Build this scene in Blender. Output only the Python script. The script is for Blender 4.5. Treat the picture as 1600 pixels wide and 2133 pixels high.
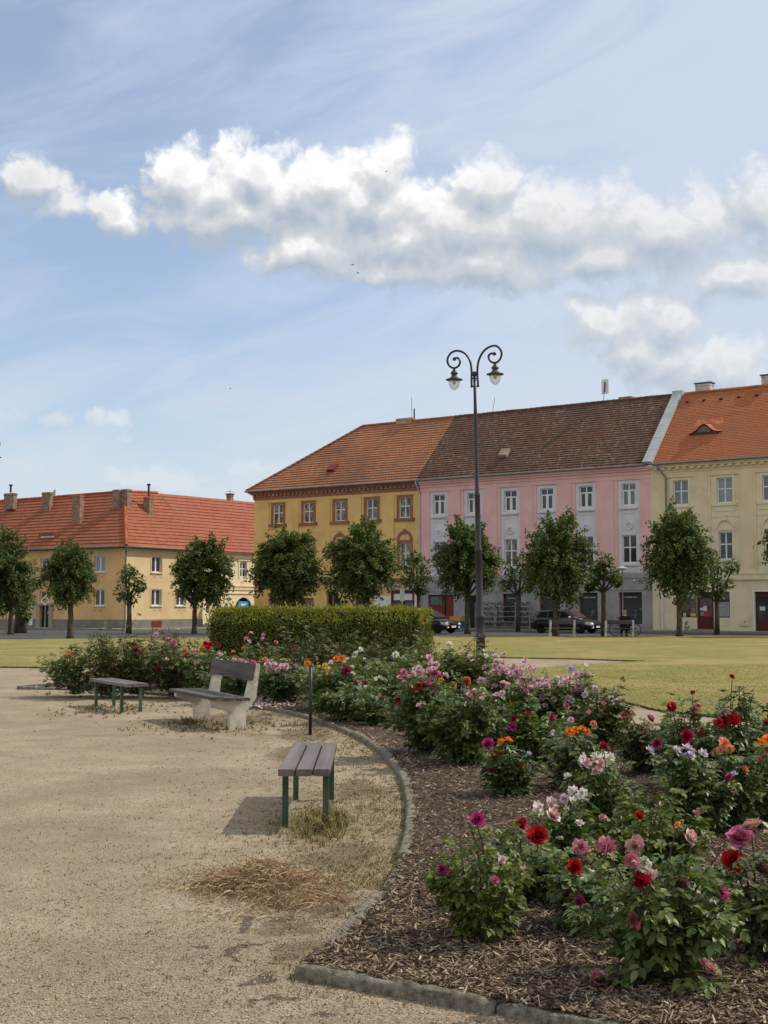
import bpy, math, random
from mathutils import Vector, Matrix, noise
R = math.radians
PI = math.pi
sc = bpy.context.scene
for o in list(bpy.data.objects):
    bpy.data.objects.remove(o)

# ------------------------------------------------------------------ camera
F, HC, HOR = 2700.0, 1.62, 1265.0           # focal length in photo pixels, eye height, horizon row
PITCH = math.atan((HOR - 1066.5) / F)
CP, SP = math.cos(PITCH), math.sin(PITCH)
cam_d = bpy.data.cameras.new('camera')
cam = bpy.data.objects.new('camera', cam_d)
sc.collection.objects.link(cam)
cam_d.sensor_fit = 'HORIZONTAL'
cam_d.sensor_width = 36
cam_d.lens = 36 * F / 1600
cam_d.clip_start = 0.1
cam_d.clip_end = 5000
cam.location = (0, 0, HC)
cam.rotation_euler = (PI / 2 + PITCH, 0, 0)
sc.camera = cam
sc.render.resolution_x, sc.render.resolution_y = 768, 1024
sc.view_settings.view_transform = 'Standard'
sc.view_settings.look = 'None'
sc.view_settings.exposure = 0.27
sc.view_settings.gamma = 1.0

# ------------------------------------------------------------------ sun and sky
SUN_EL, SUN_AZ = R(47), R(77)               # azimuth measured from +Y towards +X
L = Vector((math.sin(SUN_AZ) * math.cos(SUN_EL), math.cos(SUN_AZ) * math.cos(SUN_EL), math.sin(SUN_EL)))
sun_d = bpy.data.lights.new('sun', 'SUN')
sun_d.energy = 2.9
sun_d.angle = R(0.6)
sun_d.color = (1.0, 0.91, 0.77)
sun = bpy.data.objects.new('sun', sun_d)
sc.collection.objects.link(sun)
sun.location = (60, 10, 80)
sun.rotation_euler = L.to_track_quat('Z', 'Y').to_euler()


class NT:
    """small expression helper for node trees"""
    def __init__(s, tree):
        s.t = tree

    def n(s, typ, **kw):
        nd = s.t.nodes.new(typ)
        for k, v in kw.items():
            setattr(nd, k, v)
        return nd

    def put(s, sock, v):
        if isinstance(v, bpy.types.NodeSocket):
            s.t.links.new(v, sock)
        elif v is not None:
            sock.default_value = v

    def m(s, op, a, b=None, c=None, clamp=False):
        nd = s.n('ShaderNodeMath', operation=op, use_clamp=clamp)
        s.put(nd.inputs[0], a); s.put(nd.inputs[1], b); s.put(nd.inputs[2], c)
        return nd.outputs[0]

    def v(s, op, a, b=None):
        nd = s.n('ShaderNodeVectorMath', operation=op)
        s.put(nd.inputs[0], a); s.put(nd.inputs[1], b)
        return nd.outputs['Value'] if op in ('LENGTH', 'DOT_PRODUCT', 'DISTANCE') else nd.outputs[0]

    def sep(s, a):
        nd = s.n('ShaderNodeSeparateXYZ'); s.put(nd.inputs[0], a); return nd.outputs

    def comb(s, x, y, z):
        nd = s.n('ShaderNodeCombineXYZ')
        for i, q in enumerate((x, y, z)):
            s.put(nd.inputs[i], q)
        return nd.outputs[0]

    def noise(s, vec, scale=5.0, detail=3.0, rough=0.5, dist=0.0):
        nd = s.n('ShaderNodeTexNoise')
        s.put(nd.inputs['Vector'], vec); s.put(nd.inputs['Scale'], scale); s.put(nd.inputs['Detail'], detail)
        s.put(nd.inputs['Roughness'], rough); s.put(nd.inputs['Distortion'], dist)
        return nd.outputs

    def ramp(s, fac, stops):
        nd = s.n('ShaderNodeValToRGB')
        el = nd.color_ramp.elements
        while len(el) < len(stops):
            el.new(0.5)
        for e, (p, c) in zip(el, stops):
            e.position = p
            e.color = tuple(c) + (1,) if len(c) == 3 else c
        s.put(nd.inputs[0], fac)
        return nd.outputs[0]

    def mix(s, fac, a, b, mode='MIX'):
        nd = s.n('ShaderNodeMix', data_type='RGBA', blend_type=mode)
        s.put(nd.inputs[0], fac)
        s.put(nd.inputs[6], a if isinstance(a, bpy.types.NodeSocket) else tuple(a) + (1,))
        s.put(nd.inputs[7], b if isinstance(b, bpy.types.NodeSocket) else tuple(b) + (1,))
        return nd.outputs[2]

    def smooth(s, x, lo, hi):
        nd = s.n('ShaderNodeMapRange', interpolation_type='SMOOTHSTEP')
        s.put(nd.inputs[0], x); s.put(nd.inputs[1], lo); s.put(nd.inputs[2], hi)
        return nd.outputs[0]


def cloud_group():
    """cumulus density over the sky dome; input is (azimuth, elevation) in units of 1/27 rad"""
    g = bpy.data.node_groups.new('cumulus', 'ShaderNodeTree')
    g.interface.new_socket('P', in_out='INPUT', socket_type='NodeSocketVector')
    g.interface.new_socket('D', in_out='OUTPUT', socket_type='NodeSocketFloat')
    g.interface.new_socket('M', in_out='OUTPUT', socket_type='NodeSocketFloat')
    t = NT(g)
    gi, go = t.n('NodeGroupInput'), t.n('NodeGroupOutput')
    P = gi.outputs[0]
    w = t.noise(P, 1.1, 3, 0.55)[1]
    Pw = t.v('ADD', P, t.v('MULTIPLY', t.v('SUBTRACT', w, (0.5, 0.5, 0.5)), (0.9, 0.6, 0)))
    blobs = [(375, 385, 95, 80), (535, 370, 125, 90), (690, 385, 120, 72), (800, 365, 95, 85), (500, 440, 230, 70),
             (1010, 395, 110, 80), (850, 500, 330, 95), (1150, 470, 300, 110), (1400, 480, 260, 100), (1040, 565, 350, 55),
             (1590, 420, 110, 100), (1520, 570, 180, 60), (60, 375, 85, 50), (150, 430, 100, 42), (235, 450, 50, 55),
             (1260, 680, 130, 68), (1400, 675, 120, 92), (1490, 765, 140, 80), (1330, 730, 120, 70), (1390, 750, 110, 75), (450, 400, 160, 95), (620, 410, 200, 95), (780, 430, 220, 110), (950, 470, 260, 110), (1000, 540, 330, 65), (430, 455, 170, 62), (640, 520, 190, 62), (820, 565, 220, 50), (1250, 540, 260, 70),
             (120, 872, 85, 22), (205, 870, 70, 24), (255, 912, 40, 16), (60, 968, 65, 15), (290, 990, 85, 34),
             (365, 1005, 70, 36), (520, 980, 75, 24), (430, 990, 40, 14), (1190, 640, 60, 30)]
    acc = None
    for cx, cy, rx, ry in blobs:
        u, v = (cx - 800) / F, (1066.5 - cy) / F
        d = Vector((u, CP - SP * v, SP + CP * v)).normalized()
        c = (math.atan2(d.x, d.y) * 27, math.asin(d.z) * 27, 0)
        q = t.v('MULTIPLY', t.v('SUBTRACT', Pw, c), (100 / (rx * 1.12), 100 / (ry * 1.18), 0))
        b = t.m('SUBTRACT', 1.0, t.v('LENGTH', q))
        s = min(1.0, (ry / 70) ** 0.6)
        if s < 1:
            b = t.m('MULTIPLY', b, s)
        acc = b if acc is None else t.m('SMOOTH_MAX', acc, b, 0.25)
    vo = t.n('ShaderNodeTexVoronoi', feature='SMOOTH_F1')
    vo.normalize = False
    t.put(vo.inputs['Vector'], Pw)
    vo.inputs['Scale'].default_value = 1.6
    vo.inputs['Detail'].default_value = 4.0
    vo.inputs['Roughness'].default_value = 0.55
    vo.inputs['Lacunarity'].default_value = 2.1
    vo.inputs['Smoothness'].default_value = 0.35
    puff = t.m('SUBTRACT', 0.75, vo.outputs['Distance'])
    fb = t.m('SUBTRACT', t.noise(P, 2.2, 6, 0.58)[0], 0.5)
    d = t.m('ADD', t.m('MULTIPLY', acc, 1.25), 0.10)
    d = t.m('ADD', d, t.m('MULTIPLY', puff, 0.60))
    d = t.m('ADD', d, t.m('MULTIPLY', fb, 0.60))
    g.links.new(d, go.inputs[0])
    g.links.new(acc, go.inputs[1])
    return g


world = bpy.data.worlds.new('World')
sc.world = world
world.use_nodes = True
wt = world.node_tree
wt.nodes.clear()
t = NT(wt)
sky = t.n('ShaderNodeTexSky', sky_type='NISHITA', sun_disc=False, sun_elevation=SUN_EL, sun_rotation=SUN_AZ)
sky.air_density, sky.dust_density, sky.ozone_density, sky.altitude = 1.0, 1.2, 2.5, 300
dirv = t.n('ShaderNodeTexCoord').outputs['Generated']
sx, sy, sz = t.sep(dirv)[:3]
az = t.m('ARCTAN2', sx, sy)
el = t.m('ARCSINE', sz)
P = t.comb(t.m('MULTIPLY', az, 27.0), t.m('MULTIPLY', el, 27.0), 0.0)
cg = cloud_group()


def cloud_at(vec):
    nd = t.n('ShaderNodeGroup'); nd.node_tree = cg
    t.put(nd.inputs[0], vec)
    return nd.outputs[0], nd.outputs[1]


d0, m0 = cloud_at(P)
d1, m1 = cloud_at(t.v('ADD', P, (0.12, 0.40, 0)))
alpha = t.smooth(d0, 0.0, t.m('ADD', 0.54, t.m('MULTIPLY', t.smooth(az, -0.13, 0.18), 0.22)))
lit = t.m('ADD', 0.50, t.m('ADD', t.m('MULTIPLY', t.m('SUBTRACT', d0, d1), 0.62), t.m('MULTIPLY', t.m('SUBTRACT', m0, m1), 1.0)), clamp=True)
thick = t.smooth(d0, 0.5, 1.3)
lit = t.m('SUBTRACT', lit, t.m('MULTIPLY', thick, 0.22), clamp=True)
lit = t.m('MULTIPLY', lit, t.m('SUBTRACT', 1.0, t.m('ADD', t.m('MULTIPLY', t.smooth(az, -0.02, 0.16), 0.18), t.m('MULTIPLY', t.smooth(az, -0.19, -0.23), 0.22))))
cloud_col = t.ramp(lit, [(0.0, (0.36, 0.42, 0.50)), (0.25, (0.45, 0.495, 0.55)), (0.50, (0.535, 0.56, 0.585)), (0.72, (0.68, 0.69, 0.695)), (0.95, (0.88, 0.875, 0.86))])
# thin cirrus veil, denser low down and towards the sun side
st = t.v('MULTIPLY', t.comb(t.m('ADD', t.m('MULTIPLY', t.sep(P)[0], 0.85), t.m('MULTIPLY', t.sep(P)[1], 0.5)),
                            t.m('SUBTRACT', t.sep(P)[1], t.m('MULTIPLY', t.sep(P)[0], 0.32)), 0.0), (0.16, 0.55, 0))
cloud_col = t.mix(t.m('MULTIPLY', t.smooth(el, 0.19, 0.13), t.m('MULTIPLY', t.smooth(az, 0.0, -0.05), 0.72)), cloud_col, (0.52, 0.58, 0.64))
cir = t.noise(st, 1.1, 6, 0.6, 0.6)[0]
sidef = t.smooth(az, -0.22, 0.30)
lowf = t.smooth(el, 0.26, 0.02)
bias = t.m('ADD', t.m('MULTIPLY', sidef, 0.98), t.m('MULTIPLY', lowf, 0.66))
veil = t.m('ADD', t.m('MULTIPLY', t.m('SUBTRACT', cir, 0.44), 2.1), bias)
veil = t.m('ADD', 0.30, t.m('MULTIPLY', t.smooth(veil, -0.10, 1.05), 0.68))
veil_col = t.mix(lowf, (0.53, 0.605, 0.73), (0.59, 0.66, 0.715))
bg_sky = t.n('ShaderNodeBackground')
wt.links.new(sky.outputs[0], bg_sky.inputs[0])
bg_sky.inputs[1].default_value = 0.125
bg_veil = t.n('ShaderNodeBackground')
wt.links.new(veil_col, bg_veil.inputs[0])
bg_veil.inputs[1].default_value = 0.95
bg_cl = t.n('ShaderNodeBackground')
wt.links.new(cloud_col, bg_cl.inputs[0])
bg_cl.inputs[1].default_value = 1.0
mx1 = t.n('ShaderNodeMixShader')
t.put(mx1.inputs[0], veil); wt.links.new(bg_sky.outputs[0], mx1.inputs[1]); wt.links.new(bg_veil.outputs[0], mx1.inputs[2])
mx2 = t.n('ShaderNodeMixShader')
t.put(mx2.inputs[0], t.m('MULTIPLY', alpha, t.m('SUBTRACT', 0.96, t.m('ADD', t.m('MULTIPLY', t.smooth(az, 0.02, 0.30), 0.16), t.m('MULTIPLY', lowf, 0.42))))); wt.links.new(mx1.outputs[0], mx2.inputs[1]); wt.links.new(bg_cl.outputs[0], mx2.inputs[2])
# unseen broken cloud added to lift ambient fill: overhead, to the sides and behind
offv = t.m('MAXIMUM', t.smooth(el, 0.46, 0.80), t.smooth(t.m('ABSOLUTE', az), 0.40, 0.85))
brk = t.smooth(t.noise(dirv, 3.2, 5, 0.6)[0], 0.36, 0.56)
bg_fill = t.n('ShaderNodeBackground')
bg_fill.inputs[0].default_value = (1.0, 0.98, 0.95, 1)
bg_fill.inputs[1].default_value = 0.68
mx3 = t.n('ShaderNodeMixShader')
t.put(mx3.inputs[0], t.m('MULTIPLY', offv, brk)); wt.links.new(mx2.outputs[0], mx3.inputs[1]); wt.links.new(bg_fill.outputs[0], mx3.inputs[2])
wo = t.n('ShaderNodeOutputWorld')
wt.links.new(mx3.outputs[0], wo.inputs[0])
world.cycles.sampling_method = 'MANUAL'
world.cycles.sample_map_resolution = 256

# ------------------------------------------------------------------ helpers: points from photo pixels at real depths
def ray(px, py):
    u, v = (px - 800) / F, (1066.5 - py) / F
    return Vector((u, CP - SP * v, SP + CP * v))


def G(px, py, z=0.0):
    d = ray(px, py)
    k = (z - HC) / d.z
    return Vector((d.x * k, d.y * k, z))


def D(px, py, Y):
    d = ray(px, py)
    k = Y / d.y
    return Vector((d.x * k, Y, HC + d.z * k))


COL = sc.collection
rng = random.Random(7)


class MB:
    def __init__(s):
        s.V, s.Fc, s.uv = [], [], []

    def quad(s, *pts):
        n = len(s.V)
        s.V.extend(Vector(p) for p in pts)
        s.Fc.append(tuple(range(n, n + len(pts))))

    def box(s, x0, x1, y0, y1, z0, z1):
        n = len(s.V)
        for z in (z0, z1):
            s.V += [Vector((x0, y0, z)), Vector((x1, y0, z)), Vector((x1, y1, z)), Vector((x0, y1, z))]
        s.Fc += [(n, n + 3, n + 2, n + 1), (n + 4, n + 5, n + 6, n + 7), (n, n + 1, n + 5, n + 4), (n + 1, n + 2, n + 6, n + 5),
                 (n + 2, n + 3, n + 7, n + 6), (n + 3, n, n + 4, n + 7)]

    def obox(s, c, ax, ay, az_):
        """oriented box from centre and three half-axis vectors"""
        c = Vector(c); n = len(s.V)
        for k in (-1, 1):
            for i, j in ((-1, -1), (1, -1), (1, 1), (-1, 1)):
                s.V.append(c + ax * i + ay * j + az_ * k)
        s.Fc += [(n, n + 3, n + 2, n + 1), (n + 4, n + 5, n + 6, n + 7), (n, n + 1, n + 5, n + 4), (n + 1, n + 2, n + 6, n + 5),
                 (n + 2, n + 3, n + 7, n + 6), (n + 3, n, n + 4, n + 7)]

    def prism(s, poly, y0, y1, plane='xz'):
        """extrude a polygon given in (a, b) along the third axis"""
        n = len(s.V); k = len(poly)
        for y in (y0, y1):
            for a, b in poly:
                s.V.append(Vector((a, y, b)) if plane == 'xz' else (Vector((y, a, b)) if plane == 'yz' else Vector((a, b, y))))
        s.Fc.append(tuple(range(n, n + k))); s.Fc.append(tuple(range(n + 2 * k - 1, n + k - 1, -1)))
        for i in range(k):
            j = (i + 1) % k
            s.Fc.append((n + i, n + k + i, n + k + j, n + j))

    def tube(s, pts, r, sides=8, cap=True):
        pts = [Vector(p) for p in pts]
        rs = r if isinstance(r, (list, tuple)) else [r] * len(pts)
        n0 = len(s.V); up = None
        for i, p in enumerate(pts):
            d = (pts[min(i + 1, len(pts) - 1)] - pts[max(i - 1, 0)])
            d = d.normalized() if d.length > 1e-9 else Vector((0, 0, 1))
            if up is None:
                up = d.orthogonal().normalized()
            a = (up - d * up.dot(d))
            a = a.normalized() if a.length > 1e-6 else d.orthogonal().normalized()
            up = a
            b = d.cross(a)
            for k in range(sides):
                th = 2 * PI * k / sides
                s.V.append(p + (a * math.cos(th) + b * math.sin(th)) * rs[i])
        for i in range(len(pts) - 1):
            for k in range(sides):
                k2 = (k + 1) % sides
                s.Fc.append((n0 + i * sides + k, n0 + i * sides + k2, n0 + (i + 1) * sides + k2, n0 + (i + 1) * sides + k))
        if cap:
            s.Fc.append(tuple(n0 + k for k in range(sides))[::-1])
            m = n0 + (len(pts) - 1) * sides
            s.Fc.append(tuple(m + k for k in range(sides)))

    def lathe(s, prof, c=(0, 0, 0), sides=16, axis=None):
        """prof: list of (radius, height)"""
        c = Vector(c); n0 = len(s.V)
        M = axis.to_track_quat('Z', 'Y').to_matrix() if axis is not None else Matrix.Identity(3)
        for r, z in prof:
            for k in range(sides):
                th = 2 * PI * k / sides
                s.V.append(c + M @ Vector((r * math.cos(th), r * math.sin(th), z)))
        for i in range(len(prof) - 1):
            for k in range(sides):
                k2 = (k + 1) % sides
                s.Fc.append((n0 + i * sides + k, n0 + i * sides + k2, n0 + (i + 1) * sides + k2, n0 + (i + 1) * sides + k))
        s.Fc.append(tuple(n0 + k for k in range(sides))[::-1])
        m = n0 + (len(prof) - 1) * sides
        s.Fc.append(tuple(m + k for k in range(sides)))

    def ball(s, c, r, seg=10, rings=6, sz=1.0):
        prof = [(max(1e-4, r * math.sin(PI * i / rings)), -r * sz * math.cos(PI * i / rings)) for i in range(rings + 1)]
        s.lathe(prof, c, seg)

    def mesh(s, name, mat=None, smooth=False):
        me = bpy.data.meshes.new(name)
        me.from_pydata([tuple(v) for v in s.V], [], s.Fc)
        if mat:
            me.materials.append(mat)
        if smooth:
            me.polygons.foreach_set('use_smooth', [True] * len(me.polygons))
        return me

    def build(s, name, mat, parent=None, smooth=False):
        return link(name, s.mesh(name, mat, smooth), parent)


def link(name, data, parent=None):
    o = bpy.data.objects.new(name, data)
    COL.objects.link(o)
    if parent:
        o.parent = parent
    return o


def tag(o, label=None, cat=None, group=None, kind=None):
    if label: o['label'] = label
    if cat: o['category'] = cat
    if group: o['group'] = group
    if kind: o['kind'] = kind
    return o


def thing(name, label, cat, loc=(0, 0, 0), rz=0.0, group=None):
    o = link(name, None)
    o.location = loc
    o.rotation_euler = (0, 0, rz)
    return tag(o, label, cat, group)


def copy_tree(o, parent=None):
    c = o.copy()
    COL.objects.link(c)
    c.parent = parent
    for ch in list(o.children):
        copy_tree(ch, c)
    return c


# ------------------------------------------------------------------ materials
MATS = {}


def mat(name, col, rough=0.75, var=0.18, scale=3.0, bump=0.0, bscale=None, col2=None, spec=0.3, metal=0.0, stain=None, stain_amt=0.0, stain_scale=0.6, stretch=None):
    if name in MATS:
        return MATS[name]
    m = bpy.data.materials.new(name)
    m.use_nodes = True
    nt = m.node_tree
    nt.nodes.clear()
    t = NT(nt)
    out = t.n('ShaderNodeOutputMaterial')
    bs = t.n('ShaderNodeBsdfPrincipled')
    nt.links.new(bs.outputs[0], out.inputs[0])
    co = t.n('ShaderNodeTexCoord').outputs['Object']
    if stretch:
        co = t.v('MULTIPLY', co, stretch)
    a = tuple(c * (1 - var) for c in col)
    b = col2 if col2 else tuple(min(0.95, c * (1 + var)) for c in col)
    f = t.noise(co, scale, 5, 0.62)[0]
    c = t.mix(t.smooth(f, 0.3, 0.7), a, b)
    if stain:
        f2 = t.noise(co, stain_scale, 6, 0.65, 0.4)[0]
        c = t.mix(t.m('MULTIPLY', t.smooth(f2, 0.48, 0.68), stain_amt), c, stain)
    nt.links.new(c, bs.inputs['Base Color'])
    bs.inputs['Roughness'].default_value = rough
    bs.inputs['Specular IOR Level'].default_value = spec
    bs.inputs['Metallic'].default_value = metal
    if bump:
        bp = t.n('ShaderNodeBump')
        bp.inputs['Strength'].default_value = bump
        bp.inputs['Distance'].default_value = 0.02
        nt.links.new(t.noise(co, bscale or scale * 6, 5, 0.6)[0], bp.inputs['Height'])
        nt.links.new(bp.outputs[0], bs.inputs['Normal'])
    MATS[name] = m
    return m


def leaf_mat(name, dark, light, odd=None, trans=0.30, rough=0.5, spec=0.3):
    """foliage: every leaf (mesh island) gets its own tone"""
    m = bpy.data.materials.new(name)
    m.use_nodes = True
    nt = m.node_tree
    nt.nodes.clear()
    t = NT(nt)
    out = t.n('ShaderNodeOutputMaterial')
    bs = t.n('ShaderNodeBsdfPrincipled')
    geo = t.n('ShaderNodeNewGeometry')
    rnd = geo.outputs['Random Per Island']
    stops = [(0.0, dark), (0.8, light)]
    if odd:
        stops += [(0.9, light), (0.97, odd)]
    c = t.ramp(rnd, stops)
    nt.links.new(c, bs.inputs['Base Color'])
    bs.inputs['Roughness'].default_value = rough
    bs.inputs['Specular IOR Level'].default_value = spec
    tr = t.n('ShaderNodeBsdfTranslucent')
    nt.links.new(t.mix(1.0, c, (1.25, 1.35, 0.6), 'MULTIPLY'), tr.inputs[0])
    mx = t.n('ShaderNodeMixShader')
    mx.inputs[0].default_value = trans
    nt.links.new(bs.outputs[0], mx.inputs[1]); nt.links.new(tr.outputs[0], mx.inputs[2])
    nt.links.new(mx.outputs[0], out.inputs[0])
    MATS[name] = m
    return m


def island_mat(name, stops, rough=0.85):
    m = bpy.data.materials.new(name)
    m.use_nodes = True
    nt = m.node_tree
    t = NT(nt)
    bs = nt.nodes['Principled BSDF']
    nt.links.new(t.ramp(t.n('ShaderNodeNewGeometry').outputs['Random Per Island'], stops), bs.inputs['Base Color'])
    bs.inputs['Roughness'].default_value = rough
    bs.inputs['Specular IOR Level'].default_value = 0.2
    MATS[name] = m
    return m


def tile_mat(name, c1, c2, mortar, tw, th, patch=None, patch_amt=0.5, patch_scale=0.25, speck=None, speck_amt=0.0):
    """roof tiles: per-tile tone and joints in metres along the eave (u) and up the slope (v)"""
    m = bpy.data.materials.new(name)
    m.use_nodes = True
    nt = m.node_tree
    t = NT(nt)
    bs = nt.nodes['Principled BSDF']
    uv = t.n('ShaderNodeUVMap'); uv.uv_map = 'roof'
    br = t.n('ShaderNodeTexBrick', offset=0.5)
    nt.links.new(uv.outputs[0], br.inputs['Vector'])
    br.inputs['Color1'].default_value = c1 + (1,)
    br.inputs['Color2'].default_value = c2 + (1,)
    br.inputs['Mortar'].default_value = mortar + (1,)
    br.inputs['Scale'].default_value = 1.0
    br.inputs['Mortar Size'].default_value = 0.012
    br.inputs['Mortar Smooth'].default_value = 0.3
    br.inputs['Brick Width'].default_value = tw
    br.inputs['Row Height'].default_value = th
    c = br.outputs['Color']
    if patch:
        f = t.noise(uv.outputs[0], patch_scale, 6, 0.62, 0.5)[0]
        c = t.mix(t.m('MULTIPLY', t.smooth(f, 0.38, 0.66), patch_amt), c, patch)
    if speck:
        f = t.noise(uv.outputs[0], 2.6, 5, 0.75)[0]
        f3 = t.noise(uv.outputs[0], 0.35, 3, 0.5)[0]
        c = t.mix(t.m('MULTIPLY', t.m('MULTIPLY', t.smooth(f, 0.50, 0.66), t.smooth(f3, 0.35, 0.62)), speck_amt), c, speck)
    nt.links.new(c, bs.inputs['Base Color'])
    bs.inputs['Roughness'].default_value = 0.8
    bs.inputs['Specular IOR Level'].default_value = 0.25
    wv = t.m('SINE', t.m('MULTIPLY', t.sep(uv.outputs[0])[0], 2 * PI / tw))
    bp = t.n('ShaderNodeBump')
    bp.inputs['Strength'].default_value = 0.55
    bp.inputs['Distance'].default_value = 0.02
    nt.links.new(wv, bp.inputs['Height'])
    nt.links.new(bp.outputs[0], bs.inputs['Normal'])
    MATS[name] = m
    return m


def glass_mat(name, base, curtain=None, scale=4.0):
    m = bpy.data.materials.new(name)
    m.use_nodes = True
    nt = m.node_tree
    t = NT(nt)
    bs = nt.nodes['Principled BSDF']
    co = t.n('ShaderNodeTexCoord').outputs['Object']
    oi = t.n('ShaderNodeObjectInfo').outputs['Random']
    co = t.v('ADD', co, t.comb(t.m('MULTIPLY', oi, 37.0), 0.0, t.m('MULTIPLY', oi, 11.0)))
    if curtain:
        f = t.noise(t.v('MULTIPLY', co, (1.0, 1.0, 0.35)), scale, 4, 0.6)[0]
        nt.links.new(t.mix(t.smooth(f, 0.42, 0.6), base, curtain), bs.inputs['Base Color'])
    else:
        f = t.noise(co, 1.2, 2, 0.5)[0]
        nt.links.new(t.mix(t.m('ADD', t.m('MULTIPLY', f, .5), t.m('MULTIPLY', oi, .6)), tuple(c * 0.4 for c in base), tuple(c * 2.0 for c in base)), bs.inputs['Base Color'])
    bs.inputs['Roughness'].default_value = 0.06
    bs.inputs['Specular IOR Level'].default_value = 0.5
    bp = t.n('ShaderNodeBump'); bp.inputs['Strength'].default_value = 0.03
    nt.links.new(t.noise(co, 1.5, 2, 0.5)[0], bp.inputs['Height'])
    nt.links.new(bp.outputs[0], bs.inputs['Normal'])
    MATS[name] = m
    return m


M_WHITE = mat('white_paint', (0.72, 0.72, 0.70), 0.5, 0.06, 2)
M_GLASS = glass_mat('window_glass', (0.035, 0.04, 0.048))
M_GLASS_CURTAIN = glass_mat('window_glass_with_curtain', (0.04, 0.035, 0.032), (0.30, 0.26, 0.22), 5)
M_GLASS_GREY = glass_mat('window_glass_grey', (0.16, 0.18, 0.20))
M_BLACK_METAL = mat('black_iron', (0.016, 0.015, 0.018), 0.45, 0.3, 8, spec=0.5)
M_ZINC = mat('zinc_sheet', (0.42, 0.45, 0.47), 0.5, 0.15, 1.5, metal=0.2)
M_CONC = mat('weathered_concrete', (0.60, 0.56, 0.48), 0.9, 0.2, 6, bump=0.5, bscale=60, stain=(0.25, 0.24, 0.20), stain_amt=0.55, stain_scale=5)
M_BRICK = mat('chimney_brick', (0.26, 0.16, 0.11), 0.9, 0.35, 4, bump=0.5, stain=(0.38, 0.33, 0.27), stain_amt=0.6, stain_scale=3)
M_DARK = mat('dark_interior', (0.012, 0.012, 0.013), 0.6, 0.2, 2)

# ------------------------------------------------------------------ the ground
def ground_mat(name, stops, fine_scale, bump, big=(0.55, 0.5), tint=None, tint_amt=0.5, rough=0.95, bdist=0.012):
    m = bpy.data.materials.new(name)
    m.use_nodes = True
    nt = m.node_tree
    t = NT(nt)
    bs = nt.nodes['Principled BSDF']
    co = t.n('ShaderNodeTexCoord').outputs['Object']
    f = t.noise(co, fine_scale, 4, 0.7)[0]
    vo = t.n('ShaderNodeTexVoronoi')
    t.put(vo.inputs['Vector'], co); vo.inputs['Scale'].default_value = fine_scale * 0.9
    ff = t.m('ADD', t.m('MULTIPLY', f, 0.6), t.m('MULTIPLY', t.sep(vo.outputs['Color'])[0], 0.4))
    mid = t.noise(co, 1.7, 6, 0.65, 0.3)[0]
    fb = t.m('ADD', t.m('MULTIPLY', ff, big[0]), t.m('MULTIPLY', mid, big[1]), clamp=True)
    c = t.ramp(fb, stops)
    if tint:
        k = t.noise(co, 0.33, 5, 0.6, 0.5)[0]
        c = t.mix(t.m('MULTIPLY', t.smooth(k, 0.44, 0.66), tint_amt), c, tint)
    nt.links.new(c, bs.inputs['Base Color'])
    bs.inputs['Roughness'].default_value = rough
    bs.inputs['Specular IOR Level'].default_value = 0.15
    bp = t.n('ShaderNodeBump')
    bp.inputs['Strength'].default_value = bump
    bp.inputs['Distance'].default_value = bdist
    nt.links.new(t.m('ADD', ff, t.m('MULTIPLY', mid, 1.2)), bp.inputs['Height'])
    nt.links.new(bp.outputs[0], bs.inputs['Normal'])
    MATS[name] = m
    return m


M_GRAVEL = ground_mat('fine_gravel', [(0.28, (0.155, 0.121, 0.082)), (0.5, (0.305, 0.247, 0.175)), (0.72, (0.44, 0.37, 0.278))], 95, 0.8,
                      tint=(0.205, 0.163, 0.108), tint_amt=0.55)
# soil worn through the gravel: dark runnel by the kerb corner and bare earth between bench and kerb
def add_soil(m, spots, col, amt):
    nt = m.node_tree
    t = NT(nt)
    bs = nt.nodes['Principled BSDF']
    src = bs.inputs['Base Color'].links[0].from_socket
    co = t.n('ShaderNodeTexCoord').outputs['Object']
    w = t.v('ADD', co, t.v('MULTIPLY', t.v('SUBTRACT', t.noise(co, 2.2, 5, 0.6)[1], (.5, .5, .5)), (.55, .9, 0)))
    acc = None
    for px, py, rx, ry in spots:
        p = G(px, py)
        d = t.m('SUBTRACT', 1.0, t.v('LENGTH', t.v('MULTIPLY', t.v('SUBTRACT', w, tuple(p)), (1 / rx, 1 / ry, 0))), clamp=True)
        acc = d if acc is None else t.m('MAXIMUM', acc, d)
    k = t.m('MULTIPLY', t.smooth(t.m('ADD', acc, t.m('MULTIPLY', t.m('SUBTRACT', t.noise(co, 14, 5, .7)[0], .5), .35)), .12, .5), amt)
    nt.links.new(t.mix(k, src, col), bs.inputs['Base Color'])


add_soil(M_GRAVEL, [(500, 1925, .05, .22), (512, 1990, .05, .2), (530, 2040, .06, .12), (590, 2075, .12, .06), (640, 2110, .12, .05), (420, 1975, .10, .06)], (0.065, 0.053, 0.038), .85)
add_soil(M_GRAVEL, [(745, 1640, .30, .9), (715, 1780, .32, .8), (630, 1570, .5, 1.2), (690, 1880, .25, .4), (600, 1930, .2, .3), (640, 1980, .2, .2), (470, 1500, .9, 1.6), (640, 1530, .5, 1.4), (440, 1840, .12, .2)], (0.115, 0.090, 0.055), .7)
M_MULCH = ground_mat('bark_mulch_soil', [(0.3, (0.042, 0.030, 0.023)), (0.55, (0.10, 0.074, 0.057)), (0.8, (0.19, 0.145, 0.112))], 45, 1.0, bdist=0.03)
M_LAWN = ground_mat('mown_lawn', [(0.25, (0.10, 0.105, 0.030)), (0.5, (0.195, 0.182, 0.055)), (0.75, (0.31, 0.265, 0.10))], 22, 0.8, big=(0.5, 0.6),
                    tint=(0.34, 0.265, 0.115), tint_amt=0.75, bdist=0.04)
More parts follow.
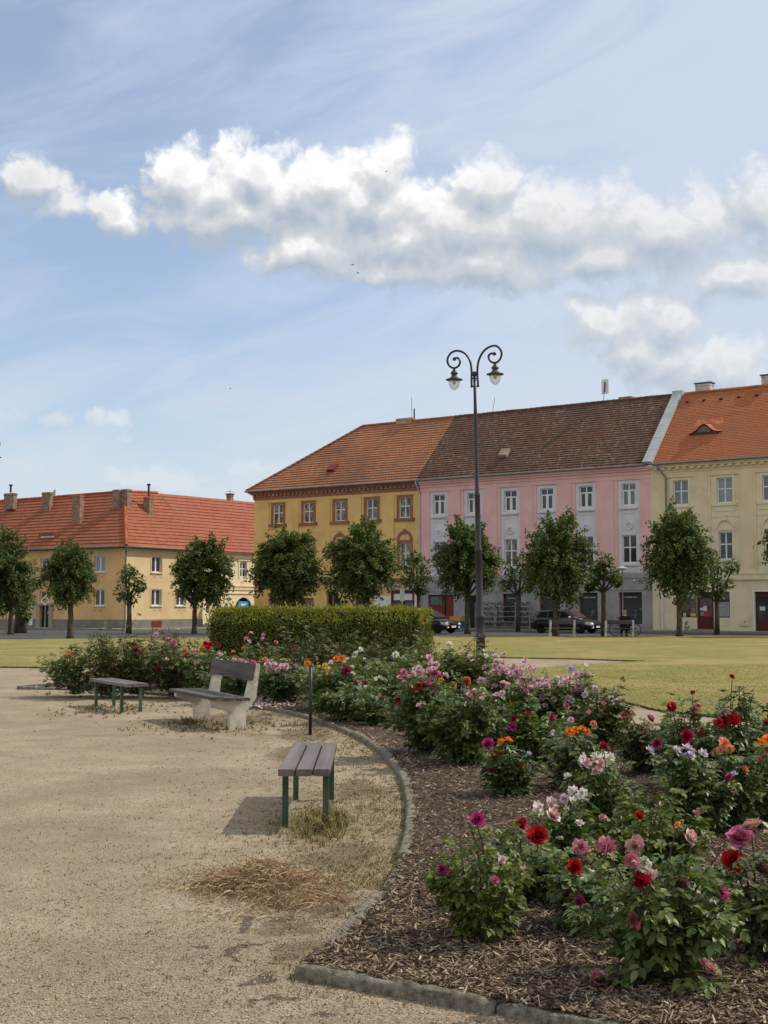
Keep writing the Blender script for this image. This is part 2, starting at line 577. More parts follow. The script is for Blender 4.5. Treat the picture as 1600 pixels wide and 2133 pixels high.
M_ASPHALT = ground_mat('asphalt', [(0.25, (0.050, 0.050, 0.052)), (0.5, (0.075, 0.074, 0.074)), (0.75, (0.105, 0.102, 0.10))], 30, 0.3)
M_PAVE = ground_mat('pavement', [(0.25, (0.16, 0.15, 0.14)), (0.5, (0.23, 0.22, 0.205)), (0.75, (0.30, 0.285, 0.265))], 12, 0.3)
M_EARTH = mat('dark_earth_edge', (0.055, 0.042, 0.028), 0.95, 0.3, 6, bump=0.5)

mb = MB()
mb.quad((-1500, -300, 0), (1500, -300, 0), (1500, 2500, 0), (-1500, 2500, 0))
tag(mb.build('ground', M_GRAVEL), kind='structure')

from mathutils.geometry import tessellate_polygon


def sheet(name, pts, z, m, skirt=True, mskirt=None):
    mb = MB()
    pts = [Vector((p.x, p.y, z)) for p in pts]
    mb.V = list(pts)
    mb.Fc = [tuple(q) for q in tessellate_polygon([pts])]
    me = bpy.data.meshes.new(name)
    n = len(pts)
    V = [tuple(p) for p in pts]
    Fc = []
    for a, b, c in mb.Fc:
        nn = (pts[b] - pts[a]).cross(pts[c] - pts[a])
        Fc.append((a, b, c) if nn.z > 0 else (a, c, b))
    ntop = len(Fc)
    if skirt:
        V += [(p.x, p.y, 0.0) for p in pts]
        for i in range(n):
            j = (i + 1) % n
            Fc.append((i, n + i, n + j, j))
    me.from_pydata(V, [], Fc)
    me.materials.append(m)
    if mskirt:
        me.materials.append(mskirt)
        for p in me.polygons[ntop:]:
            p.material_index = 1
    o = link(name, me)
    return tag(o, kind='structure')


def densify(pts, step, jit=0.0, seed=1):
    r = random.Random(seed)
    out = []
    for a, b in zip(pts[:-1], pts[1:]):
        k = max(1, int((b - a).length / step))
        for i in range(k):
            p = a.lerp(b, i / k)
            if jit:
                p = p + Vector((r.uniform(-jit, jit), r.uniform(-jit, jit), 0))
            out.append(p)
    out.append(pts[-1])
    return out


def catmull(pts, k=8):
    out = []
    P_ = [pts[0]] + list(pts) + [pts[-1]]
    for i in range(1, len(P_) - 2):
        p0, p1, p2, p3 = P_[i - 1], P_[i], P_[i + 1], P_[i + 2]
        for j in range(k):
            s = j / k
            out.append(0.5 * ((2 * p1) + (p2 - p0) * s + (2 * p0 - 5 * p1 + 4 * p2 - p3) * s * s + (3 * p1 - p0 - 3 * p2 + p3) * s ** 3))
    out.append(pts[-1])
    return out


lawn_near = [(-500, 1391), (0, 1391), (150, 1392), (400, 1386), (700, 1378), (1030, 1371), (1200, 1374), (1345, 1379), (1200, 1388), (1080, 1400),
             (1130, 1425), (1200, 1446), (1307, 1467), (1381, 1484), (1500, 1497), (1600, 1506), (1950, 1530)]
lawn_pts = densify([G(*p) for p in lawn_near], 0.5, 0.05) + [G(1950, 1325), G(800, 1327), G(-500, 1336)]
sheet('lawn', lawn_pts, 0.035, M_LAWN, True, M_EARTH)
mb = MB()
mb.quad((-400, 58, 0.006), (400, 58, 0.006), (400, 900, 0.006), (-400, 900, 0.006))
tag(mb.build('street', M_ASPHALT), kind='structure')

# flower bed and its kerb
kerb_arc_px = [(690, 1992), (782, 1888), (803, 1866), (838, 1800), (854, 1740), (858, 1690), (848, 1640), (826, 1600), (790, 1566), (745, 1538), (700, 1517),
               (660, 1503), (600, 1487), (540, 1475), (470, 1463), (400, 1455), (300, 1446), (200, 1440), (100, 1437), (40, 1436)]
kerb_arc = catmull([G(*p) for p in kerb_arc_px], 8)
kerb_rad_px = [(622, 2034), (690, 2046), (760, 2059), (900, 2084), (1066, 2117), (1250, 2152), (1500, 2200), (1900, 2275)]
kerb_rad = catmull([G(*p) for p in kerb_rad_px], 6)
bed_out = [(40, 1434), (110, 1428), (300, 1418), (600, 1418), (850, 1424), (1000, 1437), (1120, 1462), (1230, 1490), (1330, 1522), (1450, 1556), (1600, 1592), (1900, 1650), (2300, 1800)]
bed_pts = [Vector(p) for p in kerb_rad[::-1]] + kerb_arc + densify([G(*p) for p in bed_out], 0.6, 0.08, 3)
sheet('flower_bed', bed_pts, 0.05, M_MULCH, True, M_EARTH)


def sweep_kerb(name, lines, w, h, seg_len, m):
    r = random.Random(5)
    mb = MB()
    for line in lines:
        pts = densify(line, 0.06)
        i = 0
        while i < len(pts) - 2:
            ln = 0.0; j = i
            target = seg_len * r.uniform(0.8, 1.2)
            while j < len(pts) - 1 and ln < target:
                ln += (pts[j + 1] - pts[j]).length; j += 1
            seg = pts[i:j + 1]
            if len(seg) < 3:
                break
            off = r.uniform(-0.012, 0.012); dz = r.uniform(-0.012, 0.010); tilt = r.uniform(-0.01, 0.01)
            n0 = len(mb.V)
            prof = [(-.5, -0.3), (-.5, .55), (-.42, .82), (-.25, .96), (0, 1.0), (.25, .96), (.42, .82), (.5, .55), (.5, -0.3)]
            K = len(prof)
            for q, p in enumerate(seg):
                d = (seg[min(q + 1, len(seg) - 1)] - seg[max(q - 1, 0)]).normalized()
                side = Vector((d.y, -d.x, 0))
                if q == 0: p = p + d * 0.006
                if q == len(seg) - 1: p = p - d * 0.006
                end = 0.86 if q in (0, len(seg) - 1) else 1.0
                for a, b in prof:
                    nz = noise.noise(p * 9 + Vector((a * 3, b * 3, 0))) * 0.014 + noise.noise(p * 38 + Vector((a * 8, b * 8, 1))) * 0.009
                    mb.V.append(p + side * (a * w * end + off + nz) + Vector((0, 0, b * h * end + dz + tilt * q / len(seg) + nz)))
            for q in range(len(seg) - 1):
                for k in range(K - 1):
                    a = n0 + q * K + k
                    mb.Fc.append((a, a + K, a + K + 1, a + 1))
            mb.Fc.append(tuple(n0 + k for k in range(K)))
            e = n0 + (len(seg) - 1) * K
            mb.Fc.append(tuple(e + k for k in range(K))[::-1])
            i = j
    return tag(mb.build(name, m, None, True), kind='structure')


M_KERB = mat('kerb_concrete', (0.215, 0.19, 0.145), 0.95, 0.45, 30, bump=1.0, bscale=110, stain=(0.36, 0.34, 0.29), stain_amt=0.8, stain_scale=16)
sweep_kerb('kerb', [kerb_arc, kerb_rad], 0.080, 0.064, 1.0, M_KERB)

# pavements along the houses
class Fr:
    def __init__(s, O, deg):
        s.O = Vector((O[0], O[1], 0)); s.a = R(deg)
        s.u = Vector((math.cos(s.a), math.sin(s.a), 0)); s.n = Vector((-math.sin(s.a), math.cos(s.a), 0))

    def uz(s, px, py, y=0.0):
        d = ray(px, py)
        k = (y + s.O.dot(s.n)) / d.dot(s.n)
        p = d * k
        return (p - s.O).dot(s.u), HC + p.z

    def w(s, x, y, z=0.0):
        return s.O + s.u * x + s.n * y + Vector((0, 0, z))


RF = Fr(G(1400, 1316), -35.3)
LF = Fr(G(260, 1312), -32)
RR = Fr(G(260, 1312), 58)

for nm, fr, x0, x1, yy in (('pavement', RF, -36.6, 40, -3.2), ('pavement', LF, -60, 2.6, -2.6), ('pavement', RR, 0, 60, -2.6)):
    mb = MB()
    mb.box(x0, x1, yy, 0.05, 0.0, 0.11)
    mb.box(x0, x1, yy - 0.14, yy - 0.003, 0.0, 0.115)
    o = mb.build(nm, M_PAVE)
    o.location = fr.O; o.rotation_euler = (0, 0, fr.a)
    tag(o, kind='structure')

# ------------------------------------------------------------------ houses
def wall_cells(mb, x0, x1, z0, z1, ops, y=0.0, rev=0.22):
    xs = sorted({x0, x1} | {o[0] for o in ops} | {o[1] for o in ops})
    zs = sorted({z0, z1} | {o[2] for o in ops} | {o[3] for o in ops})
    xs = [x for x in xs if x0 <= x <= x1]; zs = [z for z in zs if z0 <= z <= z1]
    for a, b in zip(xs[:-1], xs[1:]):
        for c, d in zip(zs[:-1], zs[1:]):
            mx, mz = (a + b) / 2, (c + d) / 2
            if any(o[0] < mx < o[1] and o[2] < mz < o[3] for o in ops):
                continue
            mb.quad((a, y, c), (b, y, c), (b, y, d), (a, y, d))
    for a, b, c, d in ops:
        c = max(c, z0)
        mb.quad((a, y, c), (a, y, d), (a, rev, d), (a, rev, c))
        mb.quad((b, y, c), (b, rev, c), (b, rev, d), (b, y, d))
        mb.quad((a, y, d), (b, y, d), (b, rev, d), (a, rev, d))
        mb.quad((a, y, c), (a, rev, c), (b, rev, c), (b, y, c))


def bars(x0, x1, z0, z1, y0, y1, b, vs=(), hs=()):
    """a frame of bars: outer ring, vertical bars at vs, horizontal bars at hs (no coplanar overlaps)"""
    mb = MB()
    mb.box(x0, x0 + b, y0, y1, z0, z1); mb.box(x1 - b, x1, y0, y1, z0, z1)
    mb.box(x0 + b, x1 - b, y0, y1, z0, z0 + b); mb.box(x0 + b, x1 - b, y0, y1, z1 - b, z1)
    for v, w in vs:
        mb.box(v - w / 2, v + w / 2, y0 - 0.012, y1 - 0.012, z0 + b, z1 - b)
    for h, w in hs:
        mb.box(x0 + b, x1 - b, y0 + 0.006, y1 - 0.006, h - w / 2, h + w / 2)
    return mb


def window(parent, x0, x1, z0, z1, style='cross', glass=None, fm=None, y=0.13, b=0.065, ox=0.0, rz=None):
    cx = (x0 + x1) / 2; h = z1 - z0
    if style == 'cross':
        mb = bars(x0, x1, z0, z1, y, y + 0.07, b, [(cx, 0.09)], [(z0 + h * 0.56, 0.08)])
    elif style == 'three':          # two small panes above two casements
        mb = bars(x0, x1, z0, z1, y, y + 0.07, b, [(cx, 0.07)], [(z0 + h * 0.70, 0.10)])
        for a, c in ((x0 + b, cx - .035), (cx + .035, x1 - b)):
            mb.box(a, a + .07, y - .015, y + .05, z0 + b, z0 + h * .70 - .05); mb.box(c - .07, c, y - .015, y + .05, z0 + b, z0 + h * .70 - .05)
            mb.box(a + .07, c - .07, y - .015, y + .05, z0 + b, z0 + b + .07)
    elif style == 'double':
        mb = bars(x0, x1, z0, z1, y, y + 0.07, b + .01, [(cx, 0.13)], [])
    else:
        mb = bars(x0, x1, z0, z1, y, y + 0.07, b, [], [])
    w = mb.build('window', fm or M_WHITE, parent)
    pm = MB(); pm.box(x0 + b * .6, x1 - b * .6, y + 0.03, y + 0.045, z0 + b * .6, z1 - b * .6)
    pm.build('pane', glass or M_GLASS, w)
    if rz is not None:
        w.rotation_euler = (0, 0, rz)
    return w


def part(parent, name, m, fn, rz=None, smooth=False):
    mb = MB(); fn(mb)
    o = mb.build(name, m, parent, smooth)
    if rz is not None:
        o.rotation_euler = (0, 0, rz)
    return o


def roof(parent, name, m, panels, step=0.045, thick=0.10, rz=None, extra=None):
    """tile courses as real overlapping steps; panels: (eaveL, eaveR, topL, topR, courses)"""
    V, Fc, UV = [], [], []
    for eL, eR, tL, tR, n in panels:
        eL, eR, tL, tR = map(Vector, (eL, eR, tL, tR))
        ud = (eR - eL).normalized()
        N = ud.cross(((tL + tR) / 2 - (eL + eR) / 2)).normalized()
        if N.z < 0: N = -N
        vd = N.cross(ud)
        if vd.z < 0: vd = -vd
        org = eL

        def put(p):
            V.append(tuple(p)); UV.append(((p - org).dot(ud), (p - org).dot(vd)))
            return len(V) - 1
        for i in range(n):
            a, b = i / n, (i + 1) / n
            K = 12
            for k in range(K):
                s0, s1 = k / K, (k + 1) / K
                l0, r0 = eL.lerp(tL, a), eR.lerp(tR, a)
                l1, r1 = eL.lerp(tL, b), eR.lerp(tR, b)

                def jig(p):
                    return N * (noise.noise(p * 0.35) * 0.03 + noise.noise(p * 1.7) * 0.012)
                p0 = l0.lerp(r0, s0); p1 = l0.lerp(r0, s1); p2 = l1.lerp(r1, s1); p3 = l1.lerp(r1, s0)
                j0, j1, j2, j3 = jig(p0), jig(p1), jig(p2), jig(p3)
                q = [put(p0 + N * step + j0), put(p1 + N * step + j1), put(p2 + j2), put(p3 + j3)]
                Fc.append(tuple(q))
                q2 = [put(p0 + j0 - N * .004), put(p1 + j1 - N * .004), put(p1 + N * step + j1), put(p0 + N * step + j0)]
                Fc.append(tuple(q2))
    me = bpy.data.meshes.new(name)
    me.from_pydata(V, [], Fc)
    uvl = me.uv_layers.new(name='roof')
    for lp in me.loops:
        uvl.data[lp.index].uv = UV[lp.vertex_index]
    me.materials.append(m)
    o = link(name, me, parent)
    if rz is not None:
        o.rotation_euler = (0, 0, rz)
    return o


def lettering(parent, txt, size, loc, m, name='lettering', rz=None, ax='CENTER'):
    cu = bpy.data.curves.new(name, 'FONT')
    cu.body = txt; cu.size = size; cu.extrude = 0.008; cu.align_x = ax; cu.align_y = 'CENTER'
    cu.materials.append(m)
    o = link(name, cu, parent)
    me = bpy.data.meshes.new_from_object(o.evaluated_get(bpy.context.evaluated_depsgraph_get()))
    me.name = name
    bpy.data.objects.remove(o)
    me.transform(Matrix.Translation(Vector(loc)) @ Matrix.Rotation(PI / 2, 4, 'X'))
    me.materials.clear(); me.materials.append(m)
    return link(name, me, parent)


def arch_ring(mb, cx, cz, r0, r1, y0, y1, n=12, a0=0.0, a1=PI):
    for i in range(n):
        t0, t1 = a0 + (a1 - a0) * i / n, a0 + (a1 - a0) * (i + 1) / n
        p = [(cx + r0 * math.cos(t0), cz + r0 * math.sin(t0)), (cx + r1 * math.cos(t0), cz + r1 * math.sin(t0)),
             (cx + r1 * math.cos(t1), cz + r1 * math.sin(t1)), (cx + r0 * math.cos(t1), cz + r0 * math.sin(t1))]
        mb.prism(p, y0, y1)


def disc(mb, cx, cz, r, y0, y1, n=16):
    mb.prism([(cx + r * math.cos(2 * PI * i / n), cz + r * math.sin(2 * PI * i / n)) for i in range(n)], y0, y1)


def chimney(parent_roof, x0, x1, z0, z1, y, d=0.6, m=None, cap=True, pipe=0.0, rz=None, capm=None):
    mb = MB(); mb.box(x0, x1, y - d / 2, y + d / 2, z0, z1)
    mb.box(x0 - .035, x1 + .035, y - d / 2 - .035, y + d / 2 + .035, z1 - .16, z1 - .06)
    c = mb.build('chimney', m or M_BRICK, parent_roof)
    if cap:
        k = MB(); k.box(x0 - .09, x1 + .09, y - d / 2 - .09, y + d / 2 + .09, z1 + .002, z1 + .07)
        k.build('chimney_cap', capm or M_BLACK_METAL, c)
    if pipe:
        k = MB(); k.lathe([(.08, z1 + .07), (.08, z1 + pipe), (.15, z1 + pipe), (.15, z1 + pipe + .12)], ((x0 + x1) / 2, y, 0), 8)
        k.build('flue_pipe', M_BLACK_METAL, c)
    if rz is not None:
        c.rotation_euler = (0, 0, rz)
    return c


def house_root(name, label, fr, xc):
    o = thing(name, label, 'house', fr.w(xc, 0), fr.a)
    return o


def settle(o, xc):
    """children were modelled in the street's coordinates: bring them under a root that stands at xc"""
    for ch in o.children:
        if ch.rotation_euler.z == 0 or ch.type == 'FONT':
            ch.location.x -= xc


YW = mat('yellow_plaster', (0.73, 0.51, 0.19), 0.9, 0.07, 0.8, bump=0.15, bscale=30, stain=(0.52, 0.34, 0.11), stain_amt=0.5)
YB = mat('brown_trim', (0.28, 0.125, 0.085), 0.85, 0.12, 2, stain=(0.36, 0.27, 0.2), stain_amt=0.35, stain_scale=1.2)
PK = mat('pink_plaster', (0.75, 0.465, 0.435), 0.9, 0.06, 0.7, bump=0.15, bscale=30, stain=(0.60, 0.34, 0.325), stain_amt=0.5)
PW = mat('pale_lilac_plaster', (0.66, 0.64, 0.67), 0.9, 0.05, 0.8, stain=(0.48, 0.46, 0.49), stain_amt=0.4)
GR = mat('grey_render', (0.33, 0.325, 0.325), 0.9, 0.10, 0.9, bump=0.15, bscale=30, stain=(0.20, 0.20, 0.205), stain_amt=0.5)
CR = mat('cream_plaster', (0.72, 0.60, 0.385), 0.9, 0.06, 0.7, bump=0.15, bscale=30, stain=(0.46, 0.40, 0.25), stain_amt=0.4)
CL = mat('light_cream_trim', (0.72, 0.635, 0.44), 0.9, 0.06, 1, stain=(0.5, 0.45, 0.33), stain_amt=0.4)
OC = mat('ochre_plaster', (0.68, 0.44, 0.19), 0.92, 0.10, 0.5, bump=0.2, bscale=25, stain=(0.40, 0.34, 0.25), stain_amt=0.75, stain_scale=0.28)
SC_ = mat('sand_plaster', (0.68, 0.52, 0.30), 0.92, 0.08, 0.6, bump=0.2, bscale=25, stain=(0.58, 0.40, 0.19), stain_amt=0.5, stain_scale=0.4)
PL = mat('grey_plinth', (0.20, 0.19, 0.165), 0.92, 0.15, 1.5, bump=0.3, stain=(0.28, 0.25, 0.19), stain_amt=0.5)
IV = mat('ivory_plaster', (0.74, 0.62, 0.40), 0.9, 0.06, 0.7, stain=(0.6, 0.45, 0.25), stain_amt=0.4)
MAROON = mat('maroon_wood', (0.085, 0.018, 0.016), 0.5, 0.25, 3)
REDDOOR = mat('red_door_paint', (0.17, 0.028, 0.022), 0.55, 0.2, 2)
GUTTER = mat('gutter_metal', (0.16, 0.15, 0.14), 0.5, 0.2, 2, spec=0.5)

T_YEL = tile_mat('clay_tiles_faded', (0.36, 0.15, 0.075), (0.44, 0.20, 0.105), (0.10, 0.05, 0.035), 0.28, 0.31, (0.215, 0.105, 0.065), 0.85, 0.16)
T_BRN = tile_mat('clay_tiles_mossy_brown', (0.115, 0.062, 0.045), (0.205, 0.10, 0.068), (0.04, 0.026, 0.021), 0.26, 0.27, (0.105, 0.072, 0.057), 0.6, 0.2, (0.34, 0.28, 0.21), 0.75)
T_CRM = tile_mat('clay_tiles_new_orange', (0.40, 0.13, 0.052), (0.47, 0.165, 0.07), (0.19, 0.07, 0.035), 0.20, 0.17, (0.33, 0.135, 0.075), 0.7, 0.22)
T_RED = tile_mat('clay_tiles_red', (0.30, 0.088, 0.045), (0.385, 0.125, 0.063), (0.11, 0.035, 0.022), 0.26, 0.36, (0.245, 0.10, 0.060), 0.6, 0.2)
T_RD2 = tile_mat('clay_tiles_rose_red', (0.29, 0.082, 0.048), (0.36, 0.112, 0.064), (0.12, 0.035, 0.026), 0.26, 0.36, (0.31, 0.12, 0.076), 0.6, 0.25)

XY0, XY1, XP1, XC1 = -36.54, -20.05, -1.33, 18.0
EZ = 11.2          # eaves
RY, RZ = 5.0, 16.66  # ridge

# --- yellow house
xc = (XY0 + XY1) / 2
yh = house_root('yellow_house', 'mustard yellow house with brown window surrounds and a hipped faded tile roof', RF, xc)
ycx = [-34.05, -30.87, -27.68, -24.58, -21.46]
ops_up = [(c - .53, c + .53, 8.44, 10.04) for c in ycx] + [(c - .50, c + .50, 4.72, 6.53) for c in ycx]
gf_y = [(-35.0, -33.6, .9, 2.4), (-31.65, -30.3, .9, 2.36), (-29.0, -27.9, .0, 2.74), (-26.2, -24.9, .9, 2.4)]
shop_y = (-22.75, -20.6, 0.12, 2.9)


def f(mb):
    wall_cells(mb, XY0, XY1, 3.85, 10.48, ops_up)
    mb.quad((XY0, 0, 0), (XY0, 0, 11), (XY0, 10, 11), (XY0, 10, 0))
    mb.quad((XY1, 0, 0), (XY1, 10, 0), (XY1, 10, 11), (XY1, 0, 11))
    mb.quad((XY0, 10, 0), (XY0, 10, 11), (XY1, 10, 11), (XY1, 10, 0))
    edges = [XY0] + [v for c in ycx for v in (c - 0.98, c + 0.98)] + [XY1]
    for i in range(0, len(edges), 2):
        mb.box(edges[i] + (.0 if i else -.03), edges[i + 1], -0.06, -0.002, 3.852, 10.2)
    mb.box(XY0 - .03, XY1, -0.063, -0.002, 10.205, 10.475)
    for c in ycx:
        mb.box(c - .96, c + .96, -.03, -.002, 7.62, 7.98)


part(yh, 'wall', YW, f)


def f(mb):
    wall_cells(mb, XY0, XY1, 0, 3.42, gf_y + [shop_y])


part(yh, 'ground_floor_wall', YW, f)
part(yh, 'string_course', YB, lambda mb: (mb.box(XY0 - .05, XY1, -.12, .05, 3.422, 3.848)))


def f(mb):
    mb.box(XY0 - .1, XY1 - .002, -.14, .05, 10.482, 10.70)
    mb.box(XY0 - .3, XY1 - .002, -.32, .05, 10.905, 11.03)
    mb.box(XY0 - .45, XY1 - .002, -.48, .05, 11.032, 11.17)
    mb.box(XY0 - .16, XY1 - .002, -.16, .05, 10.702, 10.903)


part(yh, 'cornice', YB, f)


def f(mb):
    x = XY0 - .05
    while x < XY1 - .2:
        mb.box(x, x + .20, -.27, -.162, 10.73, 10.90); x += .42


part(yh, 'dentils', mat('brown_dentil', (0.36, 0.19, 0.13), 0.85, 0.3, 1.3), f)
for i, c in enumerate(ycx):
    window(yh, c - .53, c + .53, 8.44, 10.04, 'cross', M_GLASS_CURTAIN)
    window(yh, c - .50, c + .50, 4.72, 6.53, 'cross', M_GLASS_CURTAIN)

    def f(mb, c=c):
        for a, b in ((c - .74, c - .532), (c + .532, c + .74)):
            mb.box(a, b, -.05, -.001, 8.42, 10.04)
        mb.box(c - .74, c + .74, -.055, -.001, 10.042, 10.2)
        mb.box(c - .92, c + .92, -.16, -.001, 8.20, 8.415)
    part(yh, 'window_surround', YB, f)

    def f(mb, c=c):
        for a, b in ((c - .72, c - .502), (c + .502, c + .72)):
            mb.box(a, b, -.05, -.001, 4.72, 6.74)
        mb.box(c - .50, c + .50, -.05, -.001, 6.535, 6.74)
        arch_ring(mb, c, 6.742, .52, .74, -.05, -.001)
        mb.box(c - .1, c + .1, -.09, -.001, 7.20, 7.56)
        mb.box(c - .85, c + .85, -.14, -.001, 4.5, 4.715)
    part(yh, 'arched_window_surround', YB, f)
for a, b, z0, z1 in gf_y:
    window(yh, a, b, z0, z1, 'double', M_GLASS_CURTAIN if z0 else M_DARK, YB, b=.09)
# butcher's shop front
part(yh, 'shop_front', MAROON, lambda mb: [mb.box(*q) for q in (
    (-22.75, -22.55, .02, .14, .12, 2.9), (-20.8, -20.6, .02, .14, .12, 2.9), (-22.55, -20.8, .02, .14, 2.66, 2.9), (-22.55, -20.8, .03, .13, 2.05, 2.16),
    (-21.72, -21.62, .03, .13, .12, 2.05))])
part(yh, 'shop_pane', M_GLASS, lambda mb: mb.box(-22.55, -20.8, .15, .17, .12, 2.05))
part(yh, 'shop_transom_panel', M_WHITE, lambda mb: (mb.box(-22.55, -21.7, .06, .09, 2.162, 2.658), mb.box(-21.64, -20.8, .06, .09, 2.162, 2.658)))
part(yh, 'white_tile_cladding', M_WHITE, lambda mb: mb.box(-24.3, -22.76, -.03, -.002, 0.12, 2.5))
part(yh, 'white_tile_cladding', M_WHITE, lambda mb: mb.box(-20.58, -20.15, -.03, -.002, .12, 2.5))
sg = part(yh, 'shop_sign', mat('pale_pink_board', (0.56, 0.42, 0.40), 0.7, 0.05, 1), lambda mb: mb.box(-23.5, -20.2, -.14, -.07, 2.98, 3.40))
lettering(sg, 'UZENÁŘSTVÍ', .36, (-21.85, -.15, 3.19), MAROON)
rf = roof(yh, 'roof', T_YEL, [((XY0 - .55, -.55, EZ), (XY1, -.55, EZ), (-29.06, RY, RZ), (XY1, RY, RZ), 25)])
roof(yh, 'roof', T_YEL, [((XY0 - .55, 10.55, EZ), (XY0 - .55, -.55, EZ), (-29.06, RY, RZ), (-29.06, RY, RZ), 25)])
roof(yh, 'roof', T_YEL, [((XY1, 10.55, EZ), (XY0 - .55, 10.55, EZ), (XY1, RY, RZ), (-29.06, RY, RZ), 12)])


def f(mb):
    a, b = Vector((XY0 - .55, -.55, EZ + .05)), Vector((-29.06, RY, RZ + .05))
    n = 26
    for i in range(n):
        mb.tube([a.lerp(b, i / n), a.lerp(b, (i + .96) / n)], [.13, .105], 7)
    k = 20
    for i in range(k):
        p, q = Vector((-29.06 + i * (29.06 + XY1) / k, RY, RZ + .03)), Vector((-29.06 + (i + .97) * (29.06 + XY1) / k, RY, RZ + .03))
        mb.tube([p, q], [.13, .11], 7)


part(rf, 'ridge_tiles', T_YEL if False else mat('ridge_clay', (0.27, 0.115, 0.065), 0.85, 0.25, 1), f)
ch = chimney(rf, -25.6, -24.1, 16.2, 16.98, RY + .1, .6, mat('pale_brick', (0.38, 0.29, 0.2), .9, .3, 4, bump=.5), False)
part(ch, 'flue_pipe', M_BLACK_METAL, lambda mb: mb.tube([(-23.95, RY, 16.9), (-23.95, RY, 17.7)], .06, 6))
part(rf, 'roof_hatch', REDDOOR, lambda mb: mb.obox((-29.15, .93, EZ + 1.62), Vector((.36, 0, 0)), Vector((0, .3, .26)), Vector((0, -.10, .12))))
part(yh, 'gutter', GUTTER, lambda mb: mb.tube([(XY0 - .6, -.62, EZ - .02), (XY1, -.62, EZ - .02)], .075, 7))
part(yh, 'downpipe', M_ZINC, lambda mb: mb.tube([(XY1 - .02, -.6, EZ - .05), (XY1 - .02, -.55, EZ - .3), (XY1 + .02, -.12, EZ - .95), (XY1 + .02, -.12, .1)], .06, 8))
part(rf, 'lightning_rod', M_BLACK_METAL, lambda mb: mb.tube([(-24.2, RY, RZ), (-24.2, RY, RZ + 2.0)], .018, 4))
settle(yh, xc)

# --- pink house
xc = (XY1 + XP1) / 2
ph = house_root('pink_house', 'pink plastered house with pale lilac window bays and a mossy brown tile roof', RF, xc)
pcx = [-18.37, -15.35, -12.22, -9.27, -6.2, -2.98]
ops_up = [(c - .52, c + .52, 8.5, 10.04) for c in pcx] + [(c - .52, c + .52, 4.63, 6.52) for c in pcx]
gf_p = [(-19.39, -17.1, 0.0, 2.55), (-16.14, -14.75, 0.0, 2.5), (-13.0, -11.4, .55, 2.6), (-10.02, -8.3, .5, 2.62), (-6.9, -5.4, .5, 2.63), (-3.87, -2.11, .5, 2.64)]


def f(mb):
    wall_cells(mb, XY1 + .002, XP1, 3.95, 10.3, ops_up)


part(ph, 'window_bay_wall', PW, f)


def f(mb):
    e = [XY1 + .05] + [v for c in pcx for v in (c - .80, c + .80)] + [XP1]
    for i in range(0, len(e), 2):
        mb.box(e[i], e[i + 1], -.06, -.002, 3.96, 10.3)
        if e[i + 1] - e[i] > 1.0:
            mb.box(e[i] + .28, e[i + 1] - .28, -.10, -.062, 3.96, 10.3)
    mb.box(XY1 + .05, XP1, -.10, .05, 10.302, 10.62)
    mb.box(XY1 + .05, XP1, -.16, .05, 10.622, 10.84)
    mb.box(XY1 + .05, XP1, -.30, .05, 10.842, 10.98)
    mb.box(XY1 + .05, XP1, -.44, .05, 10.982, 11.16)


part(ph, 'wall', PK, f)


def f(mb):
    wall_cells(mb, XY1 + .002, XP1, 0.0, 3.92, gf_p, 0.0, .35)
    mb.box(XY1 + .08, XP1, -.09, -.002, 3.60, 3.95)
    mb.box(XY1 + .08, XP1, -.04, -.002, 2.78, 3.598)
    mb.quad((XP1, 0, 0), (XP1, 10, 0), (XP1, 10, 11), (XP1, 0, 11))


part(ph, 'ground_floor_wall', GR, f)
PKP = mat('pinkish_plinth', (0.30, 0.215, 0.205), .9, .15, 1.5)
part(ph, 'plinth', PKP, lambda mb: [mb.box(a, b, -.05, -.002, 0, .46) for a, b in ((-17.05, -16.2), (-14.7, -13.05), (-11.35, -10.07), (-8.25, -6.95), (-5.35, -3.92), (-2.06, XP1))])
for i, c in enumerate(pcx):
    window(ph, c - .52, c + .52, 8.5, 10.04, 'three', M_GLASS if i < 4 else M_GLASS_GREY if i == 5 else M_GLASS)
    window(ph, c - .52, c + .52, 4.63, 6.52, 'cross', M_GLASS_CURTAIN if i in (0, 2) else M_GLASS)
    part(ph, 'window_sill', PW, lambda mb, c=c: mb.box(c - .66, c + .66, -.16, -.001, 8.30, 8.42))
    part(ph, 'window_sill', PW, lambda mb, c=c: mb.box(c - .66, c + .66, -.12, -.001, 4.42, 4.55))

    def f(mb, c=c):
        for a, b in ((c - .60, c - .5), (c + .5, c + .60)):
            mb.box(a, b, -.03, -.001, 6.62, 8.1)
        mb.box(c - .5, c + .5, -.03, -.001, 8.0, 8.1)
        mb.box(c - .55, c + .55, -.03, -.001, 4.02, 4.36)
    part(ph, 'bay_panel', PW, f)

    def f(mb, c=c):
        arch_ring(mb, c, 7.17, .17, .29, -.07, -.001, 20, 0, 2 * PI)
        disc(mb, c, 7.17, .10, -.05, -.001)
    part(ph, 'medallion', PW, f)
DKPANE = mat('dark_shop_glass', (0.045, 0.047, 0.050), 0.25, 0.2, .8, spec=.5)
LIME = mat('pale_green_print', (0.16, 0.19, 0.13), 0.4, 0.2, 3)
PRINT = mat('white_print', (0.62, 0.62, 0.62), 0.5, 0.05, 3)
rr = random.Random(3)
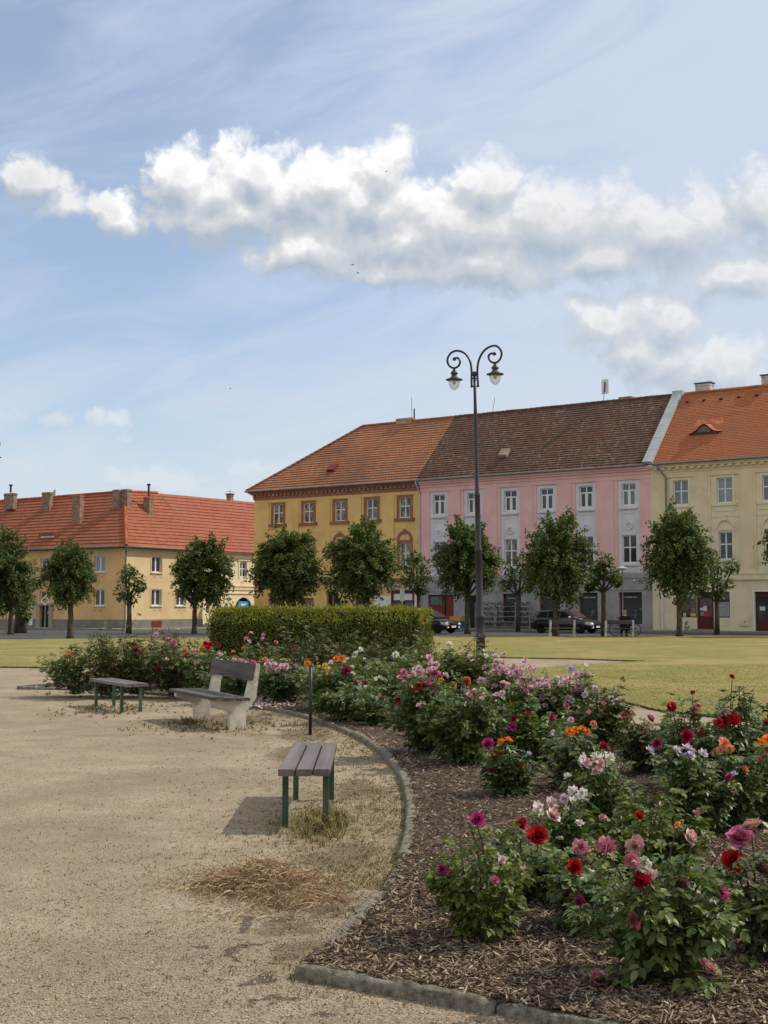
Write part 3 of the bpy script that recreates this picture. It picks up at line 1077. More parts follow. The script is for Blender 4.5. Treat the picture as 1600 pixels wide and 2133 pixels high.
for k, (a, b, z0, z1) in enumerate(gf_p):
    if k == 0:
        w = part(ph, 'garage_door', REDDOOR, lambda mb: (mb.box(a, a + 1.28, .2, .26, 0.02, z1), mb.box(a + 1.52, b, .2, .26, 0.02, z1), mb.box(a + .1, a + 1.18, .175, .198, .2, 1.7), mb.box(a + 1.6, b - .1, .175, .198, .2, 1.7)))
        part(w, 'door_gap', M_DARK, lambda mb: mb.box(a + 1.28, a + 1.52, .3, .34, .02, z1))
        part(w, 'door_pane', M_GLASS, lambda mb: mb.box(a + .15, a + 1.15, .17, .197, 1.8, 2.42))
    elif k == 1:
        w = part(ph, 'shop_door', MAROON, lambda mb: (mb.box(a, a + .12, .1, .2, 0.02, z1), mb.box(b - .35, b, .1, .2, 0.02, z1), mb.box(a + .12, b - .35, .1, .2, z1 - .12, z1)))
        part(w, 'door_pane', M_DARK, lambda mb: mb.box(a + .12, b - .35, .22, .25, .02, z1 - .12))
        part(w, 'notice', PRINT, lambda mb: [mb.box(b - .3, b - .08, .085, .098, z, z + h) for z, h in ((1.9, .18), (1.55, .24), (1.2, .2), (.9, .15))])
    else:
        w = window(ph, a, b, z0, z1, 'plain', DKPANE, M_DARK, y=.25, b=.05)
        part(w, 'small_print', PRINT, lambda mb: [mb.box(a + .38 + q * .075, a + .38 + q * .075 + rr.uniform(.035, .06), .262, .272, z1 - .36, z1 - .36 + rr.choice((.05, .075, .06))) for q in range(12)])

        def f(mb):
            for q in range(9):
                u = rr.random()
                disc(mb, a + .55 + (b - a - .75) * u, z0 + .12 + (z1 - z0) * .62 * u * rr.uniform(.5, 1.0), rr.uniform(.06, .12), .268, .275, 12)
        if k > 3:
            part(w, 'fruit_slice_print', LIME, f)
for a, b, z0, z1 in gf_p[2:]:
    part(ph, 'window_jamb', mat('rose_jamb', (0.50, 0.36, 0.34), .8, .1, 2), lambda mb: mb.box(a - .003, a + .06, -.015, .24, z0, z1))
rf = roof(ph, 'roof', T_BRN, [((XY1 + .003, -.5, EZ), (XP1, -.5, EZ), (XY1 + .003, RY, RZ), (XP1, RY, RZ), 29)], .05)
roof(ph, 'roof', T_BRN, [((XP1, 10.5, EZ), (XY1, 10.5, EZ), (XP1, RY, RZ), (XY1, RY, RZ), 12)])


def f(mb):
    k = 44
    for i in range(k):
        x0 = XY1 + i * (XP1 - XY1) / k; x1 = x0 + .97 * (XP1 - XY1) / k
        dz = .03 * noise.noise(Vector((i * .3, 0, 0)))
        mb.tube([(x0, RY, RZ + .03 + dz), (x1, RY, RZ + .03 + dz)], [.13, .11], 7)


part(rf, 'ridge_tiles', mat('ridge_brown', (0.12, 0.065, 0.045), .85, .3, 1), f)
part(rf, 'chimney', M_BRICK, lambda mb: mb.box(-6.0, -5.0, RY + .1, RY + .8, 16.2, 16.95))
part(rf, 'roof_hatch', mat('faded_hatch', (0.30, 0.22, 0.17), .8, .2, 2), lambda mb: mb.obox((-13.3, 1.05, EZ + 1.75), Vector((.33, 0, 0)), Vector((0, .28, .26)), Vector((0, -.08, .10))))
an = part(rf, 'antenna', M_BLACK_METAL, lambda mb: (mb.tube([(-7.15, RY, RZ), (-7.05, RY, RZ + 1.55)], .02, 5), mb.tube([(-7.07, RY, RZ + .8), (-7.02, RY, RZ + 1.5)], .04, 5)))
an2 = part(an, 'antenna_mesh', mat('pale_mesh_panel', (0.70, 0.75, 0.78), .5, .05, 4), lambda mb: mb.box(-7.33, -6.76, RY + .05, RY + .06, RZ + .62, RZ + 1.72))
part(rf, 'lightning_rod', M_BLACK_METAL, lambda mb: (mb.tube([(-16.6, RY, RZ), (-16.4, RY, RZ + 1.25)], .016, 4), mb.ball((-16.6, RY, RZ + .1), .06, 6, 4)))
part(ph, 'gutter', GUTTER, lambda mb: mb.tube([(XY1 + .08, -.57, EZ - .02), (XP1 - .12, -.57, EZ - .02)], .07, 7))
part(ph, 'wall_lamp', M_WHITE, lambda mb: [mb.ball((x, -.2, 3.42), .08, 8, 5) for x in (-19.6, -2.55)])
settle(ph, xc)

# --- cream house
xc = 6.0
chs = house_root('cream_house', 'cream three storey house with bright orange tile roof and an eyebrow dormer', RF, xc)
ccx = [.77, 3.79, 6.81, 9.83, 12.85, 15.87]
ops_up = [(c - .52, c + .52, 8.42, 10.05) for c in ccx] + [(c - .46, c + .46, 4.72, 6.5) for c in ccx]
gf_c = [(.66, 1.74, .95, 2.62), (1.742, 2.9, .12, 2.62), (2.98, 4.0, .95, 2.62), (5.62, 7.0, .02, 2.62), (9.0, 10.2, .9, 2.6)]


def f(mb):
    wall_cells(mb, XP1 + .002, XC1, 3.86, 10.6, ops_up)
    mb.quad((XC1, 0, 0), (XC1, 10, 0), (XC1, 10, 11), (XC1, 0, 11))
    mb.quad((XP1, 10, 0), (XP1, 10, 11), (XC1, 10, 11), (XC1, 10, 0))


part(chs, 'bay_wall', CL, f)


def f(mb):
    e = [XP1 + .002] + [v for c in ccx for v in (c - .95, c + .95)] + [XC1]
    for i in range(0, len(e), 2):
        mb.box(e[i], e[i + 1], -.07, -.002, 3.87, 10.25)
        if i: mb.box(e[i] + .16, e[i + 1] - .16, -.10, -.072, 3.87, 10.25)
    mb.box(XP1 + .002, XC1, -.09, -.002, 10.252, 10.6)


part(chs, 'wall', CR, f)
part(chs, 'ground_floor_wall', CL, lambda mb: (wall_cells(mb, XP1 + .002, XC1, 0.0, 3.38, gf_c, 0.0, .3), mb.box(XP1 + .01, -.85, -.05, -.002, 0, 3.38)))
part(chs, 'string_course', CL, lambda mb: (mb.box(XP1 + .01, XC1, -.12, .05, 3.382, 3.75), mb.box(XP1 + .01, XC1, -.17, .05, 3.752, 3.86)))


def f(mb):
    mb.box(XP1 + .01, XC1, -.13, .05, 10.602, 10.74)
    mb.box(XP1 + .01, XC1, -.18, .05, 10.742, 10.93)
    mb.box(XP1 + .01, XC1, -.38, .05, 10.932, 11.05)
    mb.box(XP1 + .01, XC1, -.48, .05, 11.052, 11.17)


part(chs, 'cornice', CR, f)


def f(mb):
    x = XP1 + .3
    while x < XC1:
        mb.box(x, x + .26, -.33, -.182, 10.79, 10.93); x += .52


part(chs, 'dentils', CL, f)
for i, c in enumerate(ccx):
    window(chs, c - .52, c + .52, 8.42, 10.05, 'cross', M_GLASS_GREY)
    window(chs, c - .46, c + .46, 4.72, 6.5, 'cross', M_GLASS)

    def f(mb, c=c):
        mb.box(c - .82, c + .82, -.12, -.001, 8.22, 8.36)
        mb.box(c - .74, c + .74, -.05, -.001, 7.86, 8.218)
        mb.box(c - .92, c + .92, -.03, -.001, 7.50, 7.80)
        for a, b in ((c - .70, c - .53), (c + .53, c + .70)):
            mb.box(a, b, -.035, -.001, 8.42, 10.2)
        mb.box(c - .53, c + .53, -.035, -.001, 10.06, 10.2)
        for a, b in ((c - .62, c - .47), (c + .47, c + .62)):
            mb.box(a, b, -.035, -.001, 4.72, 6.62)
        mb.box(c - .72, c + .72, -.06, -.001, 6.622, 6.76)
        mb.box(c - .72, c + .72, -.12, -.001, 4.5, 4.66)
        mb.box(c - .62, c + .62, -.04, -.001, 3.95, 4.44)
    part(chs, 'window_surround', CL, f)

    def f(mb, c=c):
        arch_ring(mb, c, 6.77, .50, .70, -.10, -.001)
        mb.box(c - .1, c + .1, -.15, -.001, 7.24, 7.62)
    part(chs, 'arch_molding', CR, f)
a, b, z0, z1 = gf_c[0]
SHOPGL = glass_mat('shop_window_display', (0.012, 0.012, 0.013), (0.055, 0.05, 0.045), 6)
w = window(chs, a, b, z0, z1, 'plain', SHOPGL, MAROON, y=.1, b=.05)
part(w, 'awning_blind', ZB if False else mat('grey_blind', (0.42, 0.42, 0.41), .7, .1, 3), lambda mb: mb.box(a + .05, b - .05, .08, .095, 2.2, 2.57))
part(w, 'display_card', mat('yellow_card', (0.62, 0.45, 0.06), .6, .1, 3), lambda mb: mb.box(a + .62, a + .98, .085, .097, 1.02, 1.24))
part(w, 'display_card', mat('brown_card', (0.30, 0.17, 0.13), .6, .2, 3), lambda mb: mb.box(a + .7, a + .98, .087, .097, 1.30, 1.58))
part(w, 'display_card', mat('pale_card', (0.45, 0.43, 0.38), .6, .2, 3), lambda mb: mb.box(a + .1, a + .32, .085, .097, 1.0, 1.25))
a, b, z0, z1 = gf_c[1]
w = part(chs, 'shop_door', MAROON, lambda mb: (mb.box(a, b, .1, .16, 2.2, 2.3), mb.box(a, a + .16, .1, .16, z0, 2.2), mb.box(b - .16, b, .1, .16, z0, 2.2), mb.box(a + .16, b - .16, .11, .15, z0, 1.0)))
part(w, 'door_pane', SHOPGL, lambda mb: mb.box(a + .16, b - .16, .13, .15, 1.0, 2.2))
part(w, 'notice', PRINT, lambda mb: (mb.box(a + .42, a + .66, .10, .109, 1.38, 1.70), mb.box(a + .2, a + .42, .102, .111, 1.42, 1.60)))
part(w, 'red_poster', mat('red_poster', (0.42, 0.03, 0.06), .5, .1, 3), lambda mb: mb.box(a + .46, a + .80, .10, .108, 1.08, 1.34))
part(w, 'blue_poster', mat('blue_grey_poster', (0.20, 0.22, 0.30), .5, .1, 3), lambda mb: mb.box(a + .2, a + .44, .10, .108, 1.08, 1.32))
a, b, z0, z1 = gf_c[2]
w = window(chs, a, b, z0, z1, 'plain', SHOPGL, MAROON, y=.1, b=.05)
part(w, 'window_bar', MAROON, lambda mb: mb.box(a + .05, b - .05, .085, .16, 1.98, 2.12))
part(w, 'white_display', mat('display_goods', (0.30, 0.30, 0.27), .6, .35, 9), lambda mb: mb.box(a + .08, b - .08, .11, .128, 1.02, 1.95))
a, b, z0, z1 = gf_c[3]
w = part(chs, 'house_door', mat('dark_brown_door', (0.06, 0.022, 0.018), .5, .25, 3), lambda mb: (mb.box(a, a + .16, .2, .26, z0, z1), mb.box(b - .16, b, .2, .26, z0, z1), mb.box(a + .16, b - .16, .2, .26, z0, .8), mb.box(a + .16, b - .16, .2, .26, z1 - .35, z1)))
part(w, 'door_pane', M_GLASS, lambda mb: mb.box(a + .16, b - .16, .22, .25, .8, z1 - .35))
part(w, 'notice', PRINT, lambda mb: mb.box(a + .28, a + .62, .185, .198, 1.42, 1.66))
part(chs, 'door_jamb', M_WHITE, lambda mb: (mb.box(a - .1, a + .003, -.03, .2, 0.02, 2.7), mb.box(a + .003, b, -.03, .2, 2.622, 2.7)))
part(chs, 'shop_jamb', M_WHITE, lambda mb: (mb.box(4.0, 4.07, -.02, .2, .95, 2.7), mb.box(.58, .658, -.02, .1, .95, 2.7)))
mt = part(chs, 'meter_box', CL, lambda mb: (mb.box(4.66, 5.28, -.06, -.002, .42, .95), mb.box(4.70, 5.24, -.075, -.061, .46, .91)))
part(mt, 'meter_plate', M_DARK, lambda mb: mb.box(4.92, 5.03, -.085, -.076, .66, .70))
part(chs, 'door_step', M_PAVE, lambda mb: mb.box(1.5, 3.0, -.35, -.003, .112, .2))
rf = roof(chs, 'roof', T_CRM, [((XP1 + .003, -.5, EZ), (XC1, -.5, EZ), (XP1 + .003, RY, RZ), (XC1, RY, RZ), 44)], .025)
roof(chs, 'roof', T_CRM, [((XC1, 10.5, EZ), (XP1, 10.5, EZ), (XC1, RY, RZ), (XP1, RY, RZ), 12)])
part(rf, 'ridge_tiles', mat('ridge_orange', (0.38, 0.13, 0.06), .85, .25, 1), lambda mb: [mb.tube([(XP1 + .5 + i * .42, RY, RZ + .03), (XP1 + .5 + i * .42 + .41, RY, RZ + .03)], [.13, .11], 7) for i in range(44)])


def f(mb):
    s = Vector((0, RY + .5, RZ - EZ)).normalized(); nn = Vector((0, -s.z, s.y))
    ln = math.hypot(RY + .5, RZ - EZ)
    for i in range(6):
        c = Vector((XP1, -.5, EZ)) + s * ln * (i + .5) / 6
        mb.obox(c + nn * .12, Vector((.33, 0, 0)), s * (ln / 12 - .008), nn * .13)
    mb.obox(Vector((XP1, RY, RZ + .12)), Vector((.36, 0, 0)), Vector((0, .25, 0)), Vector((0, 0, .16)))


part(rf, 'parapet', M_ZINC, f)
# eyebrow dormer
dx, dz0, dy = 1.92, 13.36, 1.66


def eyebrow(x):
    return 0.56 * math.exp(-((x) / 0.52) ** 2)


mb = MB(); n = 28
for i in range(n + 1):
    x = -1.15 + 2.3 * i / n
    h = eyebrow(x)
    zb = dz0 - .02
    mb.V += [Vector((dx + x, dy - .30, zb + h)), Vector((dx + x, dy - .30 + .35 + h * 1.0 + .1, zb + h + .12)), Vector((dx + x * .8, dy + 1.05, dz0 + 1.12))]
for i in range(n):
    a = i * 3
    mb.Fc += [(a, a + 3, a + 4, a + 1), (a + 1, a + 4, a + 5, a + 2)]
dm = mb.build('eyebrow_dormer', M_CRM if False else mat('dormer_clay', (0.40, 0.135, 0.058), .85, .25, 4), rf, True)
mb = MB()
mb.prism([(dx - 1.0 + 2.0 * i / 20, dz0 - .03 + max(0.0, eyebrow(-1.0 + 2.0 * i / 20) - .05)) for i in range(21)] + [(dx + 1.0, dz0 - .12), (dx - 1.0, dz0 - .12)], dy - .22, dy - .18)
mb.build('dormer_window', mat('dormer_dark', (0.05, 0.035, 0.03), .6, .3, 4), dm)
part(dm, 'dormer_shutter', mat('grey_wood_old', (0.14, 0.11, 0.09), .8, .2, 4), lambda mb: mb.prism([(dx - .45 + .9 * i / 10, dz0 - .02 + max(0.0, eyebrow(-.45 + .9 * i / 10) - .12)) for i in range(11)] + [(dx + .45, dz0 - .02), (dx - .45, dz0 - .02)], dy - .25, dy - .225))
wc = mat('white_chimney', (0.52, 0.52, 0.50), .8, .2, 2, stain=(.25, .25, .24), stain_amt=.5, stain_scale=3)
for x0, x1, z0, z1 in ((-.15, .95, 16.2, 17.35), (4.6, 5.6, 16.2, 17.45)):
    c2 = chimney(rf, x0, x1, z0, z1, RY + .55, .7, wc)
part(rf, 'vent_tiles', M_DARK, lambda mb: [mb.obox((-.4 + i * 1.24, 4.28, EZ + 4.75), Vector((.1, 0, 0)), Vector((0, .06, .06)), Vector((0, -.06, .06))) for i in range(14)])
part(chs, 'gutter', GUTTER, lambda mb: mb.tube([(XP1 + .35, -.57, EZ - .02), (XC1, -.57, EZ - .02)], .075, 7))
part(chs, 'downpipe', GUTTER, lambda mb: mb.tube([(-.62, -.57, EZ - .05), (-.60, -.5, EZ - .3), (-.2, -.18, EZ - .9), (-.17, -.18, 3.4)], .06, 8))
part(chs, 'downpipe', M_WHITE, lambda mb: mb.tube([(-.60, -.12, 2.7), (-.60, -.12, .14), (-.66, -.25, .11)], .05, 8))
settle(chs, xc)

# --- corner house on the left, two wings
lh = thing('corner_house', 'long two storey ochre corner house with red tiled hip roof and brick chimneys', 'house', LF.O, LF.a)
ops_l = [(-3.1, -2.05, 4.22, 5.36), (-3.1, -2.05, 1.74, 2.92), (-8.72, -7.64, 4.22, 5.36), (-8.72, -7.64, 2.0, 2.85), (-13.6, -12.55, 4.22, 5.36), (-13.6, -12.55, 1.74, 2.92),
         (-18.6, -17.5, 4.22, 5.36), (-18.6, -17.5, 1.74, 2.92), (-8.6, -7.66, .12, 1.76)]
part(lh, 'wall', OC, lambda mb: (wall_cells(mb, -32, 0, .72, 5.92, ops_l), mb.quad((-32, 0, 0), (-32, 0, 6), (-32, 8.6, 6), (-32, 8.6, 0)), mb.quad((0, 8.6, 0), (-8.6, 8.6, 0), (-8.6, 8.6, 6), (-4.3, 8.5, 10.6), (0, 8.6, 6))))
ops_r = [(2.74, 3.86, 4.2, 5.36), (2.74, 3.86, 1.74, 2.94), (5.5, 6.6, 4.2, 5.36), (5.5, 6.6, 1.74, 2.94)]
part(lh, 'wall', SC_, lambda mb: wall_cells(mb, 0.0, 8.6, .72, 5.92, ops_r), PI / 2)
part(lh, 'plinth', PL, lambda mb: (mb.box(-32, -9.0, -.05, .1, 0, .718), mb.box(-7.3, -.002, -.05, .1, 0, .718), mb.box(0.002, .05, .0, 8.6, 0, .718)))
for a, b, c, d in ops_l[:8]:
    w = window(lh, a, b, c, d, 'double', M_GLASS if c < 4 else M_GLASS_GREY)
    part(w, 'window_sill', M_WHITE, lambda mb: mb.box(a - .1, b + .1, -.10, .12, c - .07, c - .005))
for a, b, c, d in ops_r:
    w = window(lh, a, b, c, d, 'double', M_GLASS, rz=PI / 2)
    part(w, 'window_sill', M_WHITE, lambda mb: mb.box(a - .1, b + .1, -.10, .12, c - .07, c - .005))
for a, b, c, d in ops_r:
    part(lh, 'window_surround', mat('pale_ochre_trim', (0.62, 0.47, 0.27), .9, .1, 1), lambda mb: [mb.box(*q) for q in ((a - .12, a - .002, -.025, -.001, c - .08, d), (b + .002, b + .12, -.025, -.001, c - .08, d), (a - .12, b + .12, -.026, -.001, d + .002, d + .13))], PI / 2)


def f(mb):
    for a, b, c, d in ops_l[:8]:
        for x in (a + .25, b - .25):
            mb.tube([(x, -.01, c - .3), (x, -.14, c - .42), (x, -.26, c - .36), (x, -.26, c - .26)], .014, 5)


part(lh, 'flower_box_hook', M_BLACK_METAL, f)
part(lh, 'flower_box_hook', M_BLACK_METAL, lambda mb: [mb.tube([(x, -.01, c - .3), (x, -.14, c - .42), (x, -.26, c - .36), (x, -.26, c - .26)], .014, 5) for a, b, c, d in ops_r for x in (a + .25, b - .25)], PI / 2)
dr = part(lh, 'door', mat('black_brown_door', (0.022, 0.018, 0.016), .5, .3, 3), lambda mb: (mb.box(-8.6, -8.14, .16, .22, .12, 1.76), mb.box(-8.12, -7.66, .16, .22, .12, 1.76), mb.box(-8.15, -8.10, .14, .158, .12, 1.76)))
part(dr, 'notice', PRINT, lambda mb: mb.box(-8.0, -7.85, .145, .158, 1.15, 1.3))
part(lh, 'door_surround', mat('sandstone', (0.36, 0.30, 0.21), .9, .15, 2, bump=.3), lambda mb: (mb.box(-9.0, -8.602, -.10, .16, 0, 1.76), mb.box(-7.658, -7.3, -.10, .16, 0, 1.76), mb.box(-9.0, -7.3, -.13, .16, 1.762, 1.96)))
part(lh, 'meter_box', M_WHITE, lambda mb: mb.box(-9.75, -9.35, -.12, -.052, .25, .8))
part(lh, 'cellar_hatch', REDDOOR, lambda mb: mb.box(2.78, 3.84, -.08, -.052, .12, .6), PI / 2)
part(lh, 'street_name_plate', mat('dark_green_plate', (0.02, 0.04, 0.035), .5, .1, 2), lambda mb: mb.box(-.85, -.35, -.03, -.002, 2.1, 2.35))
part(lh, 'eaves', mat('eave_board', (0.13, 0.11, 0.09), .85, .2, 2), lambda mb: mb.box(-32, .002, -.34, .02, 5.922, 6.02))
part(lh, 'eaves', MATS['eave_board'], lambda mb: mb.box(-.35, 8.6, -.35, .0, 5.925, 6.018), PI / 2)
part(lh, 'gutter', GUTTER, lambda mb: mb.tube([(-32, -.44, 6.0), (.44, -.44, 6.0), (.44, 8.6, 6.0)], .06, 7))
part(lh, 'downpipe', GUTTER, lambda mb: mb.tube([(.40, -.40, 5.95), (.2, -.2, 5.7), (.07, -.07, 5.5), (.07, -.07, .1)], .055, 8))
AP = (-4.3, 4.3, 10.5)
rf = roof(lh, 'roof', T_RED, [((-32, -.42, 6.02), (.42, -.42, 6.02), (-32, 4.3, 10.2), AP, 17)], .05)
roof(lh, 'roof', T_RED, [((-.42, -.42, 6.02), (8.6, -.42, 6.02), (4.3, 4.3, 10.5), (8.05, 4.3, 10.68), 17)], .05, rz=PI / 2)
roof(lh, 'roof', T_RED, [((-8.6, 8.9, 6.02), (-32, 8.9, 6.02), AP, (-32, 4.3, 10.2), 10)], .05)


def f(mb):
    a, b = Vector((.44, -.44, 6.08)), Vector((-4.3, 4.3, 10.55)); n = 17
    for i in range(n): mb.tube([a.lerp(b, i / n), a.lerp(b, (i + .97) / n)], [.13, .11], 7)
    a, b = Vector((-4.3, 4.3, 10.53)), Vector((-32, 4.3, 10.23)); n = 60
    for i in range(n): mb.tube([a.lerp(b, i / n), a.lerp(b, (i + .97) / n)], [.13, .11], 7)
    a, b = Vector((-4.3, 4.3, 10.53)), Vector((-4.3, 8.05, 10.71)); n = 10
    for i in range(n): mb.tube([a.lerp(b, i / n), a.lerp(b, (i + .97) / n)], [.13, .11], 7)


part(rf, 'ridge_tiles', mat('ridge_red', (0.40, 0.10, 0.045), .85, .25, 1), f)


def chim_px(p0, p1, pt, pb, y, **k):
    x0, zb = LF.uz(p0, pb, y); x1, zt = LF.uz(p1, pt, y)
    k.setdefault('cap', False)
    return chimney(rf, x0, x1, zb - .5, zt, y, **k)


chim_px(12, 32, 1027, 1049, 3.2, pipe=.6, d=.4)
c3 = chim_px(91, 107, 1025, 1054, 3.2, d=.4)
chim_px(154, 171, 1031, 1096, 1.75, d=.42)
chim_px(239, 252, 1020, 1048, 2.9, d=.5)
chim_px(256, 270, 1019, 1046, 3.2, d=.5)
chim_px(303, 316, 1035, 1066, 5.2, pipe=.9, d=.5)
xd, zd = LF.uz(115, 1029, 3.2)
mb = MB(); mb.lathe([(.02, .10), (.16, .09), (.30, .04), (.38, -.02), (.37, -.04), (.28, .01), (.02, .06)], (xd, 3.05, zd), 16, Vector((.4, .85, -.35)))
part(c3, 'dish_arm', M_BLACK_METAL, lambda m_: m_.tube([(xd - .35, 3.2, zd - .25), (xd, 3.15, zd)], .03, 5))
mb.build('satellite_dish', M_ZINC, c3, True)
sk = part(rf, 'skylight', T_RED if False else mat('skylight_cladding', (0.40, 0.17, 0.11), .7, .15, 2), lambda mb: (mb.prism([(.2, 7.3), (1.0, 7.35), (1.9, 7.95), (1.9, 7.75), (.75, 6.85), (.55, 6.85)], -9.3, -7.6, 'yz')))
part(sk, 'pane', M_WHITE, lambda mb: [mb.box(*q) for q in ((-9.15, -7.75, .40, .53, 6.92, 7.0), (-9.15, -7.75, .40, .53, 7.2, 7.28), (-9.15, -9.05, .40, .53, 7.0, 7.2), (-7.85, -7.75, .40, .53, 7.0, 7.2))])
part(sk, 'pane', M_GLASS, lambda mb: mb.box(-9.05, -7.85, .45, .5, 7.0, 7.2))

# --- pale house with the archway, behind
ah = thing('archway_house', 'pale ivory house with a dark arched gateway between the corner house and yellow house', 'house', (LF.O.x * 1.24, LF.O.y * 1.24, -.39), RR.a)
ah.scale = (1.24, 1.24, 1.24)     # the bigger house of the next street, set further back
x0 = 8.602
ops_a = [(13.2, 14.1, 4.05, 5.26), (17.0, 17.9, 4.05, 5.26), (9.9, 10.8, 4.05, 5.26), (12.55, 14.95, .12, 2.42)]
part(ah, 'wall', IV, lambda mb: wall_cells(mb, x0, 46, .0, 5.9, ops_a, 0.0, .35))
part(ah, 'wall_band', mat('pale_ivory_trim', (0.74, 0.62, 0.42), .9, .06, 1), lambda mb: [mb.box(x0, 46, -.08, -.002, z, z + .12) for z in (3.02, 3.28, 2.7)] + [mb.box(x0, 46, -.12, -.002, 5.55, 5.895)])
# gateway: fill the corners above the arch
def f(mb):
    cx, r, zc = 13.75, 1.2, 1.22
    for i in range(12):
        t0, t1 = PI * i / 12, PI * (i + 1) / 12
        mb.prism([(cx + r * math.cos(t0), zc + r * math.sin(t0)), (cx + r * math.cos(t0), 2.42), (cx + r * math.cos(t1), 2.42), (cx + r * math.cos(t1), zc + r * math.sin(t1))] if i not in (-1,) else [], .003, .2)


part(ah, 'arch_spandrel', IV, f)
part(ah, 'gateway', M_DARK, lambda mb: mb.box(12.55, 14.95, .30, .34, .1, 2.42))
bs_ = part(ah, 'blue_sign', mat('blue_sign_board', (0.05, 0.28, 0.56), .5, .08, 3), lambda mb: mb.box(13.2, 14.5, .1, .16, 1.35, 2.1))
part(bs_, 'sign_panel', mat('light_blue_print', (0.45, 0.68, 0.80), .5, .15, 3), lambda mb: (mb.box(13.5, 14.2, .085, .098, 1.75, 1.92), mb.box(13.5, 14.2, .085, .098, 1.5, 1.62)))
for a, b, c, d in ops_a[:3]:
    w = window(ah, a, b, c, d, 'cross', M_GLASS)
    part(w, 'window_surround', MATS['pale_ivory_trim'], lambda mb: (mb.box(a - .18, a - .002, -.04, -.001, c - .1, d + .1), mb.box(b + .002, b + .18, -.04, -.001, c - .1, d + .1), mb.box(a - .3, b + .3, -.1, -.001, d + .12, d + .24)))
rf = roof(ah, 'roof', T_RD2, [((x0, -.42, 6.02), (46, -.42, 6.02), (8.05, 4.3, 10.68), (46, 4.3, 11.1), 17)], .05)
roof(ah, 'roof', T_RD2, [((46, 9, 6.02), (8.6, 9, 6.02), (46, 4.3, 11.1), (8.05, 4.3, 10.68), 10)], .05)
part(ah, 'eaves', MATS['brown_trim'], lambda mb: mb.box(x0, 46, -.4, .02, 5.902, 6.02))
a, zz = RR.uz(479, 1030, 4.3)
cc = chimney(rf, a - .22, a + .22, 10.4, zz, 4.3, .4, pipe=0.0)
part(rf, 'antenna', M_BLACK_METAL, lambda mb: (mb.tube([(a, 4.3, zz), (a, 4.3, zz + .4)], .02, 4), mb.tube([(a - .5, 4.3, zz + .25), (a + .6, 4.3, zz + .25)], .02, 4)))
part(ah, 'downpipe', GUTTER, lambda mb: mb.tube([(15.3, -.1, 3.0), (15.3, -.1, .1)], .05, 7))

# ------------------------------------------------------------------ trees
LEAF_LIN = leaf_mat('linden_leaves', (0.034, 0.060, 0.015), (0.105, 0.150, 0.040), (0.15, 0.18, 0.055), 0.30)
LEAF_POL = leaf_mat('pollard_leaves', (0.030, 0.055, 0.012), (0.105, 0.150, 0.035), (0.17, 0.20, 0.06), 0.28)
BARK = mat('bark', (0.075, 0.058, 0.045), 0.95, 0.3, 5, bump=0.9, bscale=40, stain=(0.13, 0.11, 0.09), stain_amt=.5, stain_scale=3)


def rvec(r):
    while True:
        v = Vector((r.uniform(-1, 1), r.uniform(-1, 1), r.uniform(-1, 1)))
        if 0.01 < v.length < 1:
            return v.normalized()


def leaf2(V, Fc, p, d, nrm, ln, wd):
    """small folded leaf: two triangles sharing the midrib"""
    s = d.cross(nrm)
    s = s.normalized() if s.length > 1e-5 else d.orthogonal().normalized()
    n = len(V)
    m = p + d * ln * .45
    V += [p, m + s * wd * .5 + nrm * wd * .16, p + d * ln, m - s * wd * .5 + nrm * wd * .16]
    Fc += [(n, n + 1, n + 2), (n, n + 2, n + 3)]


def lin_crown(seed, asp=1.22, tp=.22):
    r = random.Random(seed)
    V, Fc = [], []
    for i in range(330):
        d = rvec(r)
        clump = 0.86 + 0.20 * noise.noise(d * 1.8 + Vector((seed * 3.1, 0, 0))) + r.uniform(-.06, .10)
        if r.random() < .10: clump += r.uniform(.08, .2)
        flat = 1.0 if d.z > -0.55 else 0.86
        width = 1.0 - tp * max(0, d.z) - .05 * max(0, -d.z)
        rad = r.random() ** .45 if i % 5 else -.45
        tip = Vector((d.x * width, d.y * width, d.z * asp * flat)) * clump * (0.58 + .44 * rad)
        base = tip * r.uniform(.45, .6) + Vector((0, 0, .05))
        ctrl = (base + tip) / 2 + Vector((0, 0, r.uniform(.03, .14)))
        droop = Vector((0, 0, -r.uniform(.02, .12)))
        for k in range(54):
            s = (k + r.random()) / 54
            p = base.lerp(ctrl, s).lerp(ctrl.lerp(tip + droop, s), s)
            p = p + Vector((r.gauss(0, .035), r.gauss(0, .035), r.gauss(0, .03)))
            ld = (rvec(r) + d * .9 + Vector((0, 0, -.45))).normalized()
            nn = (rvec(r) * .7 + Vector((0, 0, 1)) + d * .3).normalized()
            leaf2(V, Fc, p, ld, nn, r.uniform(.050, .085), r.uniform(.038, .064))
    mb = MB(); mb.V, mb.Fc = V, Fc
    return mb.mesh('crown', LEAF_LIN)


CROWNS = [lin_crown(s, 1.22, tp) for s, tp in ((1, .12), (2, .36), (3, .22), (4, .44))]


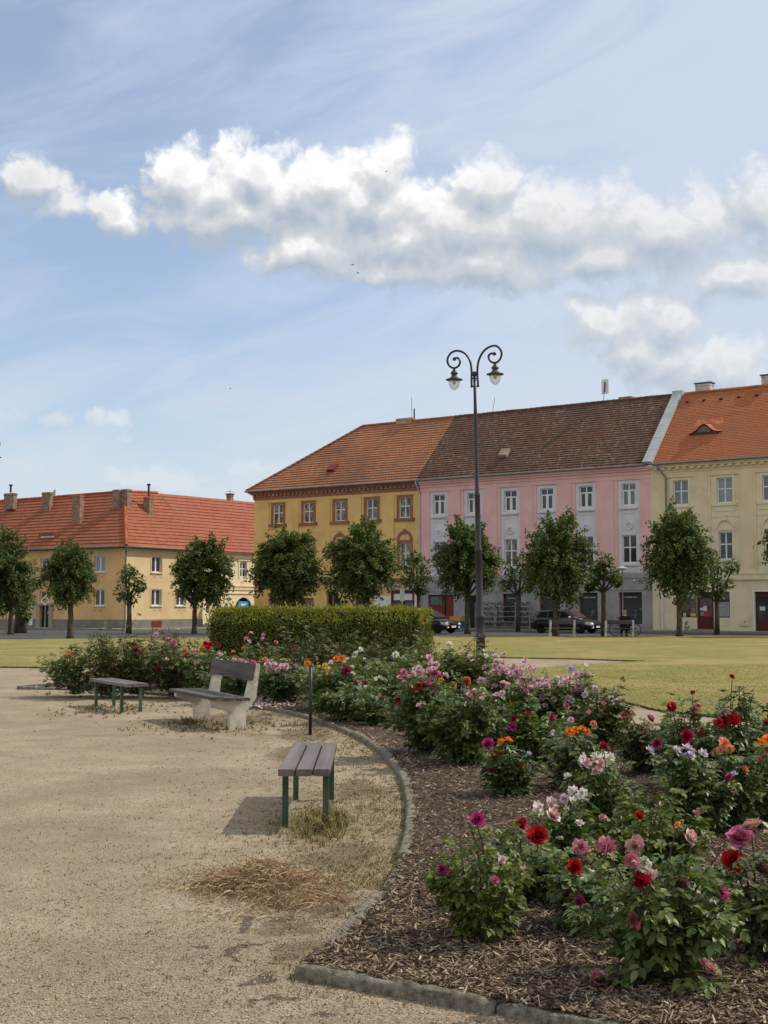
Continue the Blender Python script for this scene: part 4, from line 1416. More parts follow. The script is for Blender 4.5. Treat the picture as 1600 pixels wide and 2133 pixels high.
def trunk_mesh(h, r0, r1, seed, limbs=6, spread=.9, rise=1.1):
    r = random.Random(seed)
    mb = MB()
    n = 9
    pts = [Vector((noise.noise(Vector((seed, i * .5, 0))) * .07 * i / n, noise.noise(Vector((seed, i * .5, 5))) * .07 * i / n, h * i / n)) for i in range(n + 1)]
    rs = [r0 + (r1 - r0) * i / n + (0.05 * math.exp(-i * 1.6)) for i in range(n + 1)]
    mb.tube(pts, rs, 9)
    for k in range(limbs):
        a = 2 * PI * (k + r.uniform(-.2, .2)) / limbs
        s = pts[-2] + Vector((0, 0, r.uniform(-.1, .15)))
        e = s + Vector((math.cos(a) * spread * r.uniform(.7, 1.1), math.sin(a) * spread * r.uniform(.7, 1.1), rise * r.uniform(.8, 1.3)))
        m_ = s.lerp(e, .5) + Vector((math.cos(a) * .12, math.sin(a) * .12, -.08))
        mb.tube([s, m_, e], [r1 * .75, r1 * .5, r1 * .22], 6)
    mb.tube([pts[-1], pts[-1] + Vector((0.05, 0, rise * 1.2))], [r1, r1 * .3], 6)
    return mb


def linden(i, base_px, crown_px, rx, ry, label, double=False, Y=None):
    b = G(*base_px) if Y is None else D(base_px[0], 1300, Y)
    b.z = 0.0
    c = D(crown_px[0], crown_px[1], b.y)
    sx = rx / F * b.y * 1.27; szz = ry / F * b.y / 1.04
    t_ = thing('street_tree', label, 'tree', b, 0, 'clipped round-headed lindens lining the street')
    hh = c.z - szz * .75
    o = trunk_mesh(hh, .17, .12, 10 + i).build('trunk', BARK, t_, True)
    cr = link('crown', CROWNS[i % 4], t_)
    cr.location = (c.x - b.x, 0, c.z)
    cr.scale = (sx, sx, szz)
    cr.rotation_euler = (0, 0, i * 1.7)
    return t_


linden(0, (22, 1322), (2, 1196), 68, 92, 'dark green linden cut off by the left edge, furthest left of the row')
linden(1, (146, 1331), (143, 1196), 58, 76, 'rounded linden in front of the ochre corner house door, behind the diamond sign')
linden(2, (405, 1318), (427, 1194), 64, 80, 'rounded linden covering the join between the corner house and archway house', Y=80)
linden(3, (600, 1318), (598, 1180), 75, 88, 'broad linden before the left part of the yellow house, behind the hedge', Y=78)
linden(4, (766, 1318), (757, 1174), 72, 90, 'broad linden before the middle of the yellow house, behind the hedge', Y=77)
linden(5, (974, 1321), (970, 1163), 68, 92, 'linden just left behind the double lamp post, before the pink house')
linden(6, (1158, 1326), (1162, 1166), 73, 104, 'tall pointed linden whose trunk stands before the parked black estate car')
linden(7, (1416, 1327), (1412, 1150), 73, 106, 'tallest linden, standing on the lawn edge before the pink and cream house join')
linden(8, (1672, 1328), (1672, 1150), 70, 100, 'linden mostly outside the right edge, only a few leaves showing')


def pollard(i, base_px, h_px, clumps, label, Y=None, r0=.14):
    b = G(*base_px) if Y is None else D(base_px[0], 1300, Y)
    b.z = 0
    r = random.Random(40 + i)
    t_ = thing('pollard_tree', label, 'tree', b, 0, 'small pollarded trees with knotty open crowns')
    k = b.y / F
    fork = D(base_px[0], h_px, b.y).z
    mb = MB()
    lean = clumps[0][0] * 0.0
    mb.tube([(0, 0, 0), (.02, 0, fork * .5), (0, 0, fork)], [r0 * 1.25, r0, r0 * .9], 9)
    V, Fc = [], []
    for cx, cy, cr in clumps:
        c = D(cx, cy, b.y) - b
        c.y = r.uniform(-.5, .5)
        R_ = cr * k
        mb.tube([(0, 0, fork - .05), Vector((c.x * .45, c.y * .5, fork + (c.z - fork) * .35)), c], [r0 * .6, r0 * .4, r0 * .22], 7)
        for q in range(int(150 * max(.8, (R_ / .7) ** 2))):
            d = rvec(r)
            p = c + Vector((d.x, d.y, d.z * .9)) * R_ * (r.random() ** .4) * (0.85 + .35 * noise.noise(d * 2 + c))
            ld = (d + rvec(r) * .7 + Vector((0, 0, -.5))).normalized()
            nn = (Vector((0, 0, 1)) + rvec(r) * .7 + d * .3).normalized()
            leaf2(V, Fc, p, ld, nn, r.uniform(.16, .27), r.uniform(.12, .20))
    mb.build('trunk', BARK, t_, True)
    cm = MB(); cm.V, cm.Fc = V, Fc
    cm.build('crown', LEAF_POL, t_)
    return t_


pollard(0, (42, 1319), 1268, [(55, 1255, 20), (40, 1262, 20), (62, 1215, 18), (30, 1235, 20), (58, 1285, 10), (44, 1240, 18)], 'stout pollard trunk sprouting leaves beside the left edge linden', r0=.36)
pollard(1, (268, 1320), 1250, [(262, 1200, 20), (283, 1205, 22), (258, 1232, 22), (272, 1245, 20), (290, 1222, 14), (268, 1188, 14)], 'slim pollard at the corner of the ochre house, between two lindens', r0=.15)
pollard(2, (705, 1318), 1255, [(700, 1205, 24), (718, 1220, 20), (690, 1225, 18), (710, 1262, 16), (716, 1282, 12)], 'pollard half hidden left of the linden before the yellow house centre', Y=84)
pollard(3, (872, 1318), 1240, [(855, 1180, 22), (880, 1175, 20), (868, 1210, 24), (846, 1205, 16), (888, 1200, 16), (866, 1160, 14), (878, 1228, 14)], 'pollard before the join of the yellow and pink houses', Y=85)
pollard(4, (1079, 1316), 1240, [(1062, 1180, 20), (1090, 1172, 18), (1072, 1205, 24), (1098, 1200, 18), (1055, 1218, 14), (1100, 1222, 12)], 'pollard standing in front of the plant racks of the florist')
pollard(5, (1258, 1325), 1232, [(1240, 1182, 15), (1262, 1170, 17), (1280, 1196, 16), (1237, 1208, 14), (1258, 1195, 16), (1284, 1212, 12), (1232, 1222, 10)], 'open pollard with bare forks beside the parked estate car bonnet')
pollard(6, (1494, 1323), 1252, [(1480, 1160, 18), (1500, 1180, 22), (1522, 1180, 17), (1478, 1200, 24), (1510, 1215, 20), (1488, 1232, 20), (1462, 1225, 16)], 'leaning pollard in front of the shop window of the cream house')

# ------------------------------------------------------------------ hedge
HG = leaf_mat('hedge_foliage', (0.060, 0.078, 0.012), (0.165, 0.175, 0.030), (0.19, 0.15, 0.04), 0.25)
HG2 = leaf_mat('hedge_sunlit_new_growth', (0.12, 0.145, 0.013), (0.29, 0.285, 0.035), (0.36, 0.32, 0.07), 0.25)  # yellow-green young shoots, with the sunlit upper band also painted into this tone


def hedge():
    r = random.Random(9)
    c0, c1 = D(433, 1300, 41.5), D(874, 1300, 39.6)
    u = Vector((c1.x - c0.x, c1.y - c0.y, 0)); W_ = u.length; u.normalize()
    root = thing('hedge', 'clipped rectangular hedge with yellow green top behind the rose bed', 'hedge', (c0.x, c0.y, 0), math.atan2(u.y, u.x))
    h, d = 1.55, 1.5
    V, Fc, V2, F2 = [], [], [], []
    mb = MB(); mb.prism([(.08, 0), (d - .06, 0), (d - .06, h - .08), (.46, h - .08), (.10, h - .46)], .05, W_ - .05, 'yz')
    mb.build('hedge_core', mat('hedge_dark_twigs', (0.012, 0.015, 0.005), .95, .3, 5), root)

    def bump(x, z):
        return .09 * noise.noise(Vector((x * 1.1, z * 1.3, 2))) + .05 * noise.noise(Vector((x * 4, z * 4, 7)))
    for i in range(70):
        x, y = r.uniform(0, W_), r.uniform(.25, d * .8)
        for k in range(7):
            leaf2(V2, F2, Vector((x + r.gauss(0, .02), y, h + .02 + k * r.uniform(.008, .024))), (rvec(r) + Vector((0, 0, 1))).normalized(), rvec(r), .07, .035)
    for i in range(15000):
        q = r.random()
        if q < .55:
            x, z = r.uniform(0, W_), h * r.random() ** .9
            k_ = max(0, z - (h - .42))
            p = Vector((x, -bump(x, z) + r.uniform(-.03, .08) + k_ * .85, z)); n = Vector((0, -1, .2)) if k_ == 0 else Vector((0, -.8, .8))
        elif q < .85:
            x, y = r.uniform(-.02, W_ + .02), r.uniform(.30, d)
            p = Vector((x, y, h + bump(x, y) + r.uniform(-.07, .02))); n = Vector((0, -.2, 1))
        elif q < .96:
            y, z = r.uniform(0, d), h * r.random()
            p = Vector((W_ + bump(y, z) + r.uniform(-.08, .02), y, z)); n = Vector((1, 0, .2))
        else:
            y, z = r.uniform(0, d), h * r.random()
            p = Vector((-bump(y, z) + r.uniform(-.02, .08), y, z)); n = Vector((-1, 0, .2))
        ld = (rvec(r) + n * .6 + Vector((0, 0, .5))).normalized()
        nn = (n + rvec(r) * .8).normalized()
        new = p.z > h - .40 + .24 * noise.noise(Vector((p.x * .9, p.z * .5, 3))) or r.random() < .05  # young shoots on top, carried down the front as painted sunlight
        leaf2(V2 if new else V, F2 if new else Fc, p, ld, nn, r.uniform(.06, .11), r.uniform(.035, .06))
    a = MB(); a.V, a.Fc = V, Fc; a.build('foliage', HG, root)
    a = MB(); a.V, a.Fc = V2, F2; a.build('sunlit_new_growth', HG2, root)


hedge()

# ------------------------------------------------------------------ roses
PETALS = {}


def petal_mat(name, centre, edge, rough=.6, trans=.25):
    m = bpy.data.materials.new('petals_' + name)
    m.use_nodes = True
    nt = m.node_tree
    nt.nodes.clear()
    t = NT(nt)
    out = t.n('ShaderNodeOutputMaterial')
    bs = t.n('ShaderNodeBsdfPrincipled')
    at = t.n('ShaderNodeAttribute'); at.attribute_name = 'ring'
    rnd = t.n('ShaderNodeObjectInfo').outputs['Random']
    f = t.m('ADD', t.sep(at.outputs['Vector'])[0], t.m('MULTIPLY', t.m('SUBTRACT', t.n('ShaderNodeNewGeometry').outputs['Random Per Island'], .5), .25), clamp=True)
    c = t.mix(f, centre, edge)
    c = t.mix(t.m('MULTIPLY', rnd, .25), c, tuple(x * .7 for x in edge))
    pv = t.m('ADD', .62, t.m('MULTIPLY', t.n('ShaderNodeNewGeometry').outputs['Random Per Island'], .62))
    c = t.mix(1.0, c, t.comb(pv, pv, pv), 'MULTIPLY')
    nt.links.new(c, bs.inputs['Base Color'])
    bs.inputs['Roughness'].default_value = rough
    bs.inputs['Specular IOR Level'].default_value = .2
    tr = t.n('ShaderNodeBsdfTranslucent'); nt.links.new(c, tr.inputs[0])
    mx = t.n('ShaderNodeMixShader'); mx.inputs[0].default_value = trans
    nt.links.new(bs.outputs[0], mx.inputs[1]); nt.links.new(tr.outputs[0], mx.inputs[2]); nt.links.new(mx.outputs[0], out.inputs[0])
    PETALS[name] = m


for nm, a, b in (('crimson', (.26, .004, .022), (.42, .008, .04)), ('red', (.36, .006, .012), (.52, .014, .02)), ('magenta', (.36, .012, .12), (.52, .045, .22)),
                 ('hotpink', (.52, .06, .18), (.66, .20, .36)), ('pink', (.66, .26, .36), (.76, .46, .54)), ('lightpink', (.70, .38, .44), (.78, .56, .62)),
                 ('palepink', (.80, .33, .28), (.84, .66, .63)), ('white', (.80, .70, .60), (.84, .80, .76)), ('lavender', (.58, .48, .60), (.70, .62, .74)),
                 ('orange', (.80, .16, .008), (.88, .27, .03)), ('apricot', (.80, .24, .10), (.82, .36, .18)), ('coral', (.72, .13, .09), (.74, .24, .18)),
                 ('yellow', (.82, .50, .03), (.84, .62, .12)), ('faded', (.44, .07, .15), (.64, .26, .32)), ('dusty', (.56, .22, .24), (.68, .40, .36)),
                 ('plum', (.20, .012, .07), (.34, .03, .12)), ('rust', (.45, .16, .08), (.52, .26, .15))):
    petal_mat(nm, a, b)


def bloom_mesh(kind, seed):
    """double rose: layered curved petals, unit diameter; 'ring' runs from 0 at the heart to 1 at the rim"""
    r = random.Random(seed)
    V, Fc, ring = [], [], []
    if kind == 'cup': NP, open_, H = 32, .86, .62
    elif kind == 'full': NP, open_, H = 46, .84, .52
    elif kind == 'loose': NP, open_, H = 17, 1.35, .42
    elif kind == 'wilt': NP, open_, H = 26, 1.75, .46
    else: NP, open_, H = 9, .45, .75       # bud
    nu, nv = 6, 5
    ga = 2.39996
    for i in range(NP):
        o = (i + .5) / NP
        th0 = i * ga + r.uniform(-.3, .3)
        Lp = (.30 + .26 * o ** .8) * r.uniform(.9, 1.12)
        a0 = R(4 + 66 * o * open_) * r.uniform(.85, 1.1)      # outward lean at the base
        a1 = a0 + R((-50 + 78 * o) if kind != 'wilt' else (-30 + 120 * o * r.uniform(.5, 1.3)))
        base_r = .02 + .07 * o
        half = (1.35 - .62 * o) * r.uniform(.85, 1.15) if kind in ('cup', 'full', 'bud') else (.75 - .15 * o) * r.uniform(.8, 1.2)
        z0 = H * (.34 - .34 * o) * (.7 if kind == 'full' else 1)
        ph = r.uniform(0, 6.28); wk = r.uniform(.85, 1.15)
        n0 = len(V)
        for v in range(nv + 1):
            s = v / nv
            for u in range(nu + 1):
                w = -1 + 2 * u / nu
                se = s * (1 - .26 * abs(w) ** 2.2)
                steps = 5
                rr_, zz_ = base_r, z0
                for q in range(steps):
                    sq = se * (q + .5) / steps
                    a = a0 + (a1 - a0) * sq
                    rr_ += math.sin(a) * Lp * se / steps; zz_ += math.cos(a) * Lp * se / steps
                wid = half * (.35 + .65 * math.sin(min(1, s * 1.15) * PI * .55))
                th = th0 + w * min(1.5, (.13 + .20 * o) * (.45 + .62 * math.sin(min(1, s * 1.1) * PI * .55)) * wk / max(.07, rr_))
                rip = (.034 + .022 * (kind in ('loose', 'wilt'))) * s * math.sin(w * 5 + ph + i) * (.4 + o)
                V.append(Vector(((rr_ + rip) * math.cos(th), (rr_ + rip) * math.sin(th), zz_ + rip * .8 - .05 * o * abs(w) ** 2)))
                ring.append(min(1, o * .75 + s * .3))
        for v in range(nv):
            for u in range(nu):
                a = n0 + v * (nu + 1) + u
                Fc.append((a, a + 1, a + nu + 2, a + nu + 1))
    mx = max(math.hypot(v.x, v.y) for v in V)
    V = [v / (2 * mx) for v in V]
    zc = sum(v.z for v in V) / len(V)
    V = [Vector((v.x, v.y, v.z - zc)) for v in V]
    me = bpy.data.meshes.new('bloom')
    me.from_pydata([tuple(v) for v in V], [], Fc)
    at = me.attributes.new('ring', 'FLOAT', 'POINT')
    at.data.foreach_set('value', ring)
    me.polygons.foreach_set('use_smooth', [True] * len(me.polygons))
    me.materials.append(PETALS['pink'])
    return me


BLOOMS = {k: [bloom_mesh(k, s) for s in (1, 2, 3)] for k in ('cup', 'full', 'loose', 'wilt', 'bud')}
LEAF_ROSE = leaf_mat('rose_leaves', (0.050, 0.088, 0.026), (0.145, 0.198, 0.058), (0.19, 0.22, 0.07), 0.22, .42, .4)
LEAF_RDARK = leaf_mat('rose_leaves_dark', (0.042, 0.073, 0.025), (0.120, 0.168, 0.054), (0.15, 0.18, 0.055), 0.18, .42, .4)
LEAF_RYEL = leaf_mat('rose_leaves_yellowish', (0.06, 0.088, 0.020), (0.155, 0.19, 0.042), (0.24, 0.23, 0.08), 0.28, .45, .35)
LEAF_RBRN = leaf_mat('rose_leaves_bronze', (0.055, 0.064, 0.022), (0.135, 0.14, 0.048), (0.17, 0.10, 0.055), 0.22, .45, .35)
STEM = mat('rose_stem', (0.075, 0.095, 0.035), .7, .3, 9)
STEM_B = mat('rose_stem_brown', (0.085, 0.060, 0.035), .8, .3, 9)


def leaflet(V, Fc, p, d, nrm, ln, wd, hero):
    if not hero:
        leaf2(V, Fc, p, d, nrm, ln, wd); return
    s = d.cross(nrm)
    s = s.normalized() if s.length > 1e-5 else d.orthogonal().normalized()
    n = len(V)
    up = nrm * wd * .2
    curl = -nrm * ln * .12
    P_ = lambda a, b, k, c: p + d * ln * a + s * wd * .5 * b + up * k + curl * c
    V += [P_(0, 0, 0, 0), P_(.28, .80, .8, .1), P_(.62, .86, .8, .5), P_(1, 0, 0, 1.2), P_(.62, -.86, .8, .5), P_(.28, -.80, .8, .1), P_(.30, 0, 0, .15), P_(.64, 0, 0, .55)]
    Fc += [(n, n + 1, n + 6), (n + 1, n + 2, n + 7, n + 6), (n + 2, n + 3, n + 7), (n, n + 6, n + 5), (n + 6, n + 7, n + 4, n + 5), (n + 7, n + 3, n + 4)]


def compound(V, Fc, r, p, d, size, hero):
    """a rose leaf: rachis with five leaflets"""
    nrm = (Vector((0, 0, 1)) + rvec(r) * .55).normalized()
    d = (d - nrm * d.dot(nrm) * .6).normalized()
    s = d.cross(nrm).normalized()
    rl = size * 1.75
    sag = Vector((0, 0, -rl * .18))
    leaflet(V, Fc, p + d * rl + sag, (d + Vector((0, 0, -.25))).normalized(), nrm, size * 1.1, size * .78, hero)
    for k, f in ((1, .52), (2, .88)):
        for sg in (-1, 1):
            if not hero and k == 1 and r.random() < .35:
                continue
            dd = (d * .62 + s * sg + Vector((0, 0, -.12)) + rvec(r) * .15).normalized()
            leaflet(V, Fc, p + d * rl * f + sag * f * f, dd, (nrm + rvec(r) * .25).normalized(), size * (.85 + .12 * k), size * (.58 + .08 * k), hero)


def bez(a, b, c, s):
    return a.lerp(b, s).lerp(b.lerp(c, s), s)


N_BUSH = [0]


def rose_bush(label, base_px, top_py, half_px, blooms, n_leaf=220, size=.055, hero=False, leaf=None, tall=0, skirt=.15, group='rose bushes in the flower bed', wild=.25):
    """base_px: foot of the bush in the photo; blooms: (px, py, diameter px, colour, kind)"""
    N_BUSH[0] += 1
    r = random.Random(100 + N_BUSH[0])
    b = G(base_px[0], base_px[1], .05)
    top = D(base_px[0], top_py, b.y).z
    H = max(.25, top - .05)
    Rr_ = half_px * b.y / F * 1.55
    n_leaf = int(n_leaf * (2.3 if hero else 2.4))
    if not hero: size *= 1.12
    k = b.y / F
    root = thing('rose_bush', label, 'rose bush', b, 0, group)
    V, Fc = [], []
    st = MB()
    canes = []
    pend = []
    for px, py, dia, colr, kind in blooms:
        p = D(px, py, b.y + r.uniform(-.85, -.05) * Rr_) - b
        pend.append((p, dia * k, colr, kind))
        canes.append((p - Vector((0, 0, dia * k * .35)), True))
    nc = max(9, int(14 * (Rr_ / .45)))
    for i in range(nc):
        a = r.uniform(0, 2 * PI)
        q = math.sqrt(r.random())
        hh = H * (1.0 - .30 * q * q) * r.uniform(.78, 1.08)
        canes.append((Vector((math.cos(a) * Rr_ * q, math.sin(a) * Rr_ * q * .9, hh)), False))
    for i in range(tall + (2 if hero else 0)):
        a = r.uniform(0, 2 * PI)
        canes.append((Vector((math.cos(a) * Rr_ * .6, math.sin(a) * Rr_ * .5, H * r.uniform(1.02, 1.22))), False))
    if not hero and len(blooms) >= 4:              # more small flowers of the same colours over the crown
        for i in range(7):
            a = r.uniform(PI * .9, 2.1 * PI)
            qq = r.uniform(.2, .95)
            p = Vector((math.cos(a) * Rr_ * qq, math.sin(a) * Rr_ * qq * .8, H * (1.02 - .35 * qq * qq) * r.uniform(.75, 1.05)))
            dia = r.uniform(.07, .11)
            c = r.choice(blooms)
            pend.append((p, dia, c[3], r.choice((c[4], 'loose', 'wilt'))))
            canes.append((p - Vector((0, 0, dia * .35)), True))
    if hero:                                       # spent and half-open flowers lower on the bush
        cs = [c[3] for c in blooms] or ['plum']
        for i in range(r.randint(1, 3)):
            a = r.uniform(PI, 2 * PI)
            p = Vector((math.cos(a) * Rr_ * .85, math.sin(a) * Rr_ * .8, H * r.uniform(.45, .9)))
            dia = r.uniform(.05, .075)
            pend.append((p, dia, r.choice(cs + ['faded', 'plum', 'dusty']), r.choice(('wilt', 'wilt', 'loose', 'bud'))))
            canes.append((p - Vector((0, 0, dia * .35)), True))
    curves = []
    for e, isb in canes:
        s0 = Vector((e.x * .12 + r.uniform(-.04, .04), e.y * .12 + r.uniform(-.04, .04), 0))
        m_ = Vector((e.x * .35 + r.uniform(-.06, .06), e.y * .35 + r.uniform(-.06, .06), e.z * .62))
        curves.append((s0, m_, e))
        st.tube([bez(s0, m_, e, q / 6) for q in range(7)], [.008 - .005 * q / 6 for q in range(7)], 5 if hero else 4, False)
    for i in range(n_leaf):
        s0, m_, e = r.choice(curves)
        t_ = r.uniform(.16, .97) ** .8
        if r.random() < skirt: t_ = r.uniform(.10, .5)
        p = bez(s0, m_, e, t_)
        out = Vector((p.x, p.y, 0))
        out = out.normalized() if out.length > .02 else rvec(r)
        d = (rvec(r) + out * .55 + Vector((0, 0, r.uniform(-.1, .35)))).normalized()
        p = p + rvec(r) * Rr_ * wild * r.random() * (1.1 - .7 * t_)
        p.z = max(.03, p.z)
        compound(V, Fc, r, p, d, size * r.uniform(.7, 1.15) * (1.0 if t_ < .85 else .75), hero)
    st.build('stems', STEM if r.random() < .6 else STEM_B, root)
    mb = MB(); mb.V, mb.Fc = V, Fc
    lo = mb.build('leaves', leaf or r.choice((LEAF_ROSE, LEAF_ROSE, LEAF_RDARK)), root)
    if hero: lo.data.polygons.foreach_set('use_smooth', [True] * len(lo.data.polygons))
    for p, dia, colr, kind in pend:
        o = link('bloom', r.choice(BLOOMS[kind]), root)
        o.location = p
        o.scale = (dia, dia, dia)
        v = (Vector((0, -.62, .85)) + rvec(r) * .8).normalized()
        if kind == 'wilt': v = (Vector((0, -.4, .5)) + rvec(r)).normalized()
        qn = v.to_track_quat('Z', 'Y')
        o.rotation_mode = 'QUATERNION'
        o.rotation_quaternion = qn
        o.material_slots[0].link = 'OBJECT'
        o.material_slots[0].material = PETALS[colr]
    return root


def clus(r, cx, cy, n, sx, sy, d, cols, kind='loose'):
    return [(cx + r.gauss(0, sx), cy + r.gauss(0, sy), d * r.uniform(.8, 1.2), r.choice(cols), kind) for i in range(n)]


q = random.Random(77)
# nearest bushes, bottom right of the photo
rose_bush('nearest wide rose bush with faded magenta and pale pink blooms, low before the kerb', (1390, 2040), 1800, 142,
          [(1440, 1743, 46, 'palepink', 'cup'), (1333, 1835, 44, 'crimson', 'wilt'), (1413, 1836, 46, 'plum', 'wilt'), (1500, 1857, 52, 'magenta', 'wilt'), (1320, 1916, 46, 'faded', 'wilt'),
           (1248, 2038, 50, 'faded', 'full'), (1476, 2014, 50, 'dusty', 'full'), (1340, 1800, 40, 'white', 'loose'), (1354, 1822, 34, 'palepink', 'loose'), (1410, 1718, 18, 'apricot', 'bud'),
           (1268, 1763, 46, 'faded', 'wilt'), (1322, 1762, 48, 'dusty', 'wilt'), (1316, 1790, 38, 'faded', 'wilt')], 300, .046, True, LEAF_ROSE)
rose_bush('nearest left rose bush with a magenta bloom and pale yellowish lower leaves', (1005, 1956), 1735, 80,
          [(994, 1706, 38, 'magenta', 'cup'), (1088, 1808, 16, 'lightpink', 'bud')], 190, .040, True, LEAF_RYEL)
rose_bush('rose bush with two deep crimson blooms and dark foliage, second from the kerb', (1110, 1880), 1745, 84,
          [(1085, 1715, 46, 'crimson', 'cup'), (1121, 1740, 54, 'red', 'cup'), (1210, 1765, 44, 'faded', 'loose')], 150, .044, True, LEAF_ROSE)
rose_bush('rose bush with a round scarlet bloom and a drooping magenta one', (1225, 1935), 1810, 80,
          [(1197, 1807, 44, 'red', 'full'), (1186, 1868, 44, 'magenta', 'wilt')], 120, .044, True, LEAF_RDARK)
rose_bush('rose bush with big pink and dusty double blooms at the lower right edge', (1585, 1990), 1760, 76,
          [(1541, 1742, 66, 'hotpink', 'full'), (1566, 1719, 54, 'dusty', 'full'), (1528, 1791, 58, 'red', 'cup'), (1588, 1808, 60, 'dusty', 'full'), (1560, 2010, 40, 'plum', 'wilt')], 130, .048, True, LEAF_RDARK)
rose_bush('rose bush with white and pale pink cluster and one salmon bloom, mid bed', (1185, 1800), 1660, 52,
          [(1122, 1682, 34, 'white', 'loose'), (1150, 1672, 34, 'lightpink', 'loose'), (1154, 1696, 42, 'palepink', 'cup'), (1176, 1690, 30, 'white', 'loose'), (1190, 1645, 30, 'white', 'loose'), (1212, 1652, 30, 'white', 'loose'), (1196, 1668, 28, 'white', 'loose'), (1174, 1664, 26, 'lightpink', 'loose')],
          110, .042, True, LEAF_ROSE, wild=.4)
rose_bush('leafy light green rose bush with a single red bloom behind the nearest bushes', (1345, 1850), 1660, 88, [(1332, 1698, 34, 'red', 'cup'), (1418, 1712, 16, 'apricot', 'bud')], 260, .046, True, LEAF_RYEL)
rose_bush('rose bush carrying a large blush pink cluster under a crimson bud', (1265, 1740), 1585, 62,
          [(1222, 1588, 30, 'lightpink', 'loose'), (1240, 1576, 36, 'white', 'loose'), (1252, 1590, 34, 'palepink', 'loose'), (1270, 1578, 34, 'white', 'loose'), (1214, 1582, 24, 'white', 'loose'), (1243, 1604, 28, 'lightpink', 'loose'),
           (1258, 1553, 32, 'crimson', 'cup'), (1240, 1608, 22, 'palepink', 'bud')], 200, .046, True, LEAF_ROSE)
rose_bush('rose bush with a lavender cluster under one dark crimson bloom', (1440, 1745), 1575, 66,
          [(1412, 1562, 28, 'lavender', 'loose'), (1432, 1556, 30, 'lavender', 'loose'), (1440, 1572, 30, 'lavender', 'loose'), (1466, 1568, 26, 'lavender', 'loose'), (1424, 1574, 26, 'lavender', 'loose'),
           (1431, 1533, 34, 'crimson', 'full'), (1369, 1548, 28, 'plum', 'cup'), (1356, 1562, 26, 'lavender', 'loose')], 220, .048, True, LEAF_RDARK)
rose_bush('rose bush with peach orange clusters and a deep red bud at the right side', (1525, 1730), 1575, 62,
          [(1490, 1566, 26, 'rust', 'loose'), (1510, 1548, 32, 'apricot', 'loose'), (1502, 1562, 28, 'coral', 'loose'), (1553, 1602, 28, 'apricot', 'loose'), (1505, 1607, 32, 'plum', 'cup'), (1520, 1560, 24, 'apricot', 'loose')], 210, .050, True, LEAF_RDARK)
rose_bush('orange flowered rose bush cut by the right edge', (1600, 1720), 1560, 52,
          [(1588, 1545, 34, 'orange', 'loose'), (1598, 1562, 34, 'rust', 'loose'), (1582, 1566, 28, 'apricot', 'loose'), (1600, 1538, 28, 'orange', 'loose'), (1580, 1580, 24, 'apricot', 'loose')], 190, .050, True, LEAF_ROSE)
# middle of the bed
rose_bush('rose bush with bright orange clusters and a purple bloom at the mulch edge', (1060, 1655), 1565, 50,
          [(1042, 1544, 22, 'orange', 'loose'), (1060, 1540, 24, 'orange', 'loose'), (1022, 1574, 26, 'orange', 'loose'), (1040, 1568, 24, 'orange', 'loose'), (1078, 1604, 30, 'orange', 'loose'), (1084, 1596, 24, 'orange', 'loose'),
           (1017, 1549, 30, 'magenta', 'full'), (1102, 1569, 18, 'lavender', 'loose')], 200, .050, True, LEAF_RDARK)
rose_bush('rose bush with one wide orange cluster and buff buds', (1195, 1640), 1535, 62,
          [(1186, 1524, 22, 'orange', 'loose'), (1200, 1530, 24, 'orange', 'loose'), (1214, 1520, 24, 'orange', 'loose'), (1224, 1524, 20, 'orange', 'loose'), (1200, 1517, 20, 'orange', 'loose'), (1236, 1508, 18, 'apricot', 'wilt'), (1150, 1525, 14, 'lavender', 'bud')], 240, .052, True, LEAF_RDARK)
rose_bush('rose bush with purple and dark red blooms one above the other', (1100, 1585), 1470, 70,
          [(1071, 1497, 22, 'crimson', 'cup'), (1068, 1512, 26, 'magenta', 'wilt'), (1102, 1512, 22, 'magenta', 'wilt'), (1106, 1430, 16, 'lightpink', 'loose')], 300, .056, False, LEAF_ROSE)
rose_bush('tall bushy rose with bare reddish shoots before the lawn edge', (1250, 1560), 1440, 50, clus(q, 1240, 1450, 4, 20, 14, 14, ['lightpink', 'faded'], 'bud') + [(1298, 1469, 22, 'white', 'cup')], 260, .052, False, LEAF_RBRN, 4)
rose_bush('rose bush with a single mauve pink bloom by the gravel path', (1350, 1610), 1500, 55, [(1356, 1496, 26, 'hotpink', 'full'), (1298, 1490, 14, 'crimson', 'bud'), (1310, 1485, 12, 'crimson', 'bud'), (1390, 1492, 20, 'yellow', 'wilt')], 240, .052, True, LEAF_RBRN)
rose_bush('rose bush with scattered small red blooms against the lawn', (1440, 1640), 1480, 62,
          [(1401, 1471, 26, 'red', 'wilt'), (1446, 1478, 24, 'faded', 'wilt'), (1446, 1492, 24, 'crimson', 'wilt'), (1443, 1443, 14, 'crimson', 'bud'), (1454, 1472, 18, 'crimson', 'wilt')], 240, .052, True, LEAF_RDARK)
rose_bush('tall rose bush with large ragged crimson blooms near the right edge', (1525, 1660), 1465, 62,
          [(1510, 1500, 32, 'crimson', 'wilt'), (1530, 1498, 34, 'red', 'wilt'), (1498, 1506, 26, 'crimson', 'wilt'), (1525, 1409, 20, 'crimson', 'cup'), (1512, 1486, 24, 'faded', 'wilt')], 270, .054, True, LEAF_RDARK, 3)
rose_bush('dark leafed rose bush with few buds behind the orange bush at the right edge', (1600, 1640), 1470, 56, [(1598, 1520, 20, 'plum', 'wilt')], 220, .054, True, LEAF_RDARK, 3)
rose_bush('light pink rose bush thick with small clusters on its left', (1050, 1500), 1400, 58, clus(q, 1050, 1390, 22, 22, 12, 20, ['lightpink', 'pink', 'lightpink']) + clus(q, 1060, 1425, 24, 30, 18, 19, ['lightpink', 'pink']), 280, .056, False, LEAF_ROSE)
